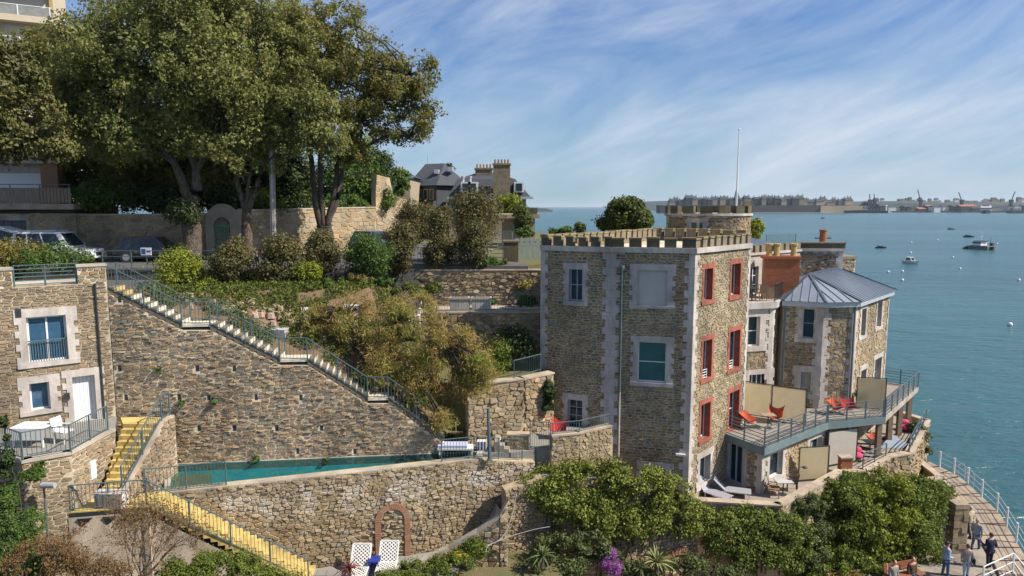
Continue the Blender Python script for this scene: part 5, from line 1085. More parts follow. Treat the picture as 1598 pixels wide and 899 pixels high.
    l = thing('lower_yellow_stair', 'yellow lower stair running down along the pool wall to the terrace', 'stairs', (-13, 23.8, LZ)); MB().prism(lp, LZ - .05, LZ).build('landing', 'step_yellow', l); MB().prism(lp, LZ - .22, LZ - .052).build('landing_slab', 'rail_dark', l)
    k = 22; x0, x1 = -13.0, -7.9; rise = (LZ - ZL) / k
    for i in range(k):
        xa, xb = x0 + (x1 - x0) * i / k, x0 + (x1 - x0) * (i + 1) / k; z = LZ - i * rise; q = MB()
        P = [(xa, PN(xa) - 1.15), (xb, PN(xb) - 1.15), (xb, PN(xb) - .1), (xa, PN(xa) - .1)]
        q.prism(P, z - .32, z); q.build('step', 'step_yellow', l)
    sd = MB(); P = []
    yy = lambda x: PN(x) - 1.16
    sd.add([(-15.5, 22.72, 4.5), (-13.0, 23.22, 4.5), (-13.0, 23.22, LZ - .2), (-15.5, 22.72, LZ - .2)], [(0, 1, 2, 3)]); sd.add([(-13.0, 23.22, 4.5), (x1, yy(x1), 4.5), (x1, yy(x1), ZL - .33), (-13.0, 23.22, LZ - .33)], [(0, 1, 2, 3)])
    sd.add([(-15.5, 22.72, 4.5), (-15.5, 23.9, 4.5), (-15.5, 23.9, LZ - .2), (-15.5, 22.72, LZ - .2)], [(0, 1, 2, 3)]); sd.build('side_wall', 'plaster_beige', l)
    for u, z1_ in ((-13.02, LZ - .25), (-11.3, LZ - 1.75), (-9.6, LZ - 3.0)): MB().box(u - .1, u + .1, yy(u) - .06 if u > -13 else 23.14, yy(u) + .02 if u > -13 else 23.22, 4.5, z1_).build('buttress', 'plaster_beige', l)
    for x, y in ((-15.2, 22.78), (-14.4, 22.94), (-13.5, 23.12)): MB().add([(x, y - .06, LZ - .24), (x + .5, y + .04, LZ - .24), (x + .06, y + .02, LZ - .62), (x, y + .1, LZ - .24)], [(0, 1, 2), (0, 2, 3)]).build('bracket', 'rail_dark', l)
    railing('stair_railing', 'blue green railing round the yellow landing and down the lower flight', [(-15.45, 22.8, LZ), (-13.05, 23.3, LZ), (x1, yy(x1) + .05, ZL)], .95, .125, 'rail_green', post_every=1.6)
    b = Vector((-14.25, 23.05, LZ)); k = thing('planter_box', 'grey slatted planter box on the yellow landing', 'planter', tuple(b)); MB().box(b.x - .5, b.x + .5, b.y - .02, b.y + .36, LZ, LZ + .52).build('box', 'cloth_white', k)
    for i in range(9): MB().box(b.x - .48 + i * .108, b.x - .42 + i * .108, b.y - .045, b.y - .02, LZ + .02, LZ + .45).build('slat', 'timber_grey', k)
    MB().box(b.x - .53, b.x + .53, b.y - .05, b.y + .39, LZ + .52, LZ + .56).build('lid', 'paint_lavender', k)
    # lower left: street light, metal stair, side wall
    p = PZ(113, 812, 8.0); p = Vector((-15.75, 22.0, 8.2)); k = thing('street_lamp', 'slim grey lamp with tubular head beside the house terrace wall', 'lamp', tuple(p)); MB().tube([p, p + Vector((0, 0, 3.5))], [.04, .03], 8).build('pole', 'rail_steel', k); MB().tube([p + Vector((-.06, 0, 3.5)), p + Vector((.42, -.05, 3.52))], [.1, .09], 10).build('lamp_head', 'zinc_trim', k)
    ws = thing('garden_side_wall', 'sloping pale garden wall at the lower left by the ivy', 'wall', (-16.4, 21.2, 6)); aa, bb = (-17.9, 22.6), (-14.9, 19.6); m = wmap(aa, bb); MB().add([m(0, 5), m(m.L, 5), m(m.L, 8.1), m(0, 9.6), m(0, 5, -.35), m(m.L, 5, -.35), m(m.L, 8.1, -.35), m(0, 9.6, -.35)], [(0, 1, 2, 3), (7, 6, 5, 4), (3, 2, 6, 7), (1, 5, 6, 2)]).build('core', 'concrete', ws)
    ms = thing('metal_stair', 'rusty dark metal stair below the house terrace', 'stairs', (-16.2, 21.9, 7.6))
    for i in range(7): MB().box(-17.0 + i * .22, -16.76 + i * .22, 21.5, 22.0, 7.7 + i * .19, 7.74 + i * .19).build('tread', 'rail_dark', ms)
    for y in (21.48, 22.02): MB().beam((-17.05, y, 7.6), (-15.45, y, 9.0), .04, .16).build('stringer', 'rail_dark', ms)
    railing('stair_railing', 'thin rusty handrail of the dark metal stair at the lower left', [(-17.0, 21.5, 7.75), (-15.5, 21.5, 9.05)], .9, .16, 'rail_rust')
mat('mortar_house', (.50, .43, .33), (.38, .32, .235), 4, .95, .5, bscale=50)
mat('stone_warm', (.31, .235, .145), (.18, .13, .08), 8, .88, .7, ramp=[(.21, .175, .125), (.31, .215, .12), (.36, .28, .175), (.18, .135, .095), (.28, .23, .16), (.24, .155, .085), (.15, .13, .105)], rmix=.35, bscale=30, bdist=.03)
mat('glass_blue', (.025, .07, .13), (.04, .10, .17), 2.5, .08, .15, spec=.9); mat('rail_rust', (.16, .085, .045), (.09, .05, .03), 6, .8, .3)
left_house()
# ================================================================== ROAD SIDE AND HOUSES BEHIND
def roadside():
    t = thing('road_wall', 'long old stone wall behind the parked cars across the road', 'wall', (-24, 43.2, 17.5))
    path = [(-33.5, 43.0), (-19.9, 43.2), (-17.6, 43.6), (-11.2, 56.5)]; hs = [20.45, 20.45, 20.7, 20.9]
    for i in range(3):
        m = wmap(path[i], path[i + 1]); z0, z1 = hs[i], hs[i + 1]
        P = [(0, 17.5), (m.L, 17.5), (m.L, z1), (0, z0)]; MB().add([m(*q) for q in P] + [m(*q, -.5) for q in P], [(0, 1, 2, 3), (2, 6, 7, 3), (1, 5, 6, 2), (0, 3, 7, 4)]).build('core', 'mortar_tan', t)
        ops = []
        if i == 0: g = pxrect(m, 320, 376, 335, 395); ops = [(g[0], g[1], 17, 22)]
        rubble(t, m, P, ops, .5 if i < 2 else .7, .24 if i < 2 else .3, 'stone_tan', 110 + i, (.02, .06), nmax=130)
        MB().add([m(-.02, z0, .08), m(m.L, z1, .08), m(m.L, z1, -.55), m(-.02, z0, -.55), m(-.02, z0 + .1, .08), m(m.L, z1 + .1, .08), m(m.L, z1 + .1, -.55), m(-.02, z0 + .1, -.55)], [(4, 5, 6, 7), (0, 1, 5, 4), (1, 2, 6, 5), (3, 0, 4, 7)]).build('coping', 'coping', t)
    # gate arch
    m = wmap(path[0], path[1]); a, b, c, d = pxrect(m, 322, 374, 318, 395); c = 17.68; uc = (a + b) / 2; ri = (b - a) / 2 * .5; zs = PL(350, 352, path[0], path[1]).z
    k = thing('gate_arch', 'pale stone arched gateway with a green iron gate in the road wall', 'gate', tuple(m(uc, c)))
    q = MB(); q.obox(m, a, uc - ri, c, zs, -.3, .16); q.obox(m, uc + ri, b, c, zs, -.3, .16); n = 14
    prof = [(a, zs)] + [(uc - ri * math.cos(math.pi * i / n), zs + ri * math.sin(math.pi * i / n)) for i in range(n + 1)] + [(b, zs)]
    ro = (b - a) / 2; outp = [(a, zs)] + [(uc - ro * math.cos(math.pi * i / n), zs + (d - zs) * math.sin(math.pi * i / n)) for i in range(n + 1)] + [(b, zs)]
    for i in range(len(prof) - 1): q.add([m(*prof[i], .16), m(*prof[i + 1], .16), m(*outp[i + 1], .16), m(*outp[i], .16), m(*prof[i], -.3), m(*prof[i + 1], -.3), m(*outp[i + 1], -.3), m(*outp[i], -.3)], [(0, 1, 2, 3), (0, 4, 5, 1), (3, 2, 6, 7)])
    q.build('arch', 'arch_stone', k); MB().obox(m, uc - ri - .1, uc + ri + .1, c, d - .05, -.9, -.85).build('shade_backing', 'leaf_dark', k)  # dark sheet behind the bars, shade of the gateway put into its colour
    MB().obox(m, a - .08, uc - ri, zs - .08, zs + .04, .161, .22).build('impost', 'arch_stone', k); MB().obox(m, uc + ri, b + .08, zs - .08, zs + .04, .161, .22).build('impost', 'arch_stone', k)
    for i in range(9): u = uc - ri + 2 * ri * (i + .5) / 9; MB().obox(m, u - .014, u + .014, c + .06, zs - .02, -.02, .01).build('gate_bar', 'gate_green', k)
    f = MB()
    for z in (c + .05, c + .7, zs - .05): f.obox(m, uc - ri, uc + ri, z, z + .05, .012, .04)
    for i in range(7): th = math.pi * (i + .5) / 7; f.beam(m(uc, zs, .02), m(uc - ri * .95 * math.cos(th), zs + ri * .95 * math.sin(th), .02), .02, .02)
    f.build('gate_frame', 'gate_green', k)
    # concrete pole
    p = PY(427, 398, 42.3); k = thing('utility_pole', 'pale concrete utility pole beside the road wall', 'pole', (p.x, p.y, 17.6)); top = PY(424, 205, 42.3); MB().beam((p.x, p.y, 17.6), (top.x, p.y, top.z), .26, .3).build('pole', 'concrete', k); MB().beam((p.x + .02, p.y - .16, 17.7), (top.x + .01, p.y - .16, top.z - .3), .06, .03).build('cable_duct', 'zinc_trim', k)
    # ramped wall
    t = thing('ramp_wall', 'tall tan stone retaining wall rising at the far end of the road', 'wall', (-9.8, 58, 17.5)); m = wmap((-11.2, 56.6), (-9.2, 60)); P = [(0, 17.5), (m.L, 17.5), (m.L, 21.6), (m.L * .55, 21.9), (m.L * .45, 23.4), (m.L * .05, 23.6), (0, 22)]
    MB().add([m(*q) for q in P] + [m(*q, -.5) for q in P], [tuple(range(7))] + [(i, (i + 1) % 7, 7 + (i + 1) % 7, 7 + i) for i in range(7)]).build('core', 'mortar_tan', t); rubble(t, m, P, [], .7, .35, 'stone_tan', 115, nmax=60)
    # roadside rail and sign
    railing('road_railing', 'grey steel guard rail along the near edge of the road above the stair', [(-21.5, 35.75, 17.7), (-17, 35.85, 17.7), (-13.5, 35.95, 17.7)], 1.0, 1, 'rail_green', style='rails', rails=3, post_every=1.7)
    railing('road_railing', 'dark bar railing along the road behind the clipped shrubs', [(-13.4, 36.0, 17.7), (-6.5, 37.6, 17.7), (-1.4, 38.2, 17.7)], 1.05, .16, 'rail_dark', post_every=2)
    p = PY(228, 393, 36.2); k = thing('road_sign', 'small white and blue sign on the road railing before the dark car', 'sign', tuple(p)); MB().box(p.x - .28, p.x + .28, p.y - .015, p.y + .015, p.z - .18, p.z + .22).build('board', 'frame_white', k); MB().box(p.x - .24, p.x - .02, p.y - .02, p.y - .015, p.z - .12, p.z + .16).build('emblem', 'sign_blue', k); MB().box(p.x + .04, p.x + .24, p.y - .02, p.y - .015, p.z - .02, p.z + .05).build('emblem', 'sign_blue', k)
    MB().beam((p.x, p.y + .03, 17.7), (p.x, p.y + .03, p.z + .1), .04, .04).build('post', 'rail_green', k)
    for k_, (px_, py_, Y) in enumerate(((305, 434, 36), (305, 434, 36))): pass
    # wall behind the loading path, upper garden walls on the right
    for a, b, z0, z1, lab, sd, mt in (((-7.6, 37.9), (3.2, 37.95), 15.3, 17.45, 'sunlit garden wall below the tall clipped shrubs left of the castle', 120, 'stone_tan'),
                                  ((-5.0, 34.6), (2.2, 34.9), 12.3, 15.55, 'shaded dark garden wall beside the castle below the iron railing', 121, 'stone_grey'),
                                  ((-2.0, 30.0), (.55, 31.0), 10.0, 13.0, 'rough sunlit stone wall by the steel post at the pool end', 122, 'stone_tan'),
                                  ((.55, 31.0), (2.0, 32.2), 10.0, 13.0, 'rough shaded stone wall joining the castle corner', 123, 'stone_grey')):
        m = wmap(a, b); t = thing('garden_wall', lab, 'wall', ((a[0] + b[0]) / 2, (a[1] + b[1]) / 2, z0)); MB().obox(m, 0, m.L, z0, z1, -.4, 0).build('core', 'mortar_tan', t); MB().obox(m, -.03, m.L + .03, z1, z1 + .07, -.45, .07).build('coping', 'coping', t)
        rubble(t, m, [(0, z0), (m.L, z0), (m.L, z1), (0, z1)], [], .36, .19, mt, sd, (.03, .1), nmax=130)
    struct(MB().prism([(-5.4, 37.6), (-4.9, 34.9), (2.2, 35.2), (3.5, 36), (.9, 38)], 12, 15.5).build('upper_path', 'concrete'))
    struct(MB().prism([(-5, 31.5), (-2, 30.3), (.5, 31.3), (1.6, 32.3), (2.2, 34.7), (-5, 34.5)], 10, 12.95).build('middle_terrace', 'soil_grass'))
    struct(MB().prism([(.9, 29.35), (1.9, 29.3), (3.0, 29.65), (4.7, 30.7), (4.7, 31.9), (1.5, 33), (0.6, 31.2)], 4, ZP + .1).build('castle_side_terrace', 'paving'))
    railing('garden_railing', 'thin iron railing along the upper garden path left of the castle', [(-3.9, 34.8, 15.62), (2.1, 35.0, 15.62)], .95, .14, 'rail_green')
    railing('garden_railing', 'short railing running from the rough wall to the castle corner', [(.1, 31.1, 13.05), (1.4, 32.5, 13.05)], .85, .13, 'rail_green')
    t = thing('garden_wall', 'low curved stone parapet in front of the castle side door', 'wall', (3.2, 30, 9.5)); pl = [PZ(864, 686, 11.0), PZ(905, 688, 11.0), PZ(955, 683, 11.0)]; pl[0] = Vector((1.75, 29.0, 0)); pl[1] = Vector((3.0, 29.35, 0)); pl[2] = Vector((4.6, 30.4, 0))
    for i in range(2): m = wmap(pl[i], pl[i + 1]); MB().obox(m, 0, m.L, 8.0, 10.95, -.35, 0).build('core', 'mortar_tan', t); rubble(t, m, [(0, 9), (m.L, 9), (m.L, 10.95), (0, 10.95)], [], .26, .13, 'stone_tan', 125 + i, (.02, .06), nmax=60); MB().obox(m, 0, m.L, 10.95, 11.02, -.38, .05).build('coping', 'coping', t)
    railing('garden_railing', 'blue green railing on the curved parapet before the castle side door', [(1.8, 29.15, 11.03), (3.0, 29.5, 11.03), (4.5, 30.5, 11.03)], .5, .12, 'rail_green')
    t = thing('garden_wall', 'low stone pier wall left of the small iron gate', 'wall', (.5, 29.6, 9.5)); m = wmap((-.2, 29.3), (.75, 29.25)); MB().obox(m, 0, m.L, 8.5, 10.9, -.4, 0).build('core', 'mortar_tan', t); rubble(t, m, [(0, 9), (m.L, 9), (m.L, 10.9), (0, 10.9)], [], .26, .13, 'stone_tan', 128, nmax=40); MB().obox(m, -.04, m.L + .04, 10.9, 10.97, -.44, .04).build('coping', 'coping', t)
    railing('iron_gate', 'small blue green iron gate between the low parapets', [(.8, 29.2, 10.35), (1.7, 29.05, 10.35)], 1.25, .1, 'rail_green')
    # white planters on the upper path
    for k, x in enumerate((-2.75, -1.6)):
        q = thing('planter_box', ['left pale concrete planter on the upper garden path', 'right pale concrete planter on the upper garden path'][k], 'planter', (x, 35.5, 15.5)); MB().box(x - .5, x + .5, 35.25, 35.8, 15.5, 16.2).build('box', 'paint_white', q); MB().box(x - .54, x + .54, 35.21, 35.84, 16.2, 16.28).build('rim', 'paint_white', q); MB().box(x - .44, x + .44, 35.3, 35.74, 16.281, 16.29).build('soil', 'soil', q)
    q = thing('planter_box', 'tall square grey planter beside the long stair', 'planter', tuple(PY(437, 528, 30.2))); p = PY(437, 530, 30.2); MB().add([(p.x - .22, p.y - .22, p.z - .25), (p.x + .22, p.y - .22, p.z - .25), (p.x + .22, p.y + .22, p.z - .25), (p.x - .22, p.y + .22, p.z - .25), (p.x - .33, p.y - .33, p.z + .5), (p.x + .33, p.y - .33, p.z + .5), (p.x + .33, p.y + .33, p.z + .5), (p.x - .33, p.y + .33, p.z + .5)], [(0, 1, 5, 4), (1, 2, 6, 5), (2, 3, 7, 6), (3, 0, 4, 7), (4, 5, 6, 7)]).build('box', 'panel_grey', q)
mat('arch_stone', (.36, .315, .24), (.27, .235, .175), 2, .9, .3); mat('gate_green', (.09, .36, .25), (.07, .28, .19), 5, .5, .1)
roadside()
def bg_houses():
    # garage house with balcony, far left
    t = thing('garage_house', 'stone house with timber balcony at the left road side', 'house', (-32, 43, 17.6)); m = wmap((-42, 41.2), (-27.3, 42.9)); zf = PL(60, 318, m.a, m.b).z
    g = pxrect(m, -40, 42, 344, 372)
    mb = MB(); wall_face(mb, m, 0, m.L, 17.5, zf - .1, [g]); mb.obox(m, m.L - .01, m.L, 17.5, zf - .1, -6, 0); mb.build('wall', 'mortar_tan', t)
    window(t, m, g, .3, 'rail_green', bars=(5, 0), sur=None); MB().obox(m, g[0] - .2, g[1] + .2, g[3], g[3] + .28, -.02, .05).build('lintel', 'concrete', t)
    rubble(t, m, [(0, 17.6), (m.L, 17.6), (m.L, zf - .55), (0, zf - .55)], [(g[0], g[1], g[2], g[3] + .3)], .5, .25, 'stone_tan', 131, nmax=90, vis=lambda u, v: u > 7)
    MB().obox(m, 0, m.L + .15, zf - .35, zf, -4, .45).build('balcony_slab', 'coping', t); MB().obox(m, 0, m.L + .02, zf - .6, zf - .35, -3.9, .04).build('beam', 'slab_dark', t)
    zt = zf + 1.15
    MB().obox(m, 0, m.L, zt, zt + .05, .3, .36).build('hand_rail', 'rail_steel', t)
    for k in range(46):
        u = m.L - .1 - k * .2
        MB().obox(m, u - .085, u + .085, zf + .06, zt - .18, .31, .34).build('balcony_slat', 'timber_grey', t)
    for k in range(6): MB().obox(m, m.L - .12 - k * 1.7, m.L - .06 - k * 1.7, zf, zt, .28, .31).build('balcony_post', 'rail_steel', t)
    MB().obox(m, 0, m.L - 2.9, zf, zf + 3.4, -5, -3.2).build('upper_wall', 'paint_white', t); MB().obox(m, m.L - 3.1, m.L - 2.05, zf, zf + 2.6, -3.3, -2.4).build('brick_pier', 'brick_soft', t)
    MB().obox(m, 0, m.L - 3.4, zf + .2, zf + 2.0, -3.22, -3.14).build('shutter', 'frame_white', t); MB().obox(m, 0, m.L - 1.9, zf + 2.6, zf + 2.9, -5, -2.3).build('roof_edge', 'coping', t)
    # apartment block, top left
    t = thing('apartment_block', 'cream apartment block with glass balconies high in the top left corner', 'building', (-58, 68, 17)); m = wmap((-66, 60), (-45.5, 70.5)); zb = [PL(20, 62, m.a, m.b).z, 0]
    MB().prism([m(0, 0)[:2], m(m.L, 0)[:2], m(m.L, 0, -12)[:2], m(0, 0, -12)[:2]], 17, 46).build('wall', 'apartment', t)
    z1 = PL(40, 38, m.a, m.b).z
    for f in range(-3, 5):
        z = z1 + f * 3.0
        MB().obox(m, 0, m.L, z, z + .55, .0, 1.2).build('balcony_slab', 'apartment', t); MB().obox(m, 0, m.L, z + 1.5, z + 1.56, 1.12, 1.18).build('rail', 'frame_white', t); MB().obox(m, 0, m.L, z + .6, z + 1.45, 1.13, 1.15).build('balcony_glass', 'glass_curtain', t)
        for k in range(8): u = m.L - .2 - k * 2.6; MB().obox(m, u - .05, u + .05, z + .55, z + 1.5, 1.1, 1.19).build('rail_post', 'frame_white', t)
        for k in range(4): u = m.L - 2.4 - k * 5; MB().obox(m, u - 1.7, u + 1.7, z + .56, z + 2.75, -.05, .04).build('window', 'shutter_cream', t); 
        for k in range(5): u = m.L - k * 5; MB().obox(m, u - .3, u - .02, z + .551, z + 2.999, .0, .3).build('fin', 'apartment_ochre', t)
    # slate house
    def house(name, label, x0, x1, y0, y1, zb, ze, zr, wallm, roofm, ins, wins=(), mans=False):
        t = thing(name, label, 'house', ((x0 + x1) / 2, (y0 + y1) / 2, zb)); MB().box(x0, x1, y0, y1, zb, ze).build('wall', wallm, t); e = .35
        MB().add([(x0 - e, y0 - e, ze), (x1 + e, y0 - e, ze), (x1 + e, y1 + e, ze), (x0 - e, y1 + e, ze), (x0 + ins, (y0 + y1) / 2, zr), (x1 - ins, (y0 + y1) / 2, zr)], [(0, 1, 5, 4), (1, 2, 5), (2, 3, 4, 5), (3, 0, 4), (0, 3, 2, 1)]).build('roof', roofm, t)
        MB().box(x0 - e - .05, x1 + e + .05, y0 - e - .06, y0 - e + .02, ze - .16, ze + .05).build('gutter', 'zinc_trim', t)
        for (a, b, c, d) in wins:
            w = MB().box(a, b, y0 - .06, y0 - .02, c, d).build('window', 'frame_white', t); MB().box(a + .1, (a + b) / 2 - .04, y0 - .08, y0 - .062, c + .1, d - .1).build('pane', 'glass', w); MB().box((a + b) / 2 + .04, b - .1, y0 - .08, y0 - .062, c + .1, d - .1).build('pane', 'glass', w)
        return t
    a, b = PY(638, 290, 80), PY(722, 290, 80)
    r0 = PY(680, 256, 84).z
    t = thing('slate_house', 'large slate house with steep hipped dark roof behind the clipped shrubs', 'house', ((a.x + b.x) / 2, 80, 17)); ze = a.z; xc = PY(684, 290, 80).x
    MB().prism([(a.x, 81), (xc, 78), (b.x + .3, 80.5), (b.x, 90), (a.x, 90)], 17, ze).build('wall', 'slate', t)
    rp = [(a.x - .4, 80.8, ze), (xc + .05, 77.5, ze), (b.x + .7, 80.2, ze), (b.x + .6, 90.5, ze), (a.x - .4, 90.5, ze), (PY(664, 257, 84).x, 84, r0), (PY(694, 255, 84).x, 83.4, r0 + .05)]
    MB().add(rp, [(0, 1, 6, 5), (1, 2, 6), (2, 3, 6), (3, 4, 5, 6), (4, 0, 5)]).build('roof', 'slate', t)
    mf = wmap((a.x, 81), (xc, 78))
    for k in range(4): u = .4 + k * 1.0; w = MB().obox(mf, u, u + .7, ze - 1.6, ze - .4, 0, .06).build('window', 'arch_stone', t); MB().obox(mf, u + .12, u + .58, ze - 1.5, ze - .5, .061, .08).build('pane', 'glass', w)
    MB().obox(mf, 0, mf.L, ze - 3.2, ze - 1.75, .05, .5).build('bay_roof', 'slate', t)
    for x, y in ((680, 268), (702, 264)): p = PL(x, y, (a.x, 79.6), (b.x, 79.6)); MB().box(p.x - .25, p.x + .25, 80.2, 81.6, p.z - .2, p.z + .3).build('roof_light', 'zinc_trim', t)
    p = PY(668, 250, 84); MB().tube([(p.x, 84, r0 - .3), (p.x, 84, r0 + 1.0)], .06, 6).build('finial', 'zinc_trim', t)
    # mansard house with tall chimney
    L, R = PY(700, 300, 70).x, PY(821, 300, 70).x; ze = PY(760, 308, 70).z; zr = PY(760, 274, 72).z
    t = thing('mansard_house', 'slate mansard house with broad stone chimneys near the sea', 'house', ((L + R) / 2, 72, 17)); MB().box(L, R, 70, 79, 16, ze).build('wall', 'far_wall', t)
    e = .5; MB().add([(L, 69.8, ze), (R + e, 69.8, ze), (R + e, 79.2, ze), (L, 79.2, ze), (L + .8, 71, zr - .4), (R - 1.1, 71, zr - .4), (R - 1.1, 78, zr - .4), (L + .8, 78, zr - .4), (L + 3, 74.5, zr + .5), (R - 3.4, 74.5, zr + .5)], [(0, 1, 5, 4), (1, 2, 6, 5), (2, 3, 7, 6), (3, 0, 4, 7), (4, 5, 9, 8), (5, 6, 9), (6, 7, 8, 9), (7, 4, 8)]).build('roof', 'slate', t)
    MB().box(L - .1, R + .7, 69.5, 69.85, ze - .18, ze + .06).build('gutter', 'zinc_trim', t)
    for px_, w_, yt, yb, Y in ((783, 13, 258, 308, 69.4), (755, 13, 265, 290, 73)):
        p, q = PY(px_, yt, Y), PY(px_, yb, Y); hw = w_ * Y / FPX; k = MB().box(p.x - hw, p.x + hw, Y - .35, Y + .5, q.z - 1, p.z).build('chimney', 'lichen_stone', t); MB().box(p.x - hw - .08, p.x + hw + .08, Y - .43, Y + .58, p.z, p.z + .18).build('chimney_cap', 'lichen_cap', k)
        for j in range(5): x = p.x - hw + .2 + j * (2 * hw - .4) / 4; MB().lathe([(.1, 0), (.09, .4)], (x, Y, p.z + .18), 8).build('chimney_pot', 'brick_soft', k)
    for px_ in (727, 738, 810):
        p, q = PY(px_, 284, 69.3), PY(px_, 300, 69.3); d = MB().box(p.x - .5, p.x + .5, 69.2, 71.5, q.z, p.z).build('dormer', 'frame_white', t); MB().box(p.x - .32, p.x + .32, 69.17, 69.2, q.z + .12, p.z - .15).build('pane', 'glass', d)
    for px_ in (706, 714):
        p, q = PY(px_, 315, 69.9), PY(px_, 336, 69.9); MB().box(p.x - .3, p.x + .3, 69.9, 70.0, q.z, p.z).build('window', 'frame_blue', t)
    for px_ in (722, 733): p = PY(px_, 276, 69); MB().lathe([(.16, 0), (.14, 1.6), (.2, 1.65), (.2, 1.8)], (p.x, 69.5, ze + .3), 8).build('flue', 'zinc_trim', t)
    # flat roofed house
    L, R = PY(783, 340, 58).x, PY(842, 340, 58).x; zt = PY(810, 336, 58).z
    t = thing('flat_roof_house', 'low flat roofed stone house at the end of the garden by the sea', 'house', ((L + R) / 2, 60, 16)); MB().box(L, R - .4, 58, 63, 16, zt - .25).build('wall', 'far_wall', t); MB().box(L - .3, R, 57.4, 63.3, zt - .25, zt + .1).build('roof_slab', 'coping', t); MB().box(R - 1.6, R - .2, 57.6, 58.4, zt + .1, zt + .6).build('parapet', 'stone_merlon', t)
    p = PY(812, 352, 57.9); w = MB().box(p.x - .6, p.x + .5, 57.9, 57.98, p.z - .5, p.z + .35).build('window', 'frame_blue', t); MB().box(p.x - .5, p.x + .4, 57.87, 57.9, p.z - .42, p.z + .27).build('pane', 'glass', w)
    t = house('chimney_house', 'small tan house with chimney pots between the ivy slope and the slate house', PY(612, 280, 72).x, PY(640, 280, 72).x, 72, 80, 17, PY(620, 276, 72).z, PY(620, 268, 76).z, 'far_wall', 'slate', 1.0); p = PY(622, 268, 73); k = MB().box(p.x - .7, p.x + .7, 72.4, 73.2, p.z - 1.2, p.z + .1).build('chimney', 'lichen_stone', t)
    for j in range(4): MB().lathe([(.1, 0), (.09, .42)], (p.x - .5 + j * .33, 72.8, p.z + .1), 8).build('chimney_pot', 'brick_soft', k)
    # grey board fence and stone pier by the castle, on the road end
    a, b = PY(803, 398, 44), PY(842, 398, 44); t = thing('board_fence', 'pale green board fence behind the castle on the left', 'fence', (a.x, 44, 17)); zt = PY(820, 372, 44).z; k = 0; x = a.x
    while x < b.x + 1.0: MB().box(x, x + .27, 44, 44.04, 16.6, zt).build('board', 'fence_green', t); x += .34
    MB().box(a.x - .05, b.x + 1.1, 44.05, 44.1, zt - .3, zt - .2).build('rail', 'fence_green', t)
    p = PY(800, 400, 42); t = thing('stone_pier', 'dark stone gate pier next to the pale board fence', 'pier', (p.x, 42, 16.8)); MB().box(p.x - .55, p.x + .35, 41.8, 42.5, 16.4, PY(800, 378, 42).z).build('shaft', 'stone_merlon', t); MB().box(p.x - .6, p.x + .4, 41.75, 42.55, PY(800, 378, 42).z, PY(800, 375, 42).z).build('cap', 'lichen_stone', t)
    a, b = PY(766, 418, 43), PY(790, 412, 43); railing('white_gate', 'pale barred gate beside the dark stone pier', [(a.x - .3, 42.6, 17.5), (b.x - .2, 42.6, 17.5)], 1.1, 1, 'frame_white', style='rails', rails=4, post_every=3)
    a, b = PY(777, 378, 47), PY(800, 382, 45); railing('green_fence', 'pale green slatted fence above the stone pier', [(a.x, 47, 18), (b.x, 45, 18)], 1.35, .2, 'fence_green', post_every=3)
mat('apartment', (.56, .47, .35), (.50, .42, .31), .5, .85, .05); mat('apartment_ochre', (.40, .29, .12), (.35, .25, .10), .5, .85, .05); mat('shutter_cream', (.60, .52, .44), (.56, .48, .40), 2, .8, .05); mat('far_wall', (.36, .30, .22), (.27, .22, .155), 1.5, .9, .4); mat('fence_green', (.30, .36, .32), (.25, .30, .27), 3, .8, .2)
bg_houses()
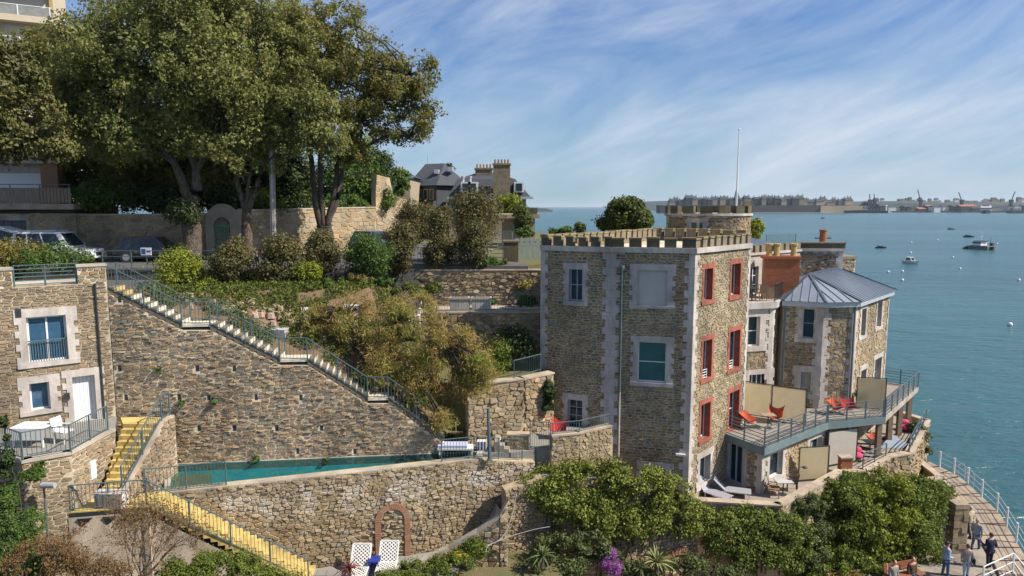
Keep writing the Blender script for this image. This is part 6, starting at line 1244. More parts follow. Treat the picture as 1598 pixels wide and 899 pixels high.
# ================================================================== PROMENADE
def promenade():
    ZQ = 3.0
    outer = [PZ(1442, 716, ZQ), PZ(1500, 745, ZQ), PZ(1560, 800, ZQ), PZ(1600, 868, ZQ), PZ(1660, 960, ZQ)]
    seam = [PZ(1425, 722, ZQ), PZ(1470, 752, ZQ), PZ(1506, 800, ZQ), PZ(1545, 868, ZQ), PZ(1590, 960, ZQ)]
    s = MB(); n = 5; O = [Vector((p.x, p.y, 0)) for p in outer]; I = [Vector((12, 20, 0)), ]
    poly = [tuple(p)[:2] for p in outer] + [(16, 22), (16, 31), (21, 34), (23.2, 37), (26.4, 41.5), (28.4, 46.5)]
    pr = struct(MB().prism(poly, -1.5, ZQ - .06).build('promenade', 'promenade_grey'))
    # slabs on the sea side, each with dark joints
    def at(line, t):
        k = min(int(t), len(line) - 2); return line[k].lerp(line[k + 1], t - k)
    ts = np.linspace(.15, 3.9, 15)
    for i in range(14):
        t0, t1 = ts[i], ts[i + 1] - .012
        for j in range(4):
            f0, f1 = j / 4, (j + 1) / 4 - .012
            P = [at(seam, t0).lerp(at(outer, t0), f0), at(seam, t0).lerp(at(outer, t0), f1), at(seam, t1).lerp(at(outer, t1), f1), at(seam, t1).lerp(at(outer, t1), f0)]
            MB().prism([tuple(p)[:2] for p in P], ZQ - .06, ZQ + .01).build('paving_slab', 'slab', pr)
    for i in range(15):
        a, b = at(seam, ts[i]), at(outer, ts[i]); a.z = b.z = ZQ + .02; MB().beam(a, b, .05, .05).build('joint_strip', 'slab_dark', pr)
    w = MB()
    for a, b in zip(seam[:-1], seam[1:]): w.beam(a + Vector((0, 0, .0)), b + Vector((0, 0, .0)), .06, .05)
    w.build('joint_strip', 'slab_dark', pr)
    tw = np.linspace(.45, 3.85, 10); posts = []
    t = thing('sea_railing', 'row of white posts with wires along the outer edge of the promenade', 'railing', tuple(at(outer, .45)))
    for q in tw:
        p = at(outer, q).lerp(at(seam, q), .04); posts.append(p); MB().tube([p - Vector((0, 0, .05)), p + Vector((0, 0, 1.12))], [.06, .055], 8).build('post', 'frame_white', t)
    for h in (.35, .7, 1.05):
        m = MB()
        for a, b in zip(posts[:-1], posts[1:]): m.beam(a + Vector((0, 0, h)), b + Vector((0, 0, h)), .022, .022)
        m.build('wire', 'zinc_trim', t)
    # white handrail at the bottom right
    a, b, c = PZ(1533, 915, ZQ), PZ(1580, 893, ZQ), PZ(1604, 925, ZQ)
    railing('steps_railing', 'white tubular handrail at the head of the beach steps bottom right', [tuple(a), tuple(b), tuple(c)], 1.0, 1, 'frame_white', style='rails', rails=2, post_every=3, pw=.07)
    l = thing('ladder', 'small curved metal ladder head on the sea edge of the promenade', 'ladder', tuple(at(outer, 1.0)))
    for d in (0, .5):
        p = at(outer, 1.0 + d * .5); MB().tube([p + Vector((-.3, -.1, 0)), p + Vector((-.3, -.1, .9)), p + Vector((0, -.1, 1.05)), p + Vector((.15, -.1, .7)), p + Vector((.15, -.1, -1))], .025, 6).build('rail', 'zinc_trim', l)
    # foam along the sea wall
    f = MB(); rn = random.Random(4)
    for i in range(260):
        t = rn.uniform(.3, 3.95); p = at(outer, t); d = abs(rn.gauss(0, .8)) + .15; x, y = p.x + d, p.y - d * .15; r = rn.uniform(.03, .14); k = 6
        f.add([(x + r * 1.6 * math.cos(6.283 * j / k) * rn.uniform(.6, 1.2), y + r * math.sin(6.283 * j / k) * rn.uniform(.6, 1.2), .03) for j in range(k)], [tuple(range(k))])
    o = f.build('sea_foam', 'foam'); o['kind'] = 'stuff'; o['label'] = 'white foam flecks where the sea meets the promenade wall'; o['category'] = 'foam'
    # stone gate pillar with white door
    p = PZ(1490, 858, ZQ); t = thing('gate_pillar', 'stone gate pillar with white door beside the walkers', 'gate', (p.x, p.y, ZQ)); rn = random.Random(3)
    z = ZQ - .05; k = 0
    while z < 5.6:
        h = rn.uniform(.22, .38); 
        sp = rn.uniform(-.12, .12)
        for a, b in ((-.36, sp), (sp + .02, .36)): MB().box(p.x + a + rn.uniform(-.03, .02), p.x + b + rn.uniform(-.02, .03), p.y - .32 + rn.uniform(-.03, .03), p.y + .4, z + .01, z + h - .012).build('stone', 'stone_tan', t)
        z += h
    MB().box(p.x - .3, p.x + .3, p.y - .25, p.y + .3, 2.95, 5.55).build('core', 'mortar_tan', t)
    MB().box(p.x - 1.12, p.x - .42, p.y + .2, p.y + .26, ZQ, 5.1).build('door', 'panel_grey', t); MB().box(p.x - 1.3, p.x - 1.12, p.y + .05, p.y + .4, ZQ, 5.3).build('jamb', 'mortar_tan', t); MB().box(p.x - .55, p.x - .5, p.y + .14, p.y + .2, 4.0, 4.12).build('handle', 'rail_dark', t)
    # benches
    def bench(c, rz, label):
        t = thing('park_bench', label, 'bench', (0, 0, 0))
        for k in range(4): MB().box(-1.0, 1.0, -.24 + k * .125, -.135 + k * .125, .42, .46).build('seat_slat', 'wood_brown', t)
        for k in range(3): MB().box(-1.0, 1.0, .27 + k * .03, .305 + k * .03, .52 + k * .14, .64 + k * .14).build('back_slat', 'wood_brown', t)
        for x in (-.8, .8): MB().beam((x, -.18, 0), (x, -.18, .42), .07, .07).build('leg', 'concrete', t); MB().beam((x, .22, 0), (x, .35, .94), .07, .05).build('leg', 'concrete', t)
        t.location = c; t.rotation_euler = (0, 0, rz)
    b = PZ(1412, 908, ZQ); bench((b.x, b.y, ZQ - .06), .28, 'red brown slatted bench behind the two seated visitors'); b2 = PZ(1322, 925, ZQ); bench((b2.x, b2.y, ZQ - .06), .22, 'red brown slatted bench end cut by the bottom edge of the picture')
    return seam
promenade()
# ================================================================== PEOPLE
def skin_obj(name, V, E, R, material, parent, root=0, sub=2):
    me = bpy.data.meshes.new(name); bm = bmesh.new(); L = bm.verts.layers.skin.verify(); vs = []
    for k, v in enumerate(V):
        q = bm.verts.new(v); r = R[k]; q[L].radius = r if hasattr(r, '__len__') else (r, r); q[L].use_root = (k == root); vs.append(q)
    for a, b in E: bm.edges.new((vs[a], vs[b]))
    bm.to_mesh(me); bm.free(); me.materials.append(M[material]); o = bpy.data.objects.new(name, me); COL.objects.link(o); o.parent = parent
    s = o.modifiers.new('Skin', 'SKIN'); s.use_smooth_shade = True; ss = o.modifiers.new('Sub', 'SUBSURF'); ss.levels = 1; ss.render_levels = sub
    return o
def person(loc, rz, label, top, legs, hair, h=1.72, stride=.12, sit=False, long=False, arm=(0, 0), cap=None, bag=None):
    t = thing('person', label, 'person', (0, 0, 0)); s = h / 1.72; st = stride
    if sit: hip = .47; kn = ((-.1, -.42, .5), (.1, -.42, .5)); an = ((-.1, -.45, .09), (.1, -.45, .09))
    else: hip = .90; kn = ((-.1, -st * .6, .49), (.1, st * .4, .49)); an = ((-.1, -st, .09), (.1, st * 1.3, .09))
    sh = hip + .52
    V = [(0, 0, hip), (0, .01, hip + .26), (0, 0, sh), (0, -.01, sh + .11), (0, -.02, sh + .24),
         (-.19, 0, sh - .02), (-.24, .02 + arm[0] * .1, sh - .3), (-.22, -.06 - arm[0] * .3, sh - .53 + arm[0] * .25), (.19, 0, sh - .02), (.24, .02, sh - .3), (.22, -.06 - arm[1] * .3, sh - .53 + arm[1] * .25),
         (-.1, 0, hip - .06), kn[0], an[0], (an[0][0], an[0][1] - .14, .04), (.1, 0, hip - .06), kn[1], an[1], (an[1][0], an[1][1] - .14, .04)]
    E = [(0, 1), (1, 2), (2, 3), (3, 4), (2, 5), (5, 6), (6, 7), (2, 8), (8, 9), (9, 10), (0, 11), (11, 12), (12, 13), (13, 14), (0, 15), (15, 16), (16, 17), (17, 18)]
    R = [(.14, .10), (.13, .095), (.13, .09), .05, .09, .065, .045, .033, .065, .045, .033, .085, .06, .042, .035, .085, .06, .042, .035]
    skin_obj('body', V, E, R, 'skin', t)
    for a in (7, 10):                                            # hands: palm, four fingers, thumb
        w = Vector(V[a]); HV = [w, w + Vector((0, -.01, -.07))]; HE = [(0, 1)]; HR = [.026, (.036, .018)]
        for j, (dx, l) in enumerate(((-.028, .06), (-.010, .07), (.010, .066), (.028, .05))):
            HV += [w + Vector((dx, -.012, -.11)), w + Vector((dx, -.03, -.11 - l))]; HE += [(1, len(HV) - 2), (len(HV) - 2, len(HV) - 1)]; HR += [.0095, .008]
        HV += [w + Vector((0, -.045, -.06)), w + Vector((0, -.06, -.10))]; HE += [(0, len(HV) - 2), (len(HV) - 2, len(HV) - 1)]; HR += [.012, .009]
        skin_obj('hand', HV, HE, HR, 'skin', t, sub=1)
    hz = sh + .235; hd = MB(); hd.ell((0, -.02, hz), (.082, .098, .122), 14, 10); hd.ell((0, -.118, hz - .015), (.014, .02, .022), 6, 5)
    for e in (-1, 1): hd.ell((e * .085, -.005, hz), (.012, .024, .032), 6, 5)
    hd.build('head', 'skin', t, True)
    fc = MB()
    for e in (-1, 1): fc.ell((e * .032, -.108, hz + .01), (.012, .008, .007), 6, 4)
    fc.ell((0, -.106, hz - .055), (.024, .008, .006), 6, 4); fc.build('eyes_and_mouth', 'hair_brown', t)
    hr = MB(); hr.ell((0, .012, hz + .028), (.092, .102, .112), 14, 9); ho = hr.build('hair', hair, t, True)
    if cap: c = MB(); c.ell((0, -.01, hz + .06), (.098, .112, .075), 14, 8); c.box(-.07, .07, -.2, -.09, hz + .045, hz + .06); c.build('cap', cap, t, True)
    k = 1.22
    TV = [(0, 0, hip - (.34 if long else .08)), (0, 0, hip + .05), (0, .01, hip + .26), (0, 0, sh - .02), (0, -.005, sh + .05)] + [V[i] for i in (5, 6)] + [tuple(Vector(V[7]) + Vector((0, 0, .03)))] + [V[i] for i in (8, 9)] + [tuple(Vector(V[10]) + Vector((0, 0, .03)))]
    skin_obj('jacket', TV, [(0, 1), (1, 2), (2, 3), (3, 4), (3, 5), (5, 6), (6, 7), (3, 8), (8, 9), (9, 10)], [(.19, .15), (.18, .14), (.165, .125), (.16, .115), .06, .085, .065, .05, .085, .065, .05], top, t, 1)
    skin_obj('trousers', [(0, 0, hip + .06), V[11], V[12], tuple(Vector(V[13]) + Vector((0, .005, -.02))), V[15], V[16], tuple(Vector(V[17]) + Vector((0, .005, -.02)))], [(0, 1), (1, 2), (2, 3), (0, 4), (4, 5), (5, 6)], [(.155, .115), .10, .075, .062, .10, .075, .062], legs, t)
    for a, b in ((13, 14), (17, 18)): sh_ = MB(); p = Vector(V[a]); sh_.ell((p.x, p.y - .06, .05), (.052, .14, .055), 8, 6); sh_.build('shoe', 'tyre', t, True)
    if bag: b = MB(); b.box(-.34, -.24, -.12, .14, hip - .12, hip + .16); b.build('bag', bag, t); MB().tube([(-.28, 0, hip + .16), (-.2, .02, sh), (.12, .02, sh + .04)], .012, 5).build('bag_strap', bag, t)
    t.location = loc; t.rotation_euler = (0, 0, rz); t.scale = (s, s, s); return t
def people():
    z = 2.945; q = lambda x, y: (PZ(x, y, 3.0).x, PZ(x, y, 3.0).y, z)
    person(q(1543, 884), math.pi + .1, 'person in dark navy clothes seen from behind on the promenade', 'navy', 'navy', 'hair_brown', 1.78, .03, arm=(.8, .8))
    person(q(1507, 899), math.pi - .3, 'person in grey jacket and pale jeans carrying a dark bag', 'grey_jacket', 'denim_light', 'hair_brown', 1.66, .1, bag='navy')
    person(q(1475, 898), math.pi * .5, 'person in light blue shirt and dark cap by the shrubs', 'shirt_blue', 'denim', 'hair_brown', 1.75, .06, cap='navy', arm=(.5, .5))
    person(q(1522, 856), math.pi - .9, 'person in blue grey quilted coat walking past the pillar', 'puffer', 'denim', 'hair_grey', 1.66, .22, long=True)
    person(q(1511, 836), math.pi + .2, 'person in beige coat furthest up the promenade', 'beige', 'navy', 'hair_grey', 1.7, .2, long=True)
    b = PZ(1412, 908, 3.0)
    for dx, lab, top in ((-.75, 'seated person in dark jacket on the left of the bench', 'grey_jacket'), (.35, 'seated person with dark hair on the right of the bench', 'hair_brown')):
        person((b.x + dx * math.cos(.28) + .02, b.y + dx * math.sin(.28) - .02, 2.92), .28, lab, top, 'denim', 'hair_brown' if dx < 0 else 'bark_dark', 1.7, 0, True)
people()
# ================================================================== TERRACE FURNITURE
def furniture():
    def butterfly(loc, rz, m, label):
        t = thing('butterfly_chair', label, 'chair', (0, 0, 0)); f = MB(); c = [(-.36, -.38, .0), (.36, -.38, .0), (.36, .38, .0), (-.36, .38, .0)]; tp = [(-.36, -.40, .52), (.36, -.40, .52), (.40, .42, .95), (-.40, .42, .95)]
        for a, b in ((0, 2), (1, 3), (2, 0), (3, 1)): f.tube([tp[a], c[b]], .012, 5)
        for a in range(4): f.tube([c[a], c[(a + 1) % 4]], .012, 5)
        f.build('frame', 'rail_dark', t)
        n = 8; vs = []
        for i in range(n + 1):
            for j in range(n + 1):
                u, v = i / n, j / n; p = Vector((-.36 + .72 * u, -.40 + .82 * v, .52 + .43 * v)); sag = .36 * (math.sin(math.pi * u)) ** .8 * (.55 + .45 * math.sin(math.pi * v)); pin = 1 + .12 * abs(2 * v - 1)
                vs.append((p.x * pin, p.y + .10 * math.sin(math.pi * u) * (2 * v - 1) * -1, p.z - sag - .06 * math.sin(math.pi * v)))
        MB().add(vs, [(i * (n + 1) + j, (i + 1) * (n + 1) + j, (i + 1) * (n + 1) + j + 1, i * (n + 1) + j + 1) for i in range(n) for j in range(n)]).build('sling', m, t, True)
        t.location = loc; t.rotation_euler = (0, 0, rz); t.scale = (.98, .98, .98)
    def on(px_, py_, z): p = PZ(px_, py_, z); return (p.x, p.y, z)
    butterfly(on(1165, 668, ZD), .8, 'cloth_orange', 'orange butterfly chair by the castle wall on the upper deck'); butterfly(on(1210, 660, ZD), -.5, 'cloth_orange', 'orange butterfly chair in front of the right canvas screen')
    butterfly(on(1300, 646, ZD), .5, 'cloth_orange', 'orange butterfly chair left of the flower pot on the deck'); butterfly(on(1322, 646, ZD), -.2, 'cloth_red', 'red shaded butterfly chair beside the wing wall')
    butterfly(on(1362, 700, ZT), .6, 'cloth_orange', 'orange butterfly chair under the deck among the columns'); butterfly((2.2, 30.7, ZP + .1), -.3, 'cloth_red', 'dark red butterfly chair on the castle side terrace')
    def screen(a, b, z, h, m, label, n=1):
        t = thing('canvas_screen', label, 'screen', ((a[0] + b[0]) / 2, (a[1] + b[1]) / 2, z)); mp = wmap(a, b); f = MB()
        for k in range(n + 1): u = mp.L * k / n; f.obox(mp, u - .025, u + .025, z, z + h, -.025, .025)
        f.obox(mp, 0, mp.L, z + h - .04, z + h, -.02, .02); f.obox(mp, 0, mp.L, z + .06, z + .1, -.02, .02); f.build('frame', 'rail_dark', t)
        for k in range(n): MB().add([mp(mp.L * (k + j) / n + (.04 if j == 0 else -.04), q, .012 * math.sin(7 * j + 3 * q)) for j, q in ((0, z + .12), (1, z + .12), (1, z + h - .06), (0, z + h - .06))], [(0, 1, 2, 3)]).build('panel', m, t)
    screen((12.75, 37.35), (15.7, 35.4), ZD, 1.95, 'canvas', 'pair of tan canvas wind screens on the upper deck beside the castle', 2)
    screen((19.85, 38.3), (21.35, 38.0), ZD, 1.9, 'canvas', 'narrow tan canvas screen on the deck below the wing')
    screen((14.75, 33.75), (16.4, 34.05), ZT, 1.85, 'canvas', 'tan canvas screen with lamp shadow on the lower terrace')
    screen((17.15, 35.75), (19.1, 36.5), ZT, 2.0, 'canvas_shaded', 'greyish shaded canvas screen under the upper deck')
    def lounger(p, rz, label):
        t = thing('sun_lounger', label, 'lounger', (0, 0, 0)); MB().box(-.3, .3, -.75, .45, .28, .32).build('bed', 'mesh_grey', t); MB().add([(-.3, .45, .3), (.3, .45, .3), (.3, 1.0, .8), (-.3, 1.0, .8), (-.3, .47, .26), (.3, .47, .26), (.3, 1.02, .76), (-.3, 1.02, .76)], [(0, 1, 2, 3), (7, 6, 5, 4), (0, 4, 5, 1), (1, 5, 6, 2), (2, 6, 7, 3), (3, 7, 4, 0)]).build('backrest', 'mesh_grey', t)
        f = MB()
        for x in (-.31, .31): f.beam((x, -.75, .29), (x, .48, .29), .03, .04)
        f.build('frame', 'plastic_white', t)
        for x in (-.28, .28):
            for y in (-.65, .4): MB().box(x - .02, x + .02, y - .02, y + .02, 0, .28).build('leg', 'plastic_white', t)
        t.location = p; t.rotation_euler = (0, 0, rz)
    lounger((10.95, 32.1, ZT), 1.25, 'grey mesh sun lounger beside the glazed terrace door'); lounger((9.9, 31.75, ZT), .75, 'grey mesh sun lounger close to the castle corner')
    def table(p, label, m='panel_grey', w=.4):
        t = thing('terrace_table', label, 'table', p); MB().box(p[0] - w, p[0] + w, p[1] - w * .8, p[1] + w * .8, p[2] + .7, p[2] + .735).build('table_top', m, t); MB().tube([(p[0], p[1], p[2]), (p[0], p[1], p[2] + .7)], .03, 6).build('leg', 'rail_dark', t); MB().lathe([(.22, 0), (.22, .02), (.03, .05)], p, 10).build('foot', 'rail_dark', t)
    table((13.35, 32.2, ZT), 'small square table outside the white framed terrace window'); garden_chair((12.85, 32.0, ZT), 1.2, 'brown_wicker', 'brown chair left of the small square terrace table'); garden_chair((14.0, 32.75, ZT), -1.9, 'brown_wicker', 'brown chair right of the small square terrace table')
    table((13.5, 34.9, ZD), 'low table between the orange chairs on the upper deck', 'timber_grey', .35); table((20.6, 37.9, ZT), 'dark cafe table in the shade under the deck', 'rail_dark', .38)
    garden_chair((20.0, 38.4, ZT), .4, 'rail_dark', 'dark cafe chair in the shade under the deck')
    p = Vector((14.1, 32.3, ZT)); t = thing('floor_lamp', 'slim bent lamp standing near the lower canvas screen', 'lamp', tuple(p)); MB().tube([p, p + Vector((0, 0, 1.25)), p + Vector((.05, -.05, 1.4)), p + Vector((.2, -.1, 1.42))], .018, 6).build('stem', 'rail_dark', t); MB().ell(p + Vector((.25, -.12, 1.4)), (.13, .13, .06)).build('lamp_shade', 'rail_dark', t); MB().lathe([(.15, 0), (.15, .02)], p, 10).build('foot', 'rail_dark', t)
    for x, y, z, lab in ((1335, 716, ZT, 'pink cushion heap on the terrace beside the low railing'), (1411, 672, ZT, 'pink cushion on the sea end of the lower terrace')):
        p = PZ(x, y, z); t = thing('cushion_seat', lab, 'cushion', (p.x, p.y, z)); MB().ell((p.x, p.y, z + .2), (.42, .36, .2), 12, 8).build('cushion', 'cloth_pink', t, True); MB().ell((p.x + .1, p.y + .2, z + .42), (.34, .16, .26), 12, 8).build('back_cushion', 'cloth_pink', t, True)
    p = PZ(1343, 636, ZD); t = thing('flower_pot', 'pot of green leaves standing at the deck railing', 'plant', (p.x, p.y, ZD)); MB().lathe([(.14, 0), (.2, .5), (.22, .52), (.2, .5)], (p.x, p.y, ZD), 12).build('pot', 'rail_steel', t); P, Nn = clump_points([(p.x, p.y, ZD + .85, .32), (p.x - .2, p.y, ZD + .78, .22), (p.x + .2, p.y, ZD + .8, .22)], 160, 3); leaf_obj('foliage', P, Nn, .12, 'leaf_green', t, 4)
    p = Vector((22.6, 39.3, ZT)); t = thing('folded_parasol', 'dark folded canopy lying on the terrace below the deck', 'parasol', tuple(p)); MB().add([(p.x - 1.0, p.y - .6, ZT + .02), (p.x + 1.0, p.y - .6, ZT + .02), (p.x + 1.0, p.y + .6, ZT + .02), (p.x - 1.0, p.y + .6, ZT + .02), (p.x, p.y, ZT + .7)], [(0, 1, 4), (1, 2, 4), (2, 3, 4), (3, 0, 4), (3, 2, 1, 0)]).build('canopy', 'zinc_dark', t)
    # white garden chairs and blue cushion on the garden bank behind the tamarisk
    for k, (x, y, Y, lab) in enumerate(((487, 510, 31.6, 'white slatted garden chair at the left on the bank behind the tamarisk'), (545, 505, 31.8, 'white garden lounger seen through the tamarisk branches'), (640, 495, 33.0, 'white garden chair half hidden at the right of the tamarisk'))):
        p = PY(x, y + 12, Y); garden_chair((p.x, p.y, p.z - .15), .5 - k * .5, 'plastic_white', lab, 1.5)
    p = PY(515, 516, 31.5); t = thing('garden_cushion', 'blue cushion on the bank between the white chairs', 'cushion', tuple(p)); MB().ell((p.x, p.y, p.z), (.2, .14, .24), 10, 8).build('cushion', 'cloth_blue', t, True)
furniture()
# ================================================================== VEHICLES
def car(loc, rz, paint, label, L=4.6, Wd=1.86, Hh=1.75, suv=True, tail=False, name='parked_car'):
    t = thing(name, label, 'car', (0, 0, 0)); w = Wd / 2; zb = .32 if suv else .24; hb = zb + (.62 if suv else .55); x = lambda f: (f - .5) * L
    st = [(0, hb - .12, None, .9), (.02, hb + .02, None, .96), (.06, hb + .05, 1, 1), (.12, hb + .05, 1, 1), (.62, hb + .02, 1, 1), (.74, hb - .02, None, 1), (.93, hb - .12, None, .97), (.99, hb - .3, None, .9), (1, zb + .2, None, .85)]
    sec = []
    for f, z, r, k in st:
        ww = w * k; sec.append([(x(f), -ww * .97, zb), (x(f), -ww, (zb + z) / 2), (x(f), -ww * .96, z), (x(f), ww * .96, z), (x(f), ww, (zb + z) / 2), (x(f), ww * .97, zb)])
    b = MB(); n = 6
    for s in sec: b.v.extend(s)
    for i in range(len(sec) - 1):
        for k in range(n): b.f.append((i * n + k, i * n + (k + 1) % n, (i + 1) * n + (k + 1) % n, (i + 1) * n + k)); b.m.append(0)
    b.f.append(tuple(range(n))); b.m.append(0); b.f.append(tuple(range((len(sec) - 1) * n, len(sec) * n))); b.m.append(0)
    b.build('body', paint, t, False)
    # cabin
    r0, r1 = (.05, .60) if suv else (.16, .56); base = [(x(.02 if suv else .03), hb + .02), (x(.74), hb)]; top = [(x(r0), Hh), (x(r1), Hh - .02)]; wr = w * .80
    c = MB(); c.add([(base[0][0], -w * .95, base[0][1]), (base[1][0], -w * .93, base[1][1]), (base[1][0], w * .93, base[1][1]), (base[0][0], w * .95, base[0][1]), (top[0][0], -wr, top[0][1]), (top[1][0], -wr, top[1][1]), (top[1][0], wr, top[1][1]), (top[0][0], wr, top[0][1])], [(0, 1, 5, 4), (1, 2, 6, 5), (2, 3, 7, 6), (3, 0, 4, 7), (4, 5, 6, 7)]); c.build('cabin', paint, t)
    def side(f, g, s, off=.012):                               # point on the side window plane; f along, g up
        xb = base[0][0] + (base[1][0] - base[0][0]) * f; xt = top[0][0] + (top[1][0] - top[0][0]) * f; zz = base[0][1] + (Hh - base[0][1]) * g; yy = w * .94 + (wr - w * .94) * g
        return (xb + (xt - xb) * g, s * (yy + off), zz)
    for s in (-1, 1):
        for f0, f1 in ((.07, .27), (.30, .56), (.59, .90)): MB().add([side(f0, .12, s), side(f1, .12, s), side(f1, .88, s), side(f0, .88, s)], [(0, 1, 2, 3)]).build('side_window', 'glass', t)
    for nm, (p, q, sg) in (('windscreen', (base[1], top[1], 1)), ('rear_window', (base[0], top[0], -1))):
        P = []
        for g, ww in ((.1, w * .84), (.9, wr * .88)): P.append((p[0] + (q[0] - p[0]) * g + .014 * sg, ww, p[1] + (q[1] - p[1]) * g + .01))
        (a, b1) = P
        if not (tail and nm == 'rear_window'): MB().add([(a[0], -a[1], a[2]), (a[0], a[1], a[2]), (b1[0], b1[1], b1[2]), (b1[0], -b1[1], b1[2])], [(0, 1, 2, 3)]).build(nm, 'glass', t)
    if tail:
        q = MB(); q.add([(top[0][0], -wr, Hh), (top[0][0], wr, Hh), (top[0][0] - 1.15, wr, Hh + .32), (top[0][0] - 1.15, -wr, Hh + .32), (top[0][0], -wr, Hh - .08), (top[0][0], wr, Hh - .08), (top[0][0] - 1.18, wr, Hh + .24), (top[0][0] - 1.18, -wr, Hh + .24)], [(0, 1, 2, 3), (7, 6, 5, 4), (0, 3, 7, 4), (2, 1, 5, 6), (3, 2, 6, 7)]); tg = q.build('tailgate', paint, t); MB().add([(top[0][0] - .2, -wr * .85, Hh + .0), (top[0][0] - .2, wr * .85, Hh + .0), (top[0][0] - .9, wr * .85, Hh + .16), (top[0][0] - .9, -wr * .85, Hh + .16)], [(0, 1, 2, 3)]).build('pane', 'glass', tg)
    for s in (-1, 1):
        if suv: MB().beam((top[0][0] + .2, s * wr * .9, Hh + .06), (top[1][0] - .2, s * wr * .9, Hh + .06), .04, .04).build('roof_rail', 'alloy', t)
        MB().ell((x(.70), s * (w + .09), hb + .12), (.07, .11, .08), 8, 6).build('wing_mirror', paint, t, True)
        MB().box(x(.96), x(.995), s * w * .55 - .14, s * w * .55 + .14, hb - .25, hb - .12).build('headlight', 'frame_white', t); MB().box(x(.0) - .01, x(.02), s * w * .72 - .1, s * w * .72 + .1, hb - .22, hb - .02).build('tail_light', 'lamp_red', t)
        MB().box(x(.3), x(.34), s * (w + .005) - .006, s * (w + .005) + .006, hb - .16, hb - .13).build('door_handle', 'alloy', t)
        for f in (.19, .81):
            wr_ = .36 if suv else .32; ty = MB().tube([(x(f), s * (w - .2), wr_), (x(f), s * (w + .015), wr_)], wr_, 18); wo = ty.build('wheel', 'tyre', t); MB().tube([(x(f), s * (w + .016), wr_), (x(f), s * (w + .03), wr_)], wr_ * .62, 14).build('rim', 'alloy', wo)
            MB().lathe([(wr_ * 1.12, -.01), (wr_ * 1.12, .0)], (0, 0, 0), 18)
    MB().box(x(.985), x(1.003), -w * .4, w * .4, zb + .12, zb + .32).build('grille', 'rail_dark', t)
    t.location = loc; t.rotation_euler = (0, 0, rz); return t
def vehicles():
    p = PY(94, 408, 40.2); car((p.x, 40.2, 17.7), .08, 'car_white', 'silver white off road car with its tailgate raised by the railing', 4.5, 1.86, 1.85, True, True)
    p = PY(243, 405, 41.2); car((p.x, 41.3, 17.7), .12, 'car_black', 'black hatchback parked against the old wall beneath the trees', 4.4, 1.8, 1.5, False)
    p = PY(582, 378, 50); car((p.x, 50.5, 17.7), 1.2, 'car_blue', 'dark blue car seen beyond the shrubs on the road', 4.3, 1.8, 1.55, False)
vehicles()
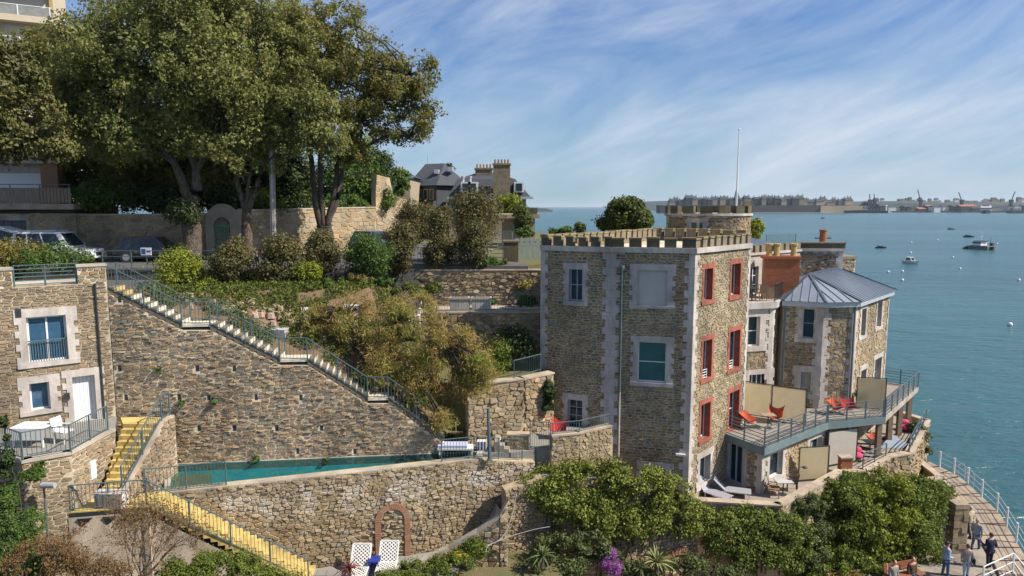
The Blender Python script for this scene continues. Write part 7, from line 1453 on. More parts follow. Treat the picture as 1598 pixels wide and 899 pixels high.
# ================================================================== SEA: BOATS, FAR SHORE
def sea_things():
    def hull(mb, L, Wd, H, z=-.15, mi=0):
        st = [(-.5, .8, 1), (-.2, 1, 1), (.2, .95, 1.02), (.4, .55, 1.1), (.5, .05, 1.2)]; n = 4; k0 = len(mb.v)
        for f, w, h in st: mb.v.extend([(f * L, -w * Wd / 2, H * h), (f * L * .94, -w * Wd * .32, z), (f * L * .94, w * Wd * .32, z), (f * L, w * Wd / 2, H * h)])
        for i in range(4):
            for k in range(4): mb.f.append((k0 + i * n + k, k0 + i * n + (k + 1) % n, k0 + (i + 1) * n + (k + 1) % n, k0 + (i + 1) * n + k)); mb.m.append(mi)
        mb.f.append((k0, k0 + 1, k0 + 2, k0 + 3)); mb.m.append(mi)
    p = PZ(1421, 411, 0); t = thing('motor_boat', 'white motor boat with cabin moored nearest on the sea', 'boat', (0, 0, 0)); b = MB(); hull(b, 6.2, 2.5, 1.0); b.build('hull', 'boat_white', t); MB().add([(-1.6, -1.0, .9), (1.2, -.9, .9), (1.2, .9, .9), (-1.6, 1.0, .9), (-1.4, -.85, 2.2), (.4, -.8, 2.2), (.4, .8, 2.2), (-1.4, .85, 2.2)], [(0, 1, 5, 4), (1, 2, 6, 5), (2, 3, 7, 6), (3, 0, 4, 7), (4, 5, 6, 7)]).build('cabin', 'boat_white', t)
    MB().box(-1.2, .3, -.98, .98, 1.35, 1.95).build('side_window', 'glass', t); MB().add([(1.12, -.75, 1.1), (1.12, .75, 1.1), (.56, .7, 2.05), (.56, -.7, 2.05)], [(0, 1, 2, 3)]).build('windscreen', 'glass', t); MB().box(-1.6, .6, -.95, .95, 2.2, 2.28).build('roof', 'boat_white', t); MB().box(-3.4, -3.05, -.2, .2, .1, 1.2).build('outboard', 'boat_dark', t); t.location = (p.x, p.y, 0); t.rotation_euler = (0, 0, -1.2)
    p = PZ(1530, 389, 0); t = thing('work_catamaran', 'grey catamaran work boat with masts anchored on the right', 'boat', (0, 0, 0))
    for s in (-1, 1): b = MB(); hull(b, 11, 1.7, 1.5); h = b.build('hull', 'boat_grey', t); h.location.y = s * 2.3
    MB().box(-5, 3.6, -3, 3, 1.45, 1.9).build('deck', 'boat_grey', t); MB().box(-1.5, 2.6, -2.3, 2.3, 1.9, 4.0).build('cabin', 'boat_white', t); MB().box(-1.4, 2.65, -2.33, 2.33, 2.9, 3.6).build('window_band', 'glass', t); MB().box(-2.2, 2.2, -2.4, 2.4, 4.0, 4.2).build('roof', 'boat_dark', t)
    MB().tube([(0, 0, 4.2), (0, 0, 8.2)], [.12, .06], 6).build('mast', 'boat_white', t); MB().beam((-.1, -1, 6.4), (-.1, 1, 6.4), .1, .1).build('crosstree', 'boat_white', t); MB().tube([(-3, -2.4, 1.9), (-3, -2.4, 6)], .08, 6).build('aerial', 'boat_dark', t); MB().box(-4.8, -3.6, -2.6, -1, 1.9, 3.2).build('winch', 'boat_dark', t); t.location = (p.x, p.y, 0); t.rotation_euler = (0, 0, 1.95)
    for x, y, l, w, m, lab in ((1510, 387, 5, 1.8, 'boat_dark', 'black dinghy tied to the grey catamaran'), (1512, 369, 8, 2.4, 'boat_dark', 'dark low raft afloat above the grey catamaran'), (1375, 386, 6.0, 1.8, 'boat_dark', 'dark dinghy moored left of the white motor boat'), (1485, 357, 8, 2.6, 'boat_grey', 'small grey boat in the middle of the channel'), (1284, 340, 7, 3, 'boat_dark', 'tiny dark boat below the walled town'), (1386, 331, 26, 8, 'boat_white', 'white boat at the tip of the breakwater'), (1442, 329, 22, 7, 'boat_white', 'white yacht left among the harbour moorings'), (1400, 327, 24, 8, 'boat_white', 'white ship beside the harbour quay')):
        p = PZ(x, y + 1.2, 0); t = thing('small_boat', lab, 'boat', (0, 0, 0)); b = MB(); hull(b, l, w, w * .35); b.build('hull', m, t); MB().box(-l * .2, l * .12, -w * .3, w * .3, w * .3, w * .62).build('cabin', m if l < 10 else 'boat_white', t); MB().box(-l * .35, -l * .3, -w * .1, w * .1, w * .3, w * .8).build('engine', 'boat_dark', t); t.location = (p.x, p.y, 0); t.rotation_euler = (0, 0, .15)
    for k, (x, y) in enumerate(((1408, 424), (1386, 425), (1487, 402), (1421, 395), (1408, 438), (1576, 508), (1498, 420), (1590, 438), (1422, 379), (1556, 381), (1463, 375))):
        p = PZ(x, y, 0); r = .42 if y > 400 else .5; t = thing('mooring_buoy', ['white mooring buoy right of the zinc roof wing', 'white mooring buoy nearest the zinc roof', 'white mooring buoy to the right of the white motor boat', 'small buoy just behind the white motor boat', 'white mooring buoy lowest of the left cluster', 'large white buoy close to the promenade side at the right', 'white mooring buoy in the open middle of the water', 'white mooring buoy at the right picture edge', 'dark topped buoy above the white motor boat', 'small buoy right of the grey catamaran', 'small far buoy left of the grey catamaran'][k], 'buoy', (p.x, p.y, 0)); MB().ell((p.x, p.y, r * .4), (r, r, r), 10, 8).build('float', 'boat_white', t, True); MB().tube([(p.x, p.y, r * 1.3), (p.x, p.y, r * 1.8)], .05, 6).build('ring', 'boat_dark', t)
    # ferry
    p = PZ(1538, 333, 0); t = thing('ferry', 'white car ferry with dark blue bow in front of the harbour', 'ferry', (0, 0, 0)); b = MB(); hull(b, 80, 30, 9, -1); b.build('hull', 'ferry_blue', t); MB().add([(-38, -14.5, 9), (24, -14.5, 9), (24, 14.5, 9), (-38, 14.5, 9), (-36, -13.5, 24), (14, -13.5, 22), (14, 13.5, 22), (-36, 13.5, 24)], [(0, 1, 5, 4), (1, 2, 6, 5), (2, 3, 7, 6), (3, 0, 4, 7), (4, 5, 6, 7)]).build('superstructure', 'boat_white', t); MB().box(-30, 6, -8, 8, 22, 26).build('bridge', 'far_red', t); MB().box(-30, 22, -14.8, 14.8, 14, 17).build('window_band', 'glass', t); MB().box(8, 9, -8, 8, 17.5, 21).build('bridge_window', 'glass', t); t.location = (p.x, p.y, 0); t.rotation_euler = (0, 0, -2.15)
    p = PZ(1588, 333, 0); t = thing('barge', 'dark barge at the right edge of the harbour', 'boat', (p.x, p.y, 0)); MB().box(p.x - 30, p.x + 14, p.y - 8, p.y + 8, -1, 9).build('hull', 'boat_dark', t); MB().box(p.x - 20, p.x + 4, p.y - 6, p.y + 6, 9, 16).build('deckhouse', 'boat_grey', t)
    # far land: low hills, islands
    def ridge(name, x0, x1, Y, prof, depth, m):
        mb = MB(); n = 60; vs = []
        for i in range(n + 1):
            x = x0 + (x1 - x0) * i / n; h = prof(i / n)
            vs += [(x, Y, -1), (x, Y + depth * .12, h * .75), (x, Y + depth * .5, h), (x, Y + depth, -1)]
        mb.add(vs, [(i * 4 + k, (i + 1) * 4 + k, (i + 1) * 4 + k + 1, i * 4 + k + 1) for i in range(n) for k in range(3)]); return struct(mb.build(name, m))
    rn = random.Random(12)
    wob = lambda a, s, q: (lambda f: max(2, a + s * mnoise.noise(Vector((f * 9, q, 0))) + s * .5 * mnoise.noise(Vector((f * 31, q, 3)))))
    ridge('far_hills', PY(995, 325, 3400).x, 5200, 3400, wob(46, 12, 1), 900, 'far_land')
    ridge('far_coast', PY(1380, 325, 2700).x, 4200, 2700, wob(40, 10, 5), 300, 'far_land')
    a, b = PZ(790, 330.5, 0), PZ(863, 330.5, 0); ridge('headland', a.x - 40, b.x, a.y, lambda f: 7 + 13 * math.sin(math.pi * min(1, f * .9 + .1)) ** .6 * (1 + .15 * mnoise.noise(Vector((f * 14, 2, 0)))), 160, 'far_land')
    # walled town
    YT = 2300; t = thing('town_rampart', 'dark granite rampart along the water below the walled town', 'wall', (900, YT, 0)); X = lambda px_: PY(px_, 325, YT).x; zz = lambda py_: PY(1200, py_, YT).z
    MB().prism([(X(1030), YT), (X(1330), YT), (X(1330), YT + 60), (X(1030), YT + 60)], -1, zz(320.3)).build('rampart', 'far_dark', t); MB().prism([(X(1280), YT - 6), (X(1345), YT - 6), (X(1345), YT + 50), (X(1280), YT + 50)], -1, zz(321)).build('rampart', 'far_stone', t); MB().box(X(1168), X(1300), YT - 60, YT - 2, -1, 1.6).build('beach', 'far_stone', t)
    px_ = 1048.0; k = 0
    while px_ < 1336:
        w = rn.uniform(7, 13); top = 311.5 + rn.uniform(-2.5, 2) + (2.5 if px_ > 1270 else 0) + (2.5 if px_ < 1070 else 0); x0, x1 = X(px_), X(px_ + w); ze = zz(top) ; zr = ze + rn.uniform(7, 11); y0 = YT + 30 + rn.uniform(0, 25); y1 = y0 + 30
        h = thing('town_house', 'tall granite town house with slate roof behind the distant rampart', 'building', (x0, y0, 8), 'houses of the walled town across the water'); MB().box(x0, x1 - 1, y0, y1, 0, ze).build('wall', 'far_stone' if rn.random() < .5 or px_ > 1255 else 'far_dark', h)  # dark walls stand for shaded houses, tan for sunlit: light put into colour
        MB().add([(x0, y0 - 1, ze), (x1 - 1, y0 - 1, ze), (x1 - 1, y1 + 1, ze), (x0, y1 + 1, ze), (x0 + 3, (y0 + y1) / 2, zr), (x1 - 4, (y0 + y1) / 2, zr)], [(0, 1, 5, 4), (1, 2, 5), (2, 3, 4, 5), (3, 0, 4)]).build('roof', 'far_roof', h)
        for q in (x0 + 3, x1 - 5): MB().box(q, q + 2.4, (y0 + y1) / 2 - 2, (y0 + y1) / 2 + 2, ze, zr + 4).build('chimney', 'far_stone', h)
        px_ += w * .86; k += 1
    s = PY(1149, 315, YT + 70); sx = PY(1147.5, 289, YT + 70); t = thing('church_spire', 'dark pointed church spire rising over the walled town', 'church', (s.x, s.y, 0)); MB().box(s.x - 8, s.x + 8, s.y - 8, s.y + 8, 0, zz(309)).build('tower', 'far_dark', t); MB().lathe([(9, 0), (5, 20), (.3, sx.z - zz(309))], (s.x, s.y, zz(309)), 8).build('spire', 'far_roof', t)
    a, b = PZ(1262, 332.2, 0), PZ(1386, 332.6, 0); t = thing('breakwater', 'long low grey breakwater stretching out from the walled town', 'breakwater', tuple(a)); m = wmap(a, b); MB().obox(m, 0, m.L, -1, 8, -18, 0).build('mole', 'far_dark', t); MB().obox(m, m.L * .55, m.L, 8, 9.5, -16, -12).build('parapet', 'far_stone', t); e = m(m.L - 6, 0, -9); MB().lathe([(3, 0), (2.4, 14), (3, 14.2), (3, 17), (.3, 19)], (e[0], e[1], 8), 10).build('lighthouse', 'far_white', t)
    # harbour sheds
    for k in range(22):
        px_ = 1338 + k * 12.2 + rn.uniform(-3, 3); w = rn.uniform(8, 16); Y = 2560 + rn.uniform(-80, 60); x0, x1 = PY(px_, 325, Y).x, PY(px_ + w, 325, Y).x; z = rn.uniform(12, 24); h = thing('harbour_shed', 'low harbour shed on the distant quay', 'building', (x0, Y, 0), 'harbour sheds along the far quay'); MB().box(x0, x1, Y, Y + 40, -1, z).build('wall', rn.choice(('far_stone', 'far_stone', 'far_dark', 'far_white', 'far_dark')), h); MB().add([(x0 - 1, Y - 1, z), (x1 + 1, Y - 1, z), (x1 + 1, Y + 41, z), (x0 - 1, Y + 41, z), (x0, Y + 20, z + 6), (x1, Y + 20, z + 6)], [(0, 1, 5, 4), (1, 2, 5), (2, 3, 4, 5), (3, 0, 4)]).build('roof', rn.choice(('far_roof', 'far_roof', 'far_red', 'far_roof')), h)
    struct(MB().prism([(PY(1330, 325, 2500).x, 2500), (4600, 2500), (4600, 2720), (PY(1330, 325, 2500).x, 2720)], -1, 5).build('far_quay', 'far_dark'))
    for k in range(70):
        px_ = rn.uniform(1340, 1620); Y = rn.uniform(2900, 3300); z = 20 + rn.uniform(0, 38); x0 = PY(px_, 325, Y).x; w = rn.uniform(10, 22); h = thing('hillside_house', 'small pale house scattered on the distant hillside behind the harbour', 'building', (x0, Y, z - 10), 'houses on the far hillside'); MB().box(x0, x0 + w, Y, Y + 14, 0, z).build('wall', rn.choice(('far_white', 'far_stone', 'far_stone')), h); MB().add([(x0 - 1, Y - 1, z), (x0 + w + 1, Y - 1, z), (x0 + w + 1, Y + 15, z), (x0 - 1, Y + 15, z), (x0, Y + 7, z + 6), (x0 + w, Y + 7, z + 6)], [(0, 1, 5, 4), (1, 2, 5), (2, 3, 4, 5), (3, 0, 4)]).build('roof', 'far_roof', h)
    for x, y, dx, lab in ((1322, 306, -4, 'harbour crane leaning left just right of the walled town'), (1357, 303, 0, 'left of two upright harbour cranes'), (1364, 303, 1, 'right of two upright harbour cranes'), (1432, 296, -6, 'tall harbour crane leaning left in the middle of the quay'), (1496, 300, -7, 'harbour crane leaning left to the left of the ferry'), (1580, 299, 9, 'harbour crane leaning right near the picture edge')):
        Y = 2540; b, tp = PY(x - dx * -.0 + (4 if dx < 0 else -3 if dx > 2 else 0), 326, Y), PY(x + (0 if dx < 2 else 4), y, Y); kz = PY(x, 314, Y).z; t = thing('harbour_crane', lab, 'crane', (b.x, Y, 4)); MB().box(b.x - 4, b.x + 4, Y - 4, Y + 4, 4, kz).build('tower', 'ferry_blue', t); MB().box(b.x - 6, b.x + 6, Y - 5, Y + 5, kz - 3, kz + 6).build('cab', 'far_dark', t); MB().beam((b.x, Y, kz), (tp.x, Y, tp.z), 2.4, 2.4).build('jib', 'ferry_blue', t)
sea_things()
# ================================================================== VEGETATION
def vnoise(X):
    i = np.floor(X).astype(np.int64); f = X - i; f = f * f * (3 - 2 * f); r = 0
    for a in (0, 1):
        for b in (0, 1):
            for c in (0, 1):
                h = ((i[:, 0] + a) * 73856093) ^ ((i[:, 1] + b) * 19349663) ^ ((i[:, 2] + c) * 83492791); h = (h ^ (h >> 13)) * 1274126177 & 0x7fffffff; h = ((h ^ (h >> 16)) & 0xffff) / 65535.
                r = r + h * (f[:, 0] if a else 1 - f[:, 0]) * (f[:, 1] if b else 1 - f[:, 1]) * (f[:, 2] if c else 1 - f[:, 2])
    return r
def tree(name, label, trunk, limbs, crowns, leafm, nl, size, seed, cr=.75, Y=41, barkm='bark', ncl=110, depth=4.0, group=None, inner=.3, ivy=None):
    """trunk/limbs: lists of (px,py[,dY]) and radii; crowns: photo ellipses (px,py,rx,ry[,weight[,dY]])"""
    P3 = lambda q: PY(q[0], q[1], Y + (q[2] if len(q) > 2 else 0))
    b = P3(trunk[0][0]); t = thing(name, label, 'tree', tuple(b), group); mb = MB(); rr = random.Random(seed)
    limb(mb, [P3(q) for q in trunk[0]], trunk[1], trunk[2], 12, .04, seed)
    tips = []
    for k, (pts, r0, r1) in enumerate(limbs): tips.append(limb(mb, [P3(q) for q in pts], r0, r1, 8, .06, seed + k)[-1])
    cl = []; tot = sum(c[2] * c[3] * (c[4] if len(c) > 4 else 1) for c in crowns)
    for k, c in enumerate(crowns):
        ce, ra = px_ell(c[0], c[1], c[2], c[3], Y + (c[5] if len(c) > 5 else 0), min(depth, c[2] * Y / FPX))
        ra = [max(q - cr * .6, .3) for q in ra]; n = max(4, int(ncl * c[2] * c[3] * (c[4] if len(c) > 4 else 1) / tot)); cl.append(ell_clumps(ce, ra, n, cr, seed * 13 + k, inner))
    cl = np.concatenate(cl)
    for k in range(0, len(cl), 2):                              # branches out to the clumps
        e = Vector(cl[k][:3]); s = min(tips, key=lambda q: (q - e).length) if tips else P3(trunk[0][-1]); mid = (s + e) / 2 + Vector((rr.uniform(-.3, .3), rr.uniform(-.3, .3), rr.uniform(-.1, .5))); mb.tube([s, mid, e], [.09, .055, .02], 5)
    mb.build('trunk', barkm, t, True)
    P, Nn = clump_points(cl, nl * .38 / len(cl), seed + 5, .35, .7, .3)
    rs = np.random.RandomState(seed + 3); cs = [px_ell(c[0], c[1], c[2], c[3], Y + (c[5] if len(c) > 5 else 0), min(depth, c[2] * Y / FPX)) + ((c[4] if len(c) > 4 else 1),) for c in crowns]; PP = [P]; NN = [Nn]
    for ce, ra, wt in cs:
        n = int(nl * 2.3 * ra[0] * ra[2] * wt / sum(q[1][0] * q[1][2] * q[2] for q in cs)); d = rs.normal(size=(n, 3)); d /= np.linalg.norm(d, axis=1, keepdims=True); q = rs.rand(n) ** .38
        X = np.array(ce) + d * q[:, None] * np.array(ra) * 1.04; v = vnoise(X * .7 + seed) * .5 + vnoise(X * 1.7 + seed) * .3 + vnoise(X * 4.1 + seed) * .2; k = v > .5 + .12 * np.clip((q - .72) / .28, 0, 1) + .05 * (wt < 1) + .03 * (wt < .6)
        PP.append(X[k]); Nk = d[k] + rs.normal(size=(k.sum(), 3)) * .8; Nk[:, 2] += .3; NN.append(Nk)
    leaf_obj('crown', np.concatenate(PP), np.concatenate(NN), size, leafm, t, seed + 6, .62)
    if ivy: P, Nn = clump_points([(*px_ell(*q)[0], q[2] * q[4] / FPX) for q in ivy], 700, seed + 9, .5); leaf_obj('ivy', P, Nn, .15, 'leaf_dark', t, seed + 8)
    return t
def trees():
    tree('oak_tree', 'broad holm oak with forked trunk standing before the old wall', ([(300, 402), (299, 360), (297, 322)], .62, .46),
         [([(297, 325), (287, 290), (272, 255), (250, 215)], .34, .16), ([(299, 325), (308, 285), (300, 245), (285, 205)], .36, .16), ([(303, 270), (330, 225), (345, 180)], .2, .1), ([(272, 255), (225, 220), (180, 190)], .18, .09)],
         [(235, 110, 145, 105), (145, 130, 75, 90), (330, 90, 115, 105), (215, 205, 115, 48), (350, 200, 60, 70), (290, 15, 150, 55)], 'leaf_oak', 115000, .165, 201, .58, 41, inner=.12, ncl=300, ivy=[(288, 325, 22, 20, 40.6, .5), (275, 335, 18, 18, 40.6, .5), (298, 340, 14, 15, 40.4, .5)])
    tree('oak_tree', 'slender holm oak with a leaning limb beside the gate arch', ([(386, 400), (385, 365), (384, 330)], .34, .26), [([(384, 332), (372, 295), (366, 255), (360, 220)], .18, .09), ([(386, 332), (398, 300), (412, 262), (440, 232)], .2, .08), ([(385, 330), (388, 290), (395, 240)], .14, .08)],
         [(415, 195, 55, 75), (470, 130, 60, 95), (400, 90, 60, 90), (500, 205, 50, 55), (440, 215, 45, 40)], 'leaf_oak', 52000, .16, 211, .5, 42.2, inner=.12, ncl=150, depth=3)
    tree('oak_tree', 'dark holm oak with several stems spreading to the right against the sky', ([(507, 395), (507, 370), (506, 352)], .62, .5),
         [([(503, 356), (492, 310), (486, 255), (480, 200)], .28, .13), ([(506, 356), (502, 300), (500, 240), (505, 180)], .22, .1), ([(510, 356), (522, 300), (530, 245), (560, 190)], .26, .12), ([(512, 350), (530, 300), (540, 255), (600, 213), (640, 214)], .2, .06), ([(560, 190), (595, 155), (625, 130), (640, 118)], .13, .04), ([(560, 190), (610, 165), (650, 155)], .1, .03)],
         [(535, 90, 80, 80, .95), (475, 60, 60, 62, .95), (600, 135, 60, 62, .75), (645, 125, 42, 52, .5), (665, 180, 33, 35, .5), (560, 175, 55, 50, .9), (620, 212, 55, 20, .5), (555, 235, 32, 40, .75)], 'leaf_oak_dark', 76000, .155, 221, .42, 45, 'bark_dark', inner=.12, ncl=250, depth=3.4)
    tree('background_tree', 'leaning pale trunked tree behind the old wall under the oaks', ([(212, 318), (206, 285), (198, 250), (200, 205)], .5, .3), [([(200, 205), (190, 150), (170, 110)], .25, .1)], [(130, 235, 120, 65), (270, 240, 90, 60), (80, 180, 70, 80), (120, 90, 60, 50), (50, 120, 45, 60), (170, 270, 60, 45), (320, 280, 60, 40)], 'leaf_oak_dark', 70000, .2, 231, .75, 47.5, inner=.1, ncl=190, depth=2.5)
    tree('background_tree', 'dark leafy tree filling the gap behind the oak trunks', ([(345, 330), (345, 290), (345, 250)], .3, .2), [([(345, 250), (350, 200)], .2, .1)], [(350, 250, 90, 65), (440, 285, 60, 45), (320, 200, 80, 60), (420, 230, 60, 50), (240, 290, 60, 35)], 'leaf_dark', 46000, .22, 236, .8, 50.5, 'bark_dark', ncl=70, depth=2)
    tree('pine_tree', 'olive coloured pine hanging into the picture at the left edge', ([(-70, 400), (-60, 250), (-45, 150)], .4, .3), [([(-60, 260), (-10, 215), (40, 190)], .14, .05), ([(-50, 190), (10, 150), (45, 120)], .12, .05), ([(-60, 260), (20, 240), (90, 238)], .1, .04)], [(20, 150, 45, 55), (55, 185, 45, 35), (20, 215, 50, 35), (80, 235, 40, 20), (0, 100, 40, 40), (-60, 140, 60, 90)], 'leaf_pine', 42000, .17, 241, .5, 37, ncl=70, depth=2)
    tree('sea_tree', 'round topped green tree standing behind the castle battlements', ([(975, 400), (975, 372), (974, 358)], .3, .22), [([(974, 358), (962, 345), (955, 335)], .12, .05), ([(974, 358), (985, 345), (992, 332)], .12, .05)], [(975, 338, 40, 26), (990, 345, 30, 22), (953, 347, 24, 16), (978, 322, 28, 16)], 'leaf_green_olive', 16000, .19, 251, .55, 54, ncl=50, depth=2.2)
    # ivy slope and trees beyond the road wall
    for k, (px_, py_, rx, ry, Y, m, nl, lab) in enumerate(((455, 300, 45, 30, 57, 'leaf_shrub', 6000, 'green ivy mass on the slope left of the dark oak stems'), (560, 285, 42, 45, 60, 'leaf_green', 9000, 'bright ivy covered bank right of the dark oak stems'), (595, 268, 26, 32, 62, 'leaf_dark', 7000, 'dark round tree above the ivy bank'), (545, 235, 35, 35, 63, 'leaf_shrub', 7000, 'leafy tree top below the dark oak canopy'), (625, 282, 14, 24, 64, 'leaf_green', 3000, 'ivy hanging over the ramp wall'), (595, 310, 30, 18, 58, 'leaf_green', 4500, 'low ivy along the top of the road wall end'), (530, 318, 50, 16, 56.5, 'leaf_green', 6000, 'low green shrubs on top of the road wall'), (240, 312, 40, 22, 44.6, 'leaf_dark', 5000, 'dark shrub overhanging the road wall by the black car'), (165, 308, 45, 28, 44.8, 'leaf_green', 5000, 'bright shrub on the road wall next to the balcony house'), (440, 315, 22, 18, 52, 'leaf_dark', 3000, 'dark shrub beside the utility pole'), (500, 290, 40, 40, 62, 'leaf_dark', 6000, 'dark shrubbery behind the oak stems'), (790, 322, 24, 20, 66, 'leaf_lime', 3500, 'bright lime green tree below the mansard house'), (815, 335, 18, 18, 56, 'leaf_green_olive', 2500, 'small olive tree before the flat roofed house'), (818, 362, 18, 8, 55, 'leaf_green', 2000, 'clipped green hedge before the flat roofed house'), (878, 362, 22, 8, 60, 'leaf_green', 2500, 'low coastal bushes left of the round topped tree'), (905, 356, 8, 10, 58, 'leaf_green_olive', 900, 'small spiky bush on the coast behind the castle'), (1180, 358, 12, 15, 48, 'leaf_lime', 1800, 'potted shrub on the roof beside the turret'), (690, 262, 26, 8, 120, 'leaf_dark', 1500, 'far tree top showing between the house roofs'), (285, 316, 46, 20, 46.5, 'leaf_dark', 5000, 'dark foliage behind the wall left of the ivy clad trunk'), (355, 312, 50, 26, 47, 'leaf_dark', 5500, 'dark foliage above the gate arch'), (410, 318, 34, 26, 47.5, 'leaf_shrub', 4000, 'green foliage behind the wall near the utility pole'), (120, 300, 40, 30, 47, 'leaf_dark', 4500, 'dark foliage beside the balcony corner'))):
        bush('ivy_bank' if k < 7 else 'shrub', lab, 'shrub', px_, py_, rx, ry, Y, m, nl, .17 if Y < 60 else .22, 300 + k * 7, ncl=22, zbase=None if k > 6 else 18)
def shrubs():
    H = [(278, 428, 30, 38, 34.2, 'leaf_lime', 5200, 'bright yellow green bush above the top of the long stair', 'shrub'), (322, 452, 17, 17, 33.6, 'leaf_lime', 1800, 'small round bright green bush beside the larger one', 'shrub'),
         (362, 420, 27, 46, 34.6, 'leaf_hedge', 5000, 'brownish clipped shrub first in the row from the left', 'shrub'), (400, 438, 14, 20, 34.8, 'leaf_lime', 1200, 'yellow green bush between the first two brown shrubs', 'shrub'), (440, 415, 28, 48, 35, 'leaf_hedge', 5200, 'brownish clipped shrub second in the row from the left', 'shrub'), (478, 430, 20, 24, 34.6, 'leaf_lime', 1800, 'yellow green bush right of the second brown shrub', 'shrub'),
         (503, 393, 23, 34, 36, 'leaf_hedge', 3800, 'brownish clipped shrub before the dark oak trunk', 'shrub'), (575, 400, 38, 34, 35.6, 'leaf_green', 6000, 'wide round dark green bush in the middle of the row', 'shrub'), (624, 388, 23, 40, 37, 'leaf_hedge', 4400, 'brown clipped shrub right of the wide green bush', 'shrub'),
         (652, 345, 30, 32, 43, 'leaf_hedge', 3800, 'clipped round headed tree behind the brown shrubs', 'shrub'), (686, 372, 25, 52, 38.6, 'leaf_hedge', 5600, 'tall brown clipped shrub left of the pair before the houses', 'shrub'), (742, 338, 38, 40, 41, 'leaf_hedge', 6200, 'tall broad clipped shrub in front of the mansard house', 'shrub'), (736, 388, 24, 42, 38.4, 'leaf_hedge', 4600, 'brown clipped shrub right above the sunlit garden wall', 'shrub'),
         (765, 410, 28, 9, 38.6, 'leaf_green', 2200, 'fresh green grass clump on top of the sunlit garden wall', 'plant'), (25, 402, 40, 26, 33.5, 'leaf_lime_dry', 4200, 'yellowish bush at the left before the white car', 'shrub'), (88, 404, 42, 20, 33.4, 'leaf_green', 3000, 'thin green bush in front of the white car door', 'shrub'), (5, 425, 20, 25, 33, 'leaf_green', 1500, 'green bush on the left pier of the stone house', 'shrub')]
    for k, (px_, py_, rx, ry, Y, m, nl, lab, c) in enumerate(H): bush('clipped_shrub' if m == 'leaf_hedge' else 'garden_bush', lab, c, px_, py_, rx * (1.12 if m == 'leaf_hedge' else 1.05), ry * (1.08 if m == 'leaf_hedge' else 1.02), Y, m, int(nl * (2.5 if m == 'leaf_hedge' else 1.6)), .105, 500 + k * 5, ncl=30, cr=.38, inner=.55)
    # plants on the garden bank
    rn = random.Random(77); n = 0
    spots = [(345, 478, 10, 5), (372, 488, 9, 5), (420, 490, 14, 8), (455, 490, 18, 9), (395, 505, 12, 7), (415, 515, 16, 8), (520, 440, 24, 10), (465, 470, 16, 10), (500, 455, 16, 9), (560, 435, 22, 9), (600, 440, 16, 8), (485, 520, 8, 6)]
    labs = ['grey green agave like clump at the left on the bank', 'low weeds beside the stone blocks on the bank', 'green ground plants above the first stair landing', 'dry grass clump below the second brown shrub', 'small fern clump beside the inner stair railing', 'green leafy border plants before the square planter', 'brown dry undergrowth under the dark green bush', 'rusty bracken patch on the middle of the bank', 'dry bush below the clipped shrub row', 'russet ground cover left of the sunlit wall', 'grassy ground cover at the sunlit wall end', 'small tuft beside the white garden chair']
    for k, (x, y, rx, ry) in enumerate(spots):
        Y = 30.6 + (520 - y) * .05; bush('bank_plant', labs[k], 'plant', x, y, rx, ry, Y, ('leaf_green', 'leaf_tamarisk', 'leaf_green', 'leaf_tamarisk')[k % 4], 900 + rx * 40, .11, 640 + k * 3, ncl=10, stem=False, depth=.5)
    rk = thing('rockery', 'bank of loose pinkish garden stones above the long stair', 'rockery', (-12.5, 32, 15.5)); 
    for k in range(150):
        x = rn.uniform(-15.3, -6.2); y0 = 27.4 + (x + 16.2) * .118 + .95; f = rn.uniform(.28, .62); y = y0 + 4.6 * f; zs = stair_z(x) - .12; tt = f * f * (3 - 2 * f); z = zs + (bank_top(x) - zs) * tt; s = rn.uniform(.1, .3)
        mb = MB(); nn = 7; ring = [(x + s * math.cos(6.283 * i / nn) * rn.uniform(.7, 1.1), y + s * .8 * math.sin(6.283 * i / nn) * rn.uniform(.7, 1.1)) for i in range(nn)]
        zz = z - .1 + rn.uniform(-.03, .1); vs = [(a, b, zz) for a, b in ring] + [(x + (a - x) * .75, y + (b - y) * .75, zz + s * rn.uniform(.8, 1.2)) for a, b in ring]; mb.add(vs, [(i, (i + 1) % nn, nn + (i + 1) % nn, nn + i) for i in range(nn)] + [tuple(range(nn, 2 * nn))]); mb.build('stone', 'stone_pink', rk)
    # tamarisk leaning over the stair
    t = thing('tamarisk_tree', 'feathery russet tamarisk leaning over the stair towards the pool', 'tree', tuple(PY(600, 560, 30.6))); mb = MB(); b = PY(585, 545, 31.4); rr = random.Random(5)
    cl = []
    for (px_, py_, rx, ry, Y, n) in ((560, 490, 95, 50, 30.8, 40), (640, 520, 90, 60, 29.8, 50), (700, 560, 75, 70, 29.2, 60), (745, 590, 42, 55, 28.9, 26), (655, 605, 60, 34, 29.1, 22), (500, 500, 45, 40, 31, 14), (690, 650, 26, 20, 28.7, 7), (600, 570, 60, 40, 29.3, 22), (640, 470, 70, 28, 31, 20)):
        c, r = px_ell(px_, py_, rx, ry, Y, .9); cl.append(ell_clumps(c, [max(q - .35, .2) for q in r], n, .42, px_ + py_, .15))
    cl = np.concatenate(cl)
    hubs = [limb(mb, [b, b.lerp(PY(x, y, Y), .5) + Vector((0, 0, .4)), PY(x, y, Y)], .17, .06, 7, .1, k)[-1] for k, (x, y, Y) in enumerate(((540, 490, 31), (620, 505, 30), (690, 540, 29.3), (650, 600, 29), (590, 560, 29.4)))]
    for e in cl[::1]:
        e = Vector(e[:3]); s = min(hubs, key=lambda q: (q - e).length); mb.tube([s, (s + e) / 2 + Vector((0, 0, .25)), e], [.035, .022, .008], 4)
    mb.build('trunk', 'bark', t, True)
    rs = np.random.RandomState(8); idx = rs.randint(0, len(cl), 74000); d = rs.normal(size=(74000, 3)); d /= np.linalg.norm(d, axis=1, keepdims=True)
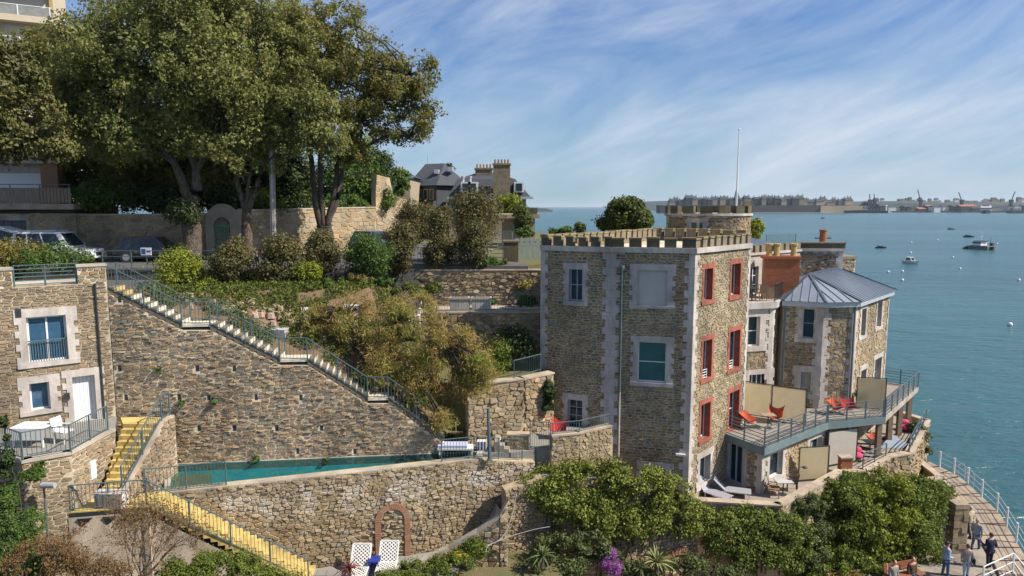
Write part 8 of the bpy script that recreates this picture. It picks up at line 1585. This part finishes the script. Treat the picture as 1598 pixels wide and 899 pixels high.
    P = cl[idx, :3] + d * (cl[idx, 3] * rs.rand(74000) ** .45 * 1.15)[:, None] * np.array([1.15, 1, .9]); P[:, 2] -= rs.rand(74000) ** 3 * .5
    Nn = rs.normal(size=(74000, 3)); keep = (P[:, 2] > 10.4) & (vnoise(P * 1.7) * .55 + vnoise(P * 4.1) * .45 > .46); leaf_obj('crown', P[keep], Nn[keep], .17, 'leaf_tamarisk', t, 9, .16, 1.0)
    # ivy over the castle terrace wall
    G = [(-.3, 27.4), (1.6, 28.0), (5.0, 28.5), (8.4, 29.3), (8.75, 30.7)]
    w = thing('garden_wall', 'rough stone wall below the ivy in the lower middle', 'wall', (3, 28, 3)); 
    tops = [9.2, 9.6, 9.3, 7.2, 7.0]
    for i in range(4):
        m = wmap(G[i], G[i + 1]); P = [(0, 3), (m.L, 3), (m.L, tops[i + 1]), (0, tops[i])]; MB().add([m(*q) for q in P] + [m(*q, -.5) for q in P], [(0, 1, 2, 3), (3, 2, 6, 7), (0, 3, 7, 4), (1, 5, 6, 2)]).build('core', 'mortar_tan', w)
        if i < 3: rubble(w, m, P, [], .24, .15, 'stone_tan', 800 + i, (.03, .11), gap=.012, nmax=100 if i < 2 else 40)
    struct(MB().prism([(-.2, 27.9), (1.6, 28.5), (5, 29), (8.3, 29.8), (8.6, 31.2), (4.7, 31.6), (1.6, 29)], 3, 6.9).build('ivy_bank_ground', 'soil'))
    def ivy(name, label, blobs, m, n, size, seed, cr=.38, per=None):
        cl = []
        for k, (px_, py_, rx, ry, Y, dep) in enumerate(blobs):
            c, r = px_ell(px_, py_, rx, ry, Y, dep); cl.append(ell_clumps(c, [max(q - cr * .5, .1) for q in r], max(5, int(rx * ry / 40)), cr, seed + k, .55))
        cl = np.concatenate(cl); b = cl[:, :3].mean(0); t = thing(name, label, 'shrub', (b[0], b[1], cl[:, 2].min() - .2)); P, Nn = clump_points(cl, n * 1.35 / len(cl), seed + 50, .4, .6, .3); kp = vnoise(P * 1.5 + seed) * .5 + vnoise(P * 3.8 + seed) * .5 > .40; P, Nn = P[kp], Nn[kp]; leaf_obj('foliage', P, Nn, size, m, t, seed + 51, .8)
        mb = MB(); rr = random.Random(seed); z0 = cl[:, 2].min() - .2
        for k in range(0, len(cl), 6): e = cl[k]; mb.tube([(e[0], e[1] + .3, z0), (e[0] + rr.uniform(-.2, .2), e[1] + .2, (z0 + e[2]) / 2), tuple(e[:3])], [.04, .03, .012], 5)
        mb.build('stem', 'bark_dark', t); return t
    ivy('ivy_mass', 'big yellow green ivy hump hanging over the wall before the castle', [(860, 745, 50, 22, 28.3, .6), (930, 755, 90, 40, 28.2, .8), (1000, 770, 80, 45, 28.6, .8), (1050, 800, 60, 32, 28.9, .7), (900, 790, 60, 28, 27.7, .5), (970, 815, 70, 25, 28, .5), (850, 765, 40, 20, 27.9, .5), (1100, 815, 50, 24, 29.3, .5)], 'leaf_ivy', 66000, .088, 820)
    ivy('ivy_mass', 'ivy curtain on the wall under the lounger terrace', [(1150, 815, 60, 26, 29.6, .45), (1200, 820, 45, 30, 29.8, .45), (1230, 850, 40, 45, 29.8, .5), (1150, 845, 50, 22, 29.3, .4), (1190, 870, 50, 25, 29.3, .5)], 'leaf_ivy_dark', 34000, .09, 840)
    ivy('dense_shrub', 'fine leaved grey green shrub drooping in front of the terrace wall corner', [(1262, 820, 32, 48, 30.9, .7), (1250, 850, 38, 40, 30.6, .7), (1270, 790, 20, 22, 31.5, .5)], 'leaf_fine', 26000, .075, 860, .3)
    ivy('dense_shrub', 'large glossy green shrub mass above the benches', [(1385, 790, 70, 52, 33.6, 1.2), (1345, 775, 50, 32, 33.4, .9), (1420, 800, 55, 60, 34, 1.1), (1370, 835, 80, 40, 33, 1.0), (1440, 775, 40, 30, 35.2, .8), (1330, 810, 45, 50, 32.6, .9)], 'leaf_shrub', 72000, .105, 880, .45)
    ivy('dense_shrub', 'yellow green upright shrub in the centre of the shrub mass', [(1360, 790, 26, 40, 32.4, .5), (1405, 790, 28, 45, 32.6, .5), (1380, 850, 30, 24, 32.2, .4)], 'leaf_lime', 13000, .10, 900, .4)
    ivy('hanging_plants', 'creepers hanging down the sea wall below the deck columns', [(1425, 680, 22, 22, 41.5, .4), (1435, 710, 16, 28, 41.8, .4), (1360, 722, 26, 10, 36.6, .3), (1390, 716, 14, 9, 37.6, .3)], 'leaf_fine', 6000, .12, 910, .3)
    ivy('hedge_top', 'trimmed ivy hedge along the coping right of the lower screen', [(1300, 765, 40, 16, 33.0, .5), (1330, 755, 30, 12, 34.0, .5), (1465, 772, 28, 14, 35.4, .6), (1460, 800, 30, 26, 34.8, .7)], 'leaf_ivy_dark', 12000, .12, 920)
    ivy('low_shrub', 'bright low shrub carpet at the foot of the shrub mass', [(1300, 875, 55, 20, 31.2, .6), (1350, 880, 40, 16, 31.8, .5), (1290, 895, 60, 16, 30.6, .6), (1450, 868, 25, 20, 33.0, .5)], 'leaf_shrub', 12000, .11, 930)
    ivy('low_shrub', 'dark bedding shrubs at the lower middle below the ivy', [(880, 860, 50, 30, 26.8, .6), (930, 850, 40, 25, 27.2, .5), (860, 890, 55, 20, 26.2, .6), (1000, 890, 50, 20, 27.2, .5), (1080, 880, 40, 16, 28.0, .5), (1120, 890, 40, 14, 28.2, .5)], 'leaf_fine', 20000, .09, 940, .3)
    ivy('low_shrub', 'yellow flowering plants on the slope under the ivy hump', [(890, 838, 28, 8, 27.4, .25), (905, 850, 16, 6, 27.3, .2)], 'leaf_yellowish', 2600, .09, 950, .2)
    ivy('low_shrub', 'green plants with yellow flowers along the ramp parapet', [(660, 890, 50, 14, 24.8, .5), (700, 875, 40, 14, 25.4, .5), (740, 855, 26, 14, 26, .4), (620, 900, 50, 10, 24.3, .4)], 'leaf_shrub', 15000, .06, 955, .28)
    ivy('flower_patch', 'cluster of vivid purple flowers in the lower middle bed', [(953, 868, 10, 10, 26.8, .25), (958, 885, 12, 12, 26.6, .25), (948, 880, 8, 10, 26.7, .2)], 'flower_purple', 6000, .042, 960, .2)
    ivy('flower_patch', 'small yellow flower cluster beside the ramp parapet', [(722, 868, 12, 8, 25.5, .2)], 'flower_yellow', 500, .06, 962, .14)
    ivy('ivy_mass', 'green ivy spilling in the lower left corner', [(12, 855, 34, 40, 19.5, .6), (45, 820, 16, 20, 20.0, .4), (10, 790, 16, 40, 20.4, .4), (20, 890, 44, 22, 18.8, .6)], 'leaf_green', 26000, .055, 964, .26)
    ivy('ivy_mass', 'dark ivy wall covering along the left picture edge', [(2, 700, 12, 60, 21.0, .3), (8, 770, 16, 40, 21.0, .4)], 'leaf_dark', 9000, .07, 966, .16)
    ivy('low_shrub', 'bright green bush on the corner of the house terrace wall', [(58, 733, 18, 14, 21.6, .3), (40, 738, 10, 10, 21.5, .25)], 'leaf_green', 3000, .06, 968, .16)
    ivy('low_shrub', 'light green shrubs in the bottom left under the yellow stair', [(340, 885, 70, 22, 21.4, .6), (280, 893, 50, 16, 20.6, .4), (440, 898, 40, 10, 22.4, .4)], 'leaf_shrub', 22000, .055, 970, .3)
    ivy('russet_shrub', 'rust brown shrub in the bottom left before the pale garden wall', [(70, 865, 45, 25, 18.8, .5), (40, 880, 40, 18, 18.4, .4), (115, 850, 25, 35, 19.6, .4), (150, 880, 40, 18, 19.0, .4), (200, 892, 50, 10, 19.4, .3)], 'leaf_russet', 16000, .045, 972, .3)
    # bare reddish shrub in front of the plaster wall
    t = thing('bare_shrub', 'twiggy bare shrub with red brown buds before the beige wall', 'shrub', tuple(PY(225, 905, 20.8))); mb = MB(); rr = random.Random(31); tips = []; b = PY(222, 905, 20.8)
    def grow(p, d, l, r, k):
        e = p + d * l; mb.tube([p, (p + e) / 2 + Vector((rr.uniform(-.03, .03), rr.uniform(-.03, .03), .02)), e], [r, r * .85, r * .6], 4, cap=False)
        tips.append(e)
        if k == 0: return
        for _ in range(rr.choice((2, 3))): grow(e, (d + Vector((rr.gauss(0, .42), rr.gauss(0, .3), rr.gauss(.05, .25)))).normalized(), l * rr.uniform(.62, .9), r * .62, k - 1)
    for i in range(9): grow(b + Vector((rr.uniform(-.25, .25), rr.uniform(-.1, .1), 0)), Vector((rr.uniform(-.9, .9), rr.uniform(-.2, .3), rr.uniform(.6, 1))).normalized(), .80, .026, 5)
    mb.build('stem', 'bark_pale', t); T = np.array([tuple(q) for q in tips]); rs = np.random.RandomState(3); P = np.repeat(T, 5, 0) + rs.normal(size=(len(T) * 5, 3)) * .06; leaf_obj('foliage', P, rs.normal(size=P.shape), .05, 'leaf_russet', t, 4)
    # yuccas and cordyline
    def rosette(name, label, px_, py_, Y, n, l, m, seed, w=.06, z=None):
        p = PY(px_, py_, Y); t = thing(name, label, 'plant', (p.x, p.y, p.z - .2)); rr = random.Random(seed); tr = MB(); tr.tube([(p.x, p.y, p.z - .5), (p.x, p.y, p.z)], .09, 7); tr.build('stem', 'bark', t)
        for i in range(n):
            a = i * 2.4; el = rr.uniform(.1, 1.35); d = Vector((math.cos(a) * math.cos(el), math.sin(a) * math.cos(el), math.sin(el))); s = Vector((-math.sin(a), math.cos(a), 0)) * w; ll = l * rr.uniform(.75, 1.1); mb = MB(); k = 5; vs = []
            for j in range(k + 1):
                f = j / k; q = p + d * ll * f - Vector((0, 0, 1)) * ll * .55 * f * f * math.cos(el); ww = (1 - f) ** .7 * (1 if f > .1 else .7); vs += [q - s * ww, q + Vector((0, 0, -.015)), q + s * ww]
            mb.add(vs, [(j * 3 + e, j * 3 + e + 1, j * 3 + e + 4, j * 3 + e + 3) for j in range(k) for e in (0, 1)]); mb.build('leaf', m, t)
    rosette('yucca_plant', 'large striped yucca with arching cream edged leaves', 1025, 878, 26.8, 46, 1.0, 'leaf_stripe', 61); rosette('yucca_plant', 'spiky green yucca at the left of the bedding shrubs', 846, 868, 25.8, 34, .75, 'leaf_stripe_dark', 62); rosette('yucca_plant', 'dark spiky plant between the purple flowers and striped yucca', 1000, 888, 26.2, 26, .6, 'leaf_stripe_dark', 63, .04)
    rosette('cordyline_plant', 'red leaved cordyline beside the left lattice chair', 545, 888, 24.8, 40, .62, 'leaf_red', 64, .03)
    # brick arch head and hose
    c = PL(1058, 868, G[2], G[3]); m = wmap(G[2], G[3]); u = m.inv(c); t = thing('brick_arch', 'small half arch of red bricks low in the ivy wall', 'arch', tuple(m(u, c.z - .4))); 
    for i in range(13):
        a0, a1 = math.pi * i / 13 + .02, math.pi * (i + 1) / 13 - .02; P = [(u + r * math.cos(a), c.z - .35 + r * math.sin(a)) for a, r in ((a0, .5), (a1, .5), (a1, .82), (a0, .82))]; MB().add([m(*q, .16) for q in P] + [m(*q, -.02) for q in P], [(0, 1, 2, 3), (0, 4, 5, 1), (1, 5, 6, 2), (2, 6, 7, 3), (3, 7, 4, 0)]).build('brick', 'brick_soft', t)
    MB().obox(m, u - .5, u + .5, c.z - 1.2, c.z - .35, .0, .012).build('recess_shade_sheet', 'slab_dark', t)  # thin dark sheet on the wall, shade inside the arch put into its colour
    h = [PY(806, 770, 26.9), PY(800, 800, 26.6), PY(792, 825, 26.3), PY(780, 842, 26.0), PY(762, 852, 25.6), PY(758, 862, 25.3)]; t = thing('garden_hose', 'pale grey hose hanging down the rough wall', 'hose', tuple(h[-1])); mb = MB(); limb(mb, h, .015, .015, 6, 0, 1); mb.build('pipe', 'hose_grey', t, True)
    h = [PY(756, 853, 25.2), PY(800, 836, 26.0), PY(835, 826, 26.5), PY(858, 822, 26.9)]; t = thing('garden_hose', 'pale grey pipe running across the rough wall under the ivy', 'hose', tuple(h[0])); mb = MB(); limb(mb, h, .011, .011, 6, 0, 1); mb.build('pipe', 'hose_grey', t, True)
mat('leaf_green_olive', (.10, .125, .03), (.06, .085, .022), 1.5, .62, 0, ramp=[(.06, .085, .022), (.13, .145, .035), (.09, .115, .028)], rmix=.3, translucent=.3, spec=.22)
mat('leaf_lime_dry', (.22, .20, .045), (.13, .13, .035), 2, .62, 0, ramp=[(.14, .14, .035), (.27, .22, .05), (.2, .14, .05)], rmix=.3, translucent=.3, spec=.22)
mat('leaf_ivy_dark', (.11, .15, .03), (.05, .085, .02), 1.1, .62, 0, ramp=[(.06, .10, .022), (.14, .19, .034), (.25, .26, .05), (.095, .145, .028)], rmix=.35, translucent=.3, spec=.22)
mat('leaf_fine', (.11, .13, .045), (.06, .08, .03), 1.3, .62, 0, ramp=[(.06, .08, .028), (.13, .15, .05), (.09, .11, .038)], rmix=.3, translucent=.25, spec=.22)
mat('leaf_yellowish', (.36, .32, .03), (.22, .22, .03), 4, .62, 0, translucent=.25, spec=.22); mat('leaf_stripe_dark', (.13, .16, .06), (.06, .09, .035), 6, .62, 0, ramp=[(.08, .11, .04), (.20, .22, .08), (.12, .15, .055)], rmix=.4, translucent=.2, spec=.22)
mat('hose_grey', (.30, .30, .29), (.24, .24, .23), 6, .7, .1)
mat('stone_pink', (.38, .27, .19), (.26, .175, .12), 5, .9, .6, ramp=[(.42, .30, .22), (.30, .20, .14), (.36, .30, .24)], rmix=.4); mat('bark_pale', (.24, .17, .11), (.16, .11, .07), 8, .9, .2)
trees(); shrubs()
def ground_cover():
    rs = np.random.RandomState(21)
    n = 44000; x = rs.uniform(-16, -2, n); f = rs.rand(n); y0 = 27.4 + (x + 16.2) * .118 + 1.0; y = y0 + (36 - y0) * f
    dens = np.array([mnoise.noise(Vector((a * .9, b * .9, 7))) for a, b in zip(x, y)]); keep = dens > -.2 + .25 * (f < .12); x, y, y0 = x[keep], y[keep], y0[keep]
    zs = np.array([stair_z(a) for a in x]) - .12; t = np.clip((y - y0) / 4.6, 0, 1); t = t * t * (3 - 2 * t); bt = np.array([bank_top(a) for a in x]); z = zs + (bt - zs) * t + .1 + rs.rand(len(x)) ** 2 * .3
    P = np.column_stack([x, y, z]); Nn = rs.normal(size=P.shape) + np.array([0, -.2, .6]); h = len(P) // 2
    for a, m, nm, lab in ((0, 'leaf_green_olive', 'ground_cover', 'green weeds and low ground cover over the garden bank'), (1, 'leaf_shrub', 'creeping_plants', 'mixed green creeping plants over the garden bank')):
        o = leaf_obj(nm, P[a::2], Nn[a::2], .15, m, None, 30 + a, .35); o['kind'] = 'stuff'; o['label'] = lab; o['category'] = 'ground cover'
    for k, (px_, py_, rx, ry, Y, m, lab) in enumerate(((800, 540, 34, 34, 33.6, 'leaf_dark', 'dark shaded bush on the middle terrace left of the castle'), (825, 470, 20, 8, 35.6, 'leaf_green', 'green plants on the upper path beside the castle edge'), (760, 470, 16, 6, 36.6, 'leaf_green', 'low green bed behind the pale planters'), (815, 440, 26, 10, 38.4, 'leaf_tamarisk', 'dry roots and creeper on the wall top near the castle corner'), (855, 620, 10, 30, 31.6, 'leaf_dark', 'ivy hanging on the shaded wall beside the castle side door'), (770, 560, 30, 30, 32.5, 'leaf_shrub', 'leafy bush behind the right end of the tamarisk'), (650, 455, 46, 16, 36.4, 'leaf_green_olive', 'low planting along the foot of the sunlit garden wall'))):
        bush('garden_bush', lab, 'shrub', px_, py_, rx, ry, Y, m, 2600, .13, 1300 + 5 * k, ncl=18, stem=k in (0, 5))
ground_cover()

def haze():
    m = bpy.data.materials.new('haze'); m.use_nodes = True; N = m.node_tree.nodes; L = m.node_tree.links; N.remove(N['Principled BSDF'])
    v = N.new('ShaderNodeVolumePrincipled'); v.inputs['Color'].default_value = (.80, .90, 1, 1); v.inputs['Density'].default_value = .00004; v.inputs['Anisotropy'].default_value = .2; L.new(v.outputs[0], N['Material Output'].inputs['Volume']); M['haze'] = m
    o = MB().box(-31000, 31000, -320, 46000, -3, 130).build('haze', 'haze'); o['kind'] = 'stuff'; o['label'] = 'thin bluish sea haze over the estuary'; o['category'] = 'haze'
haze()
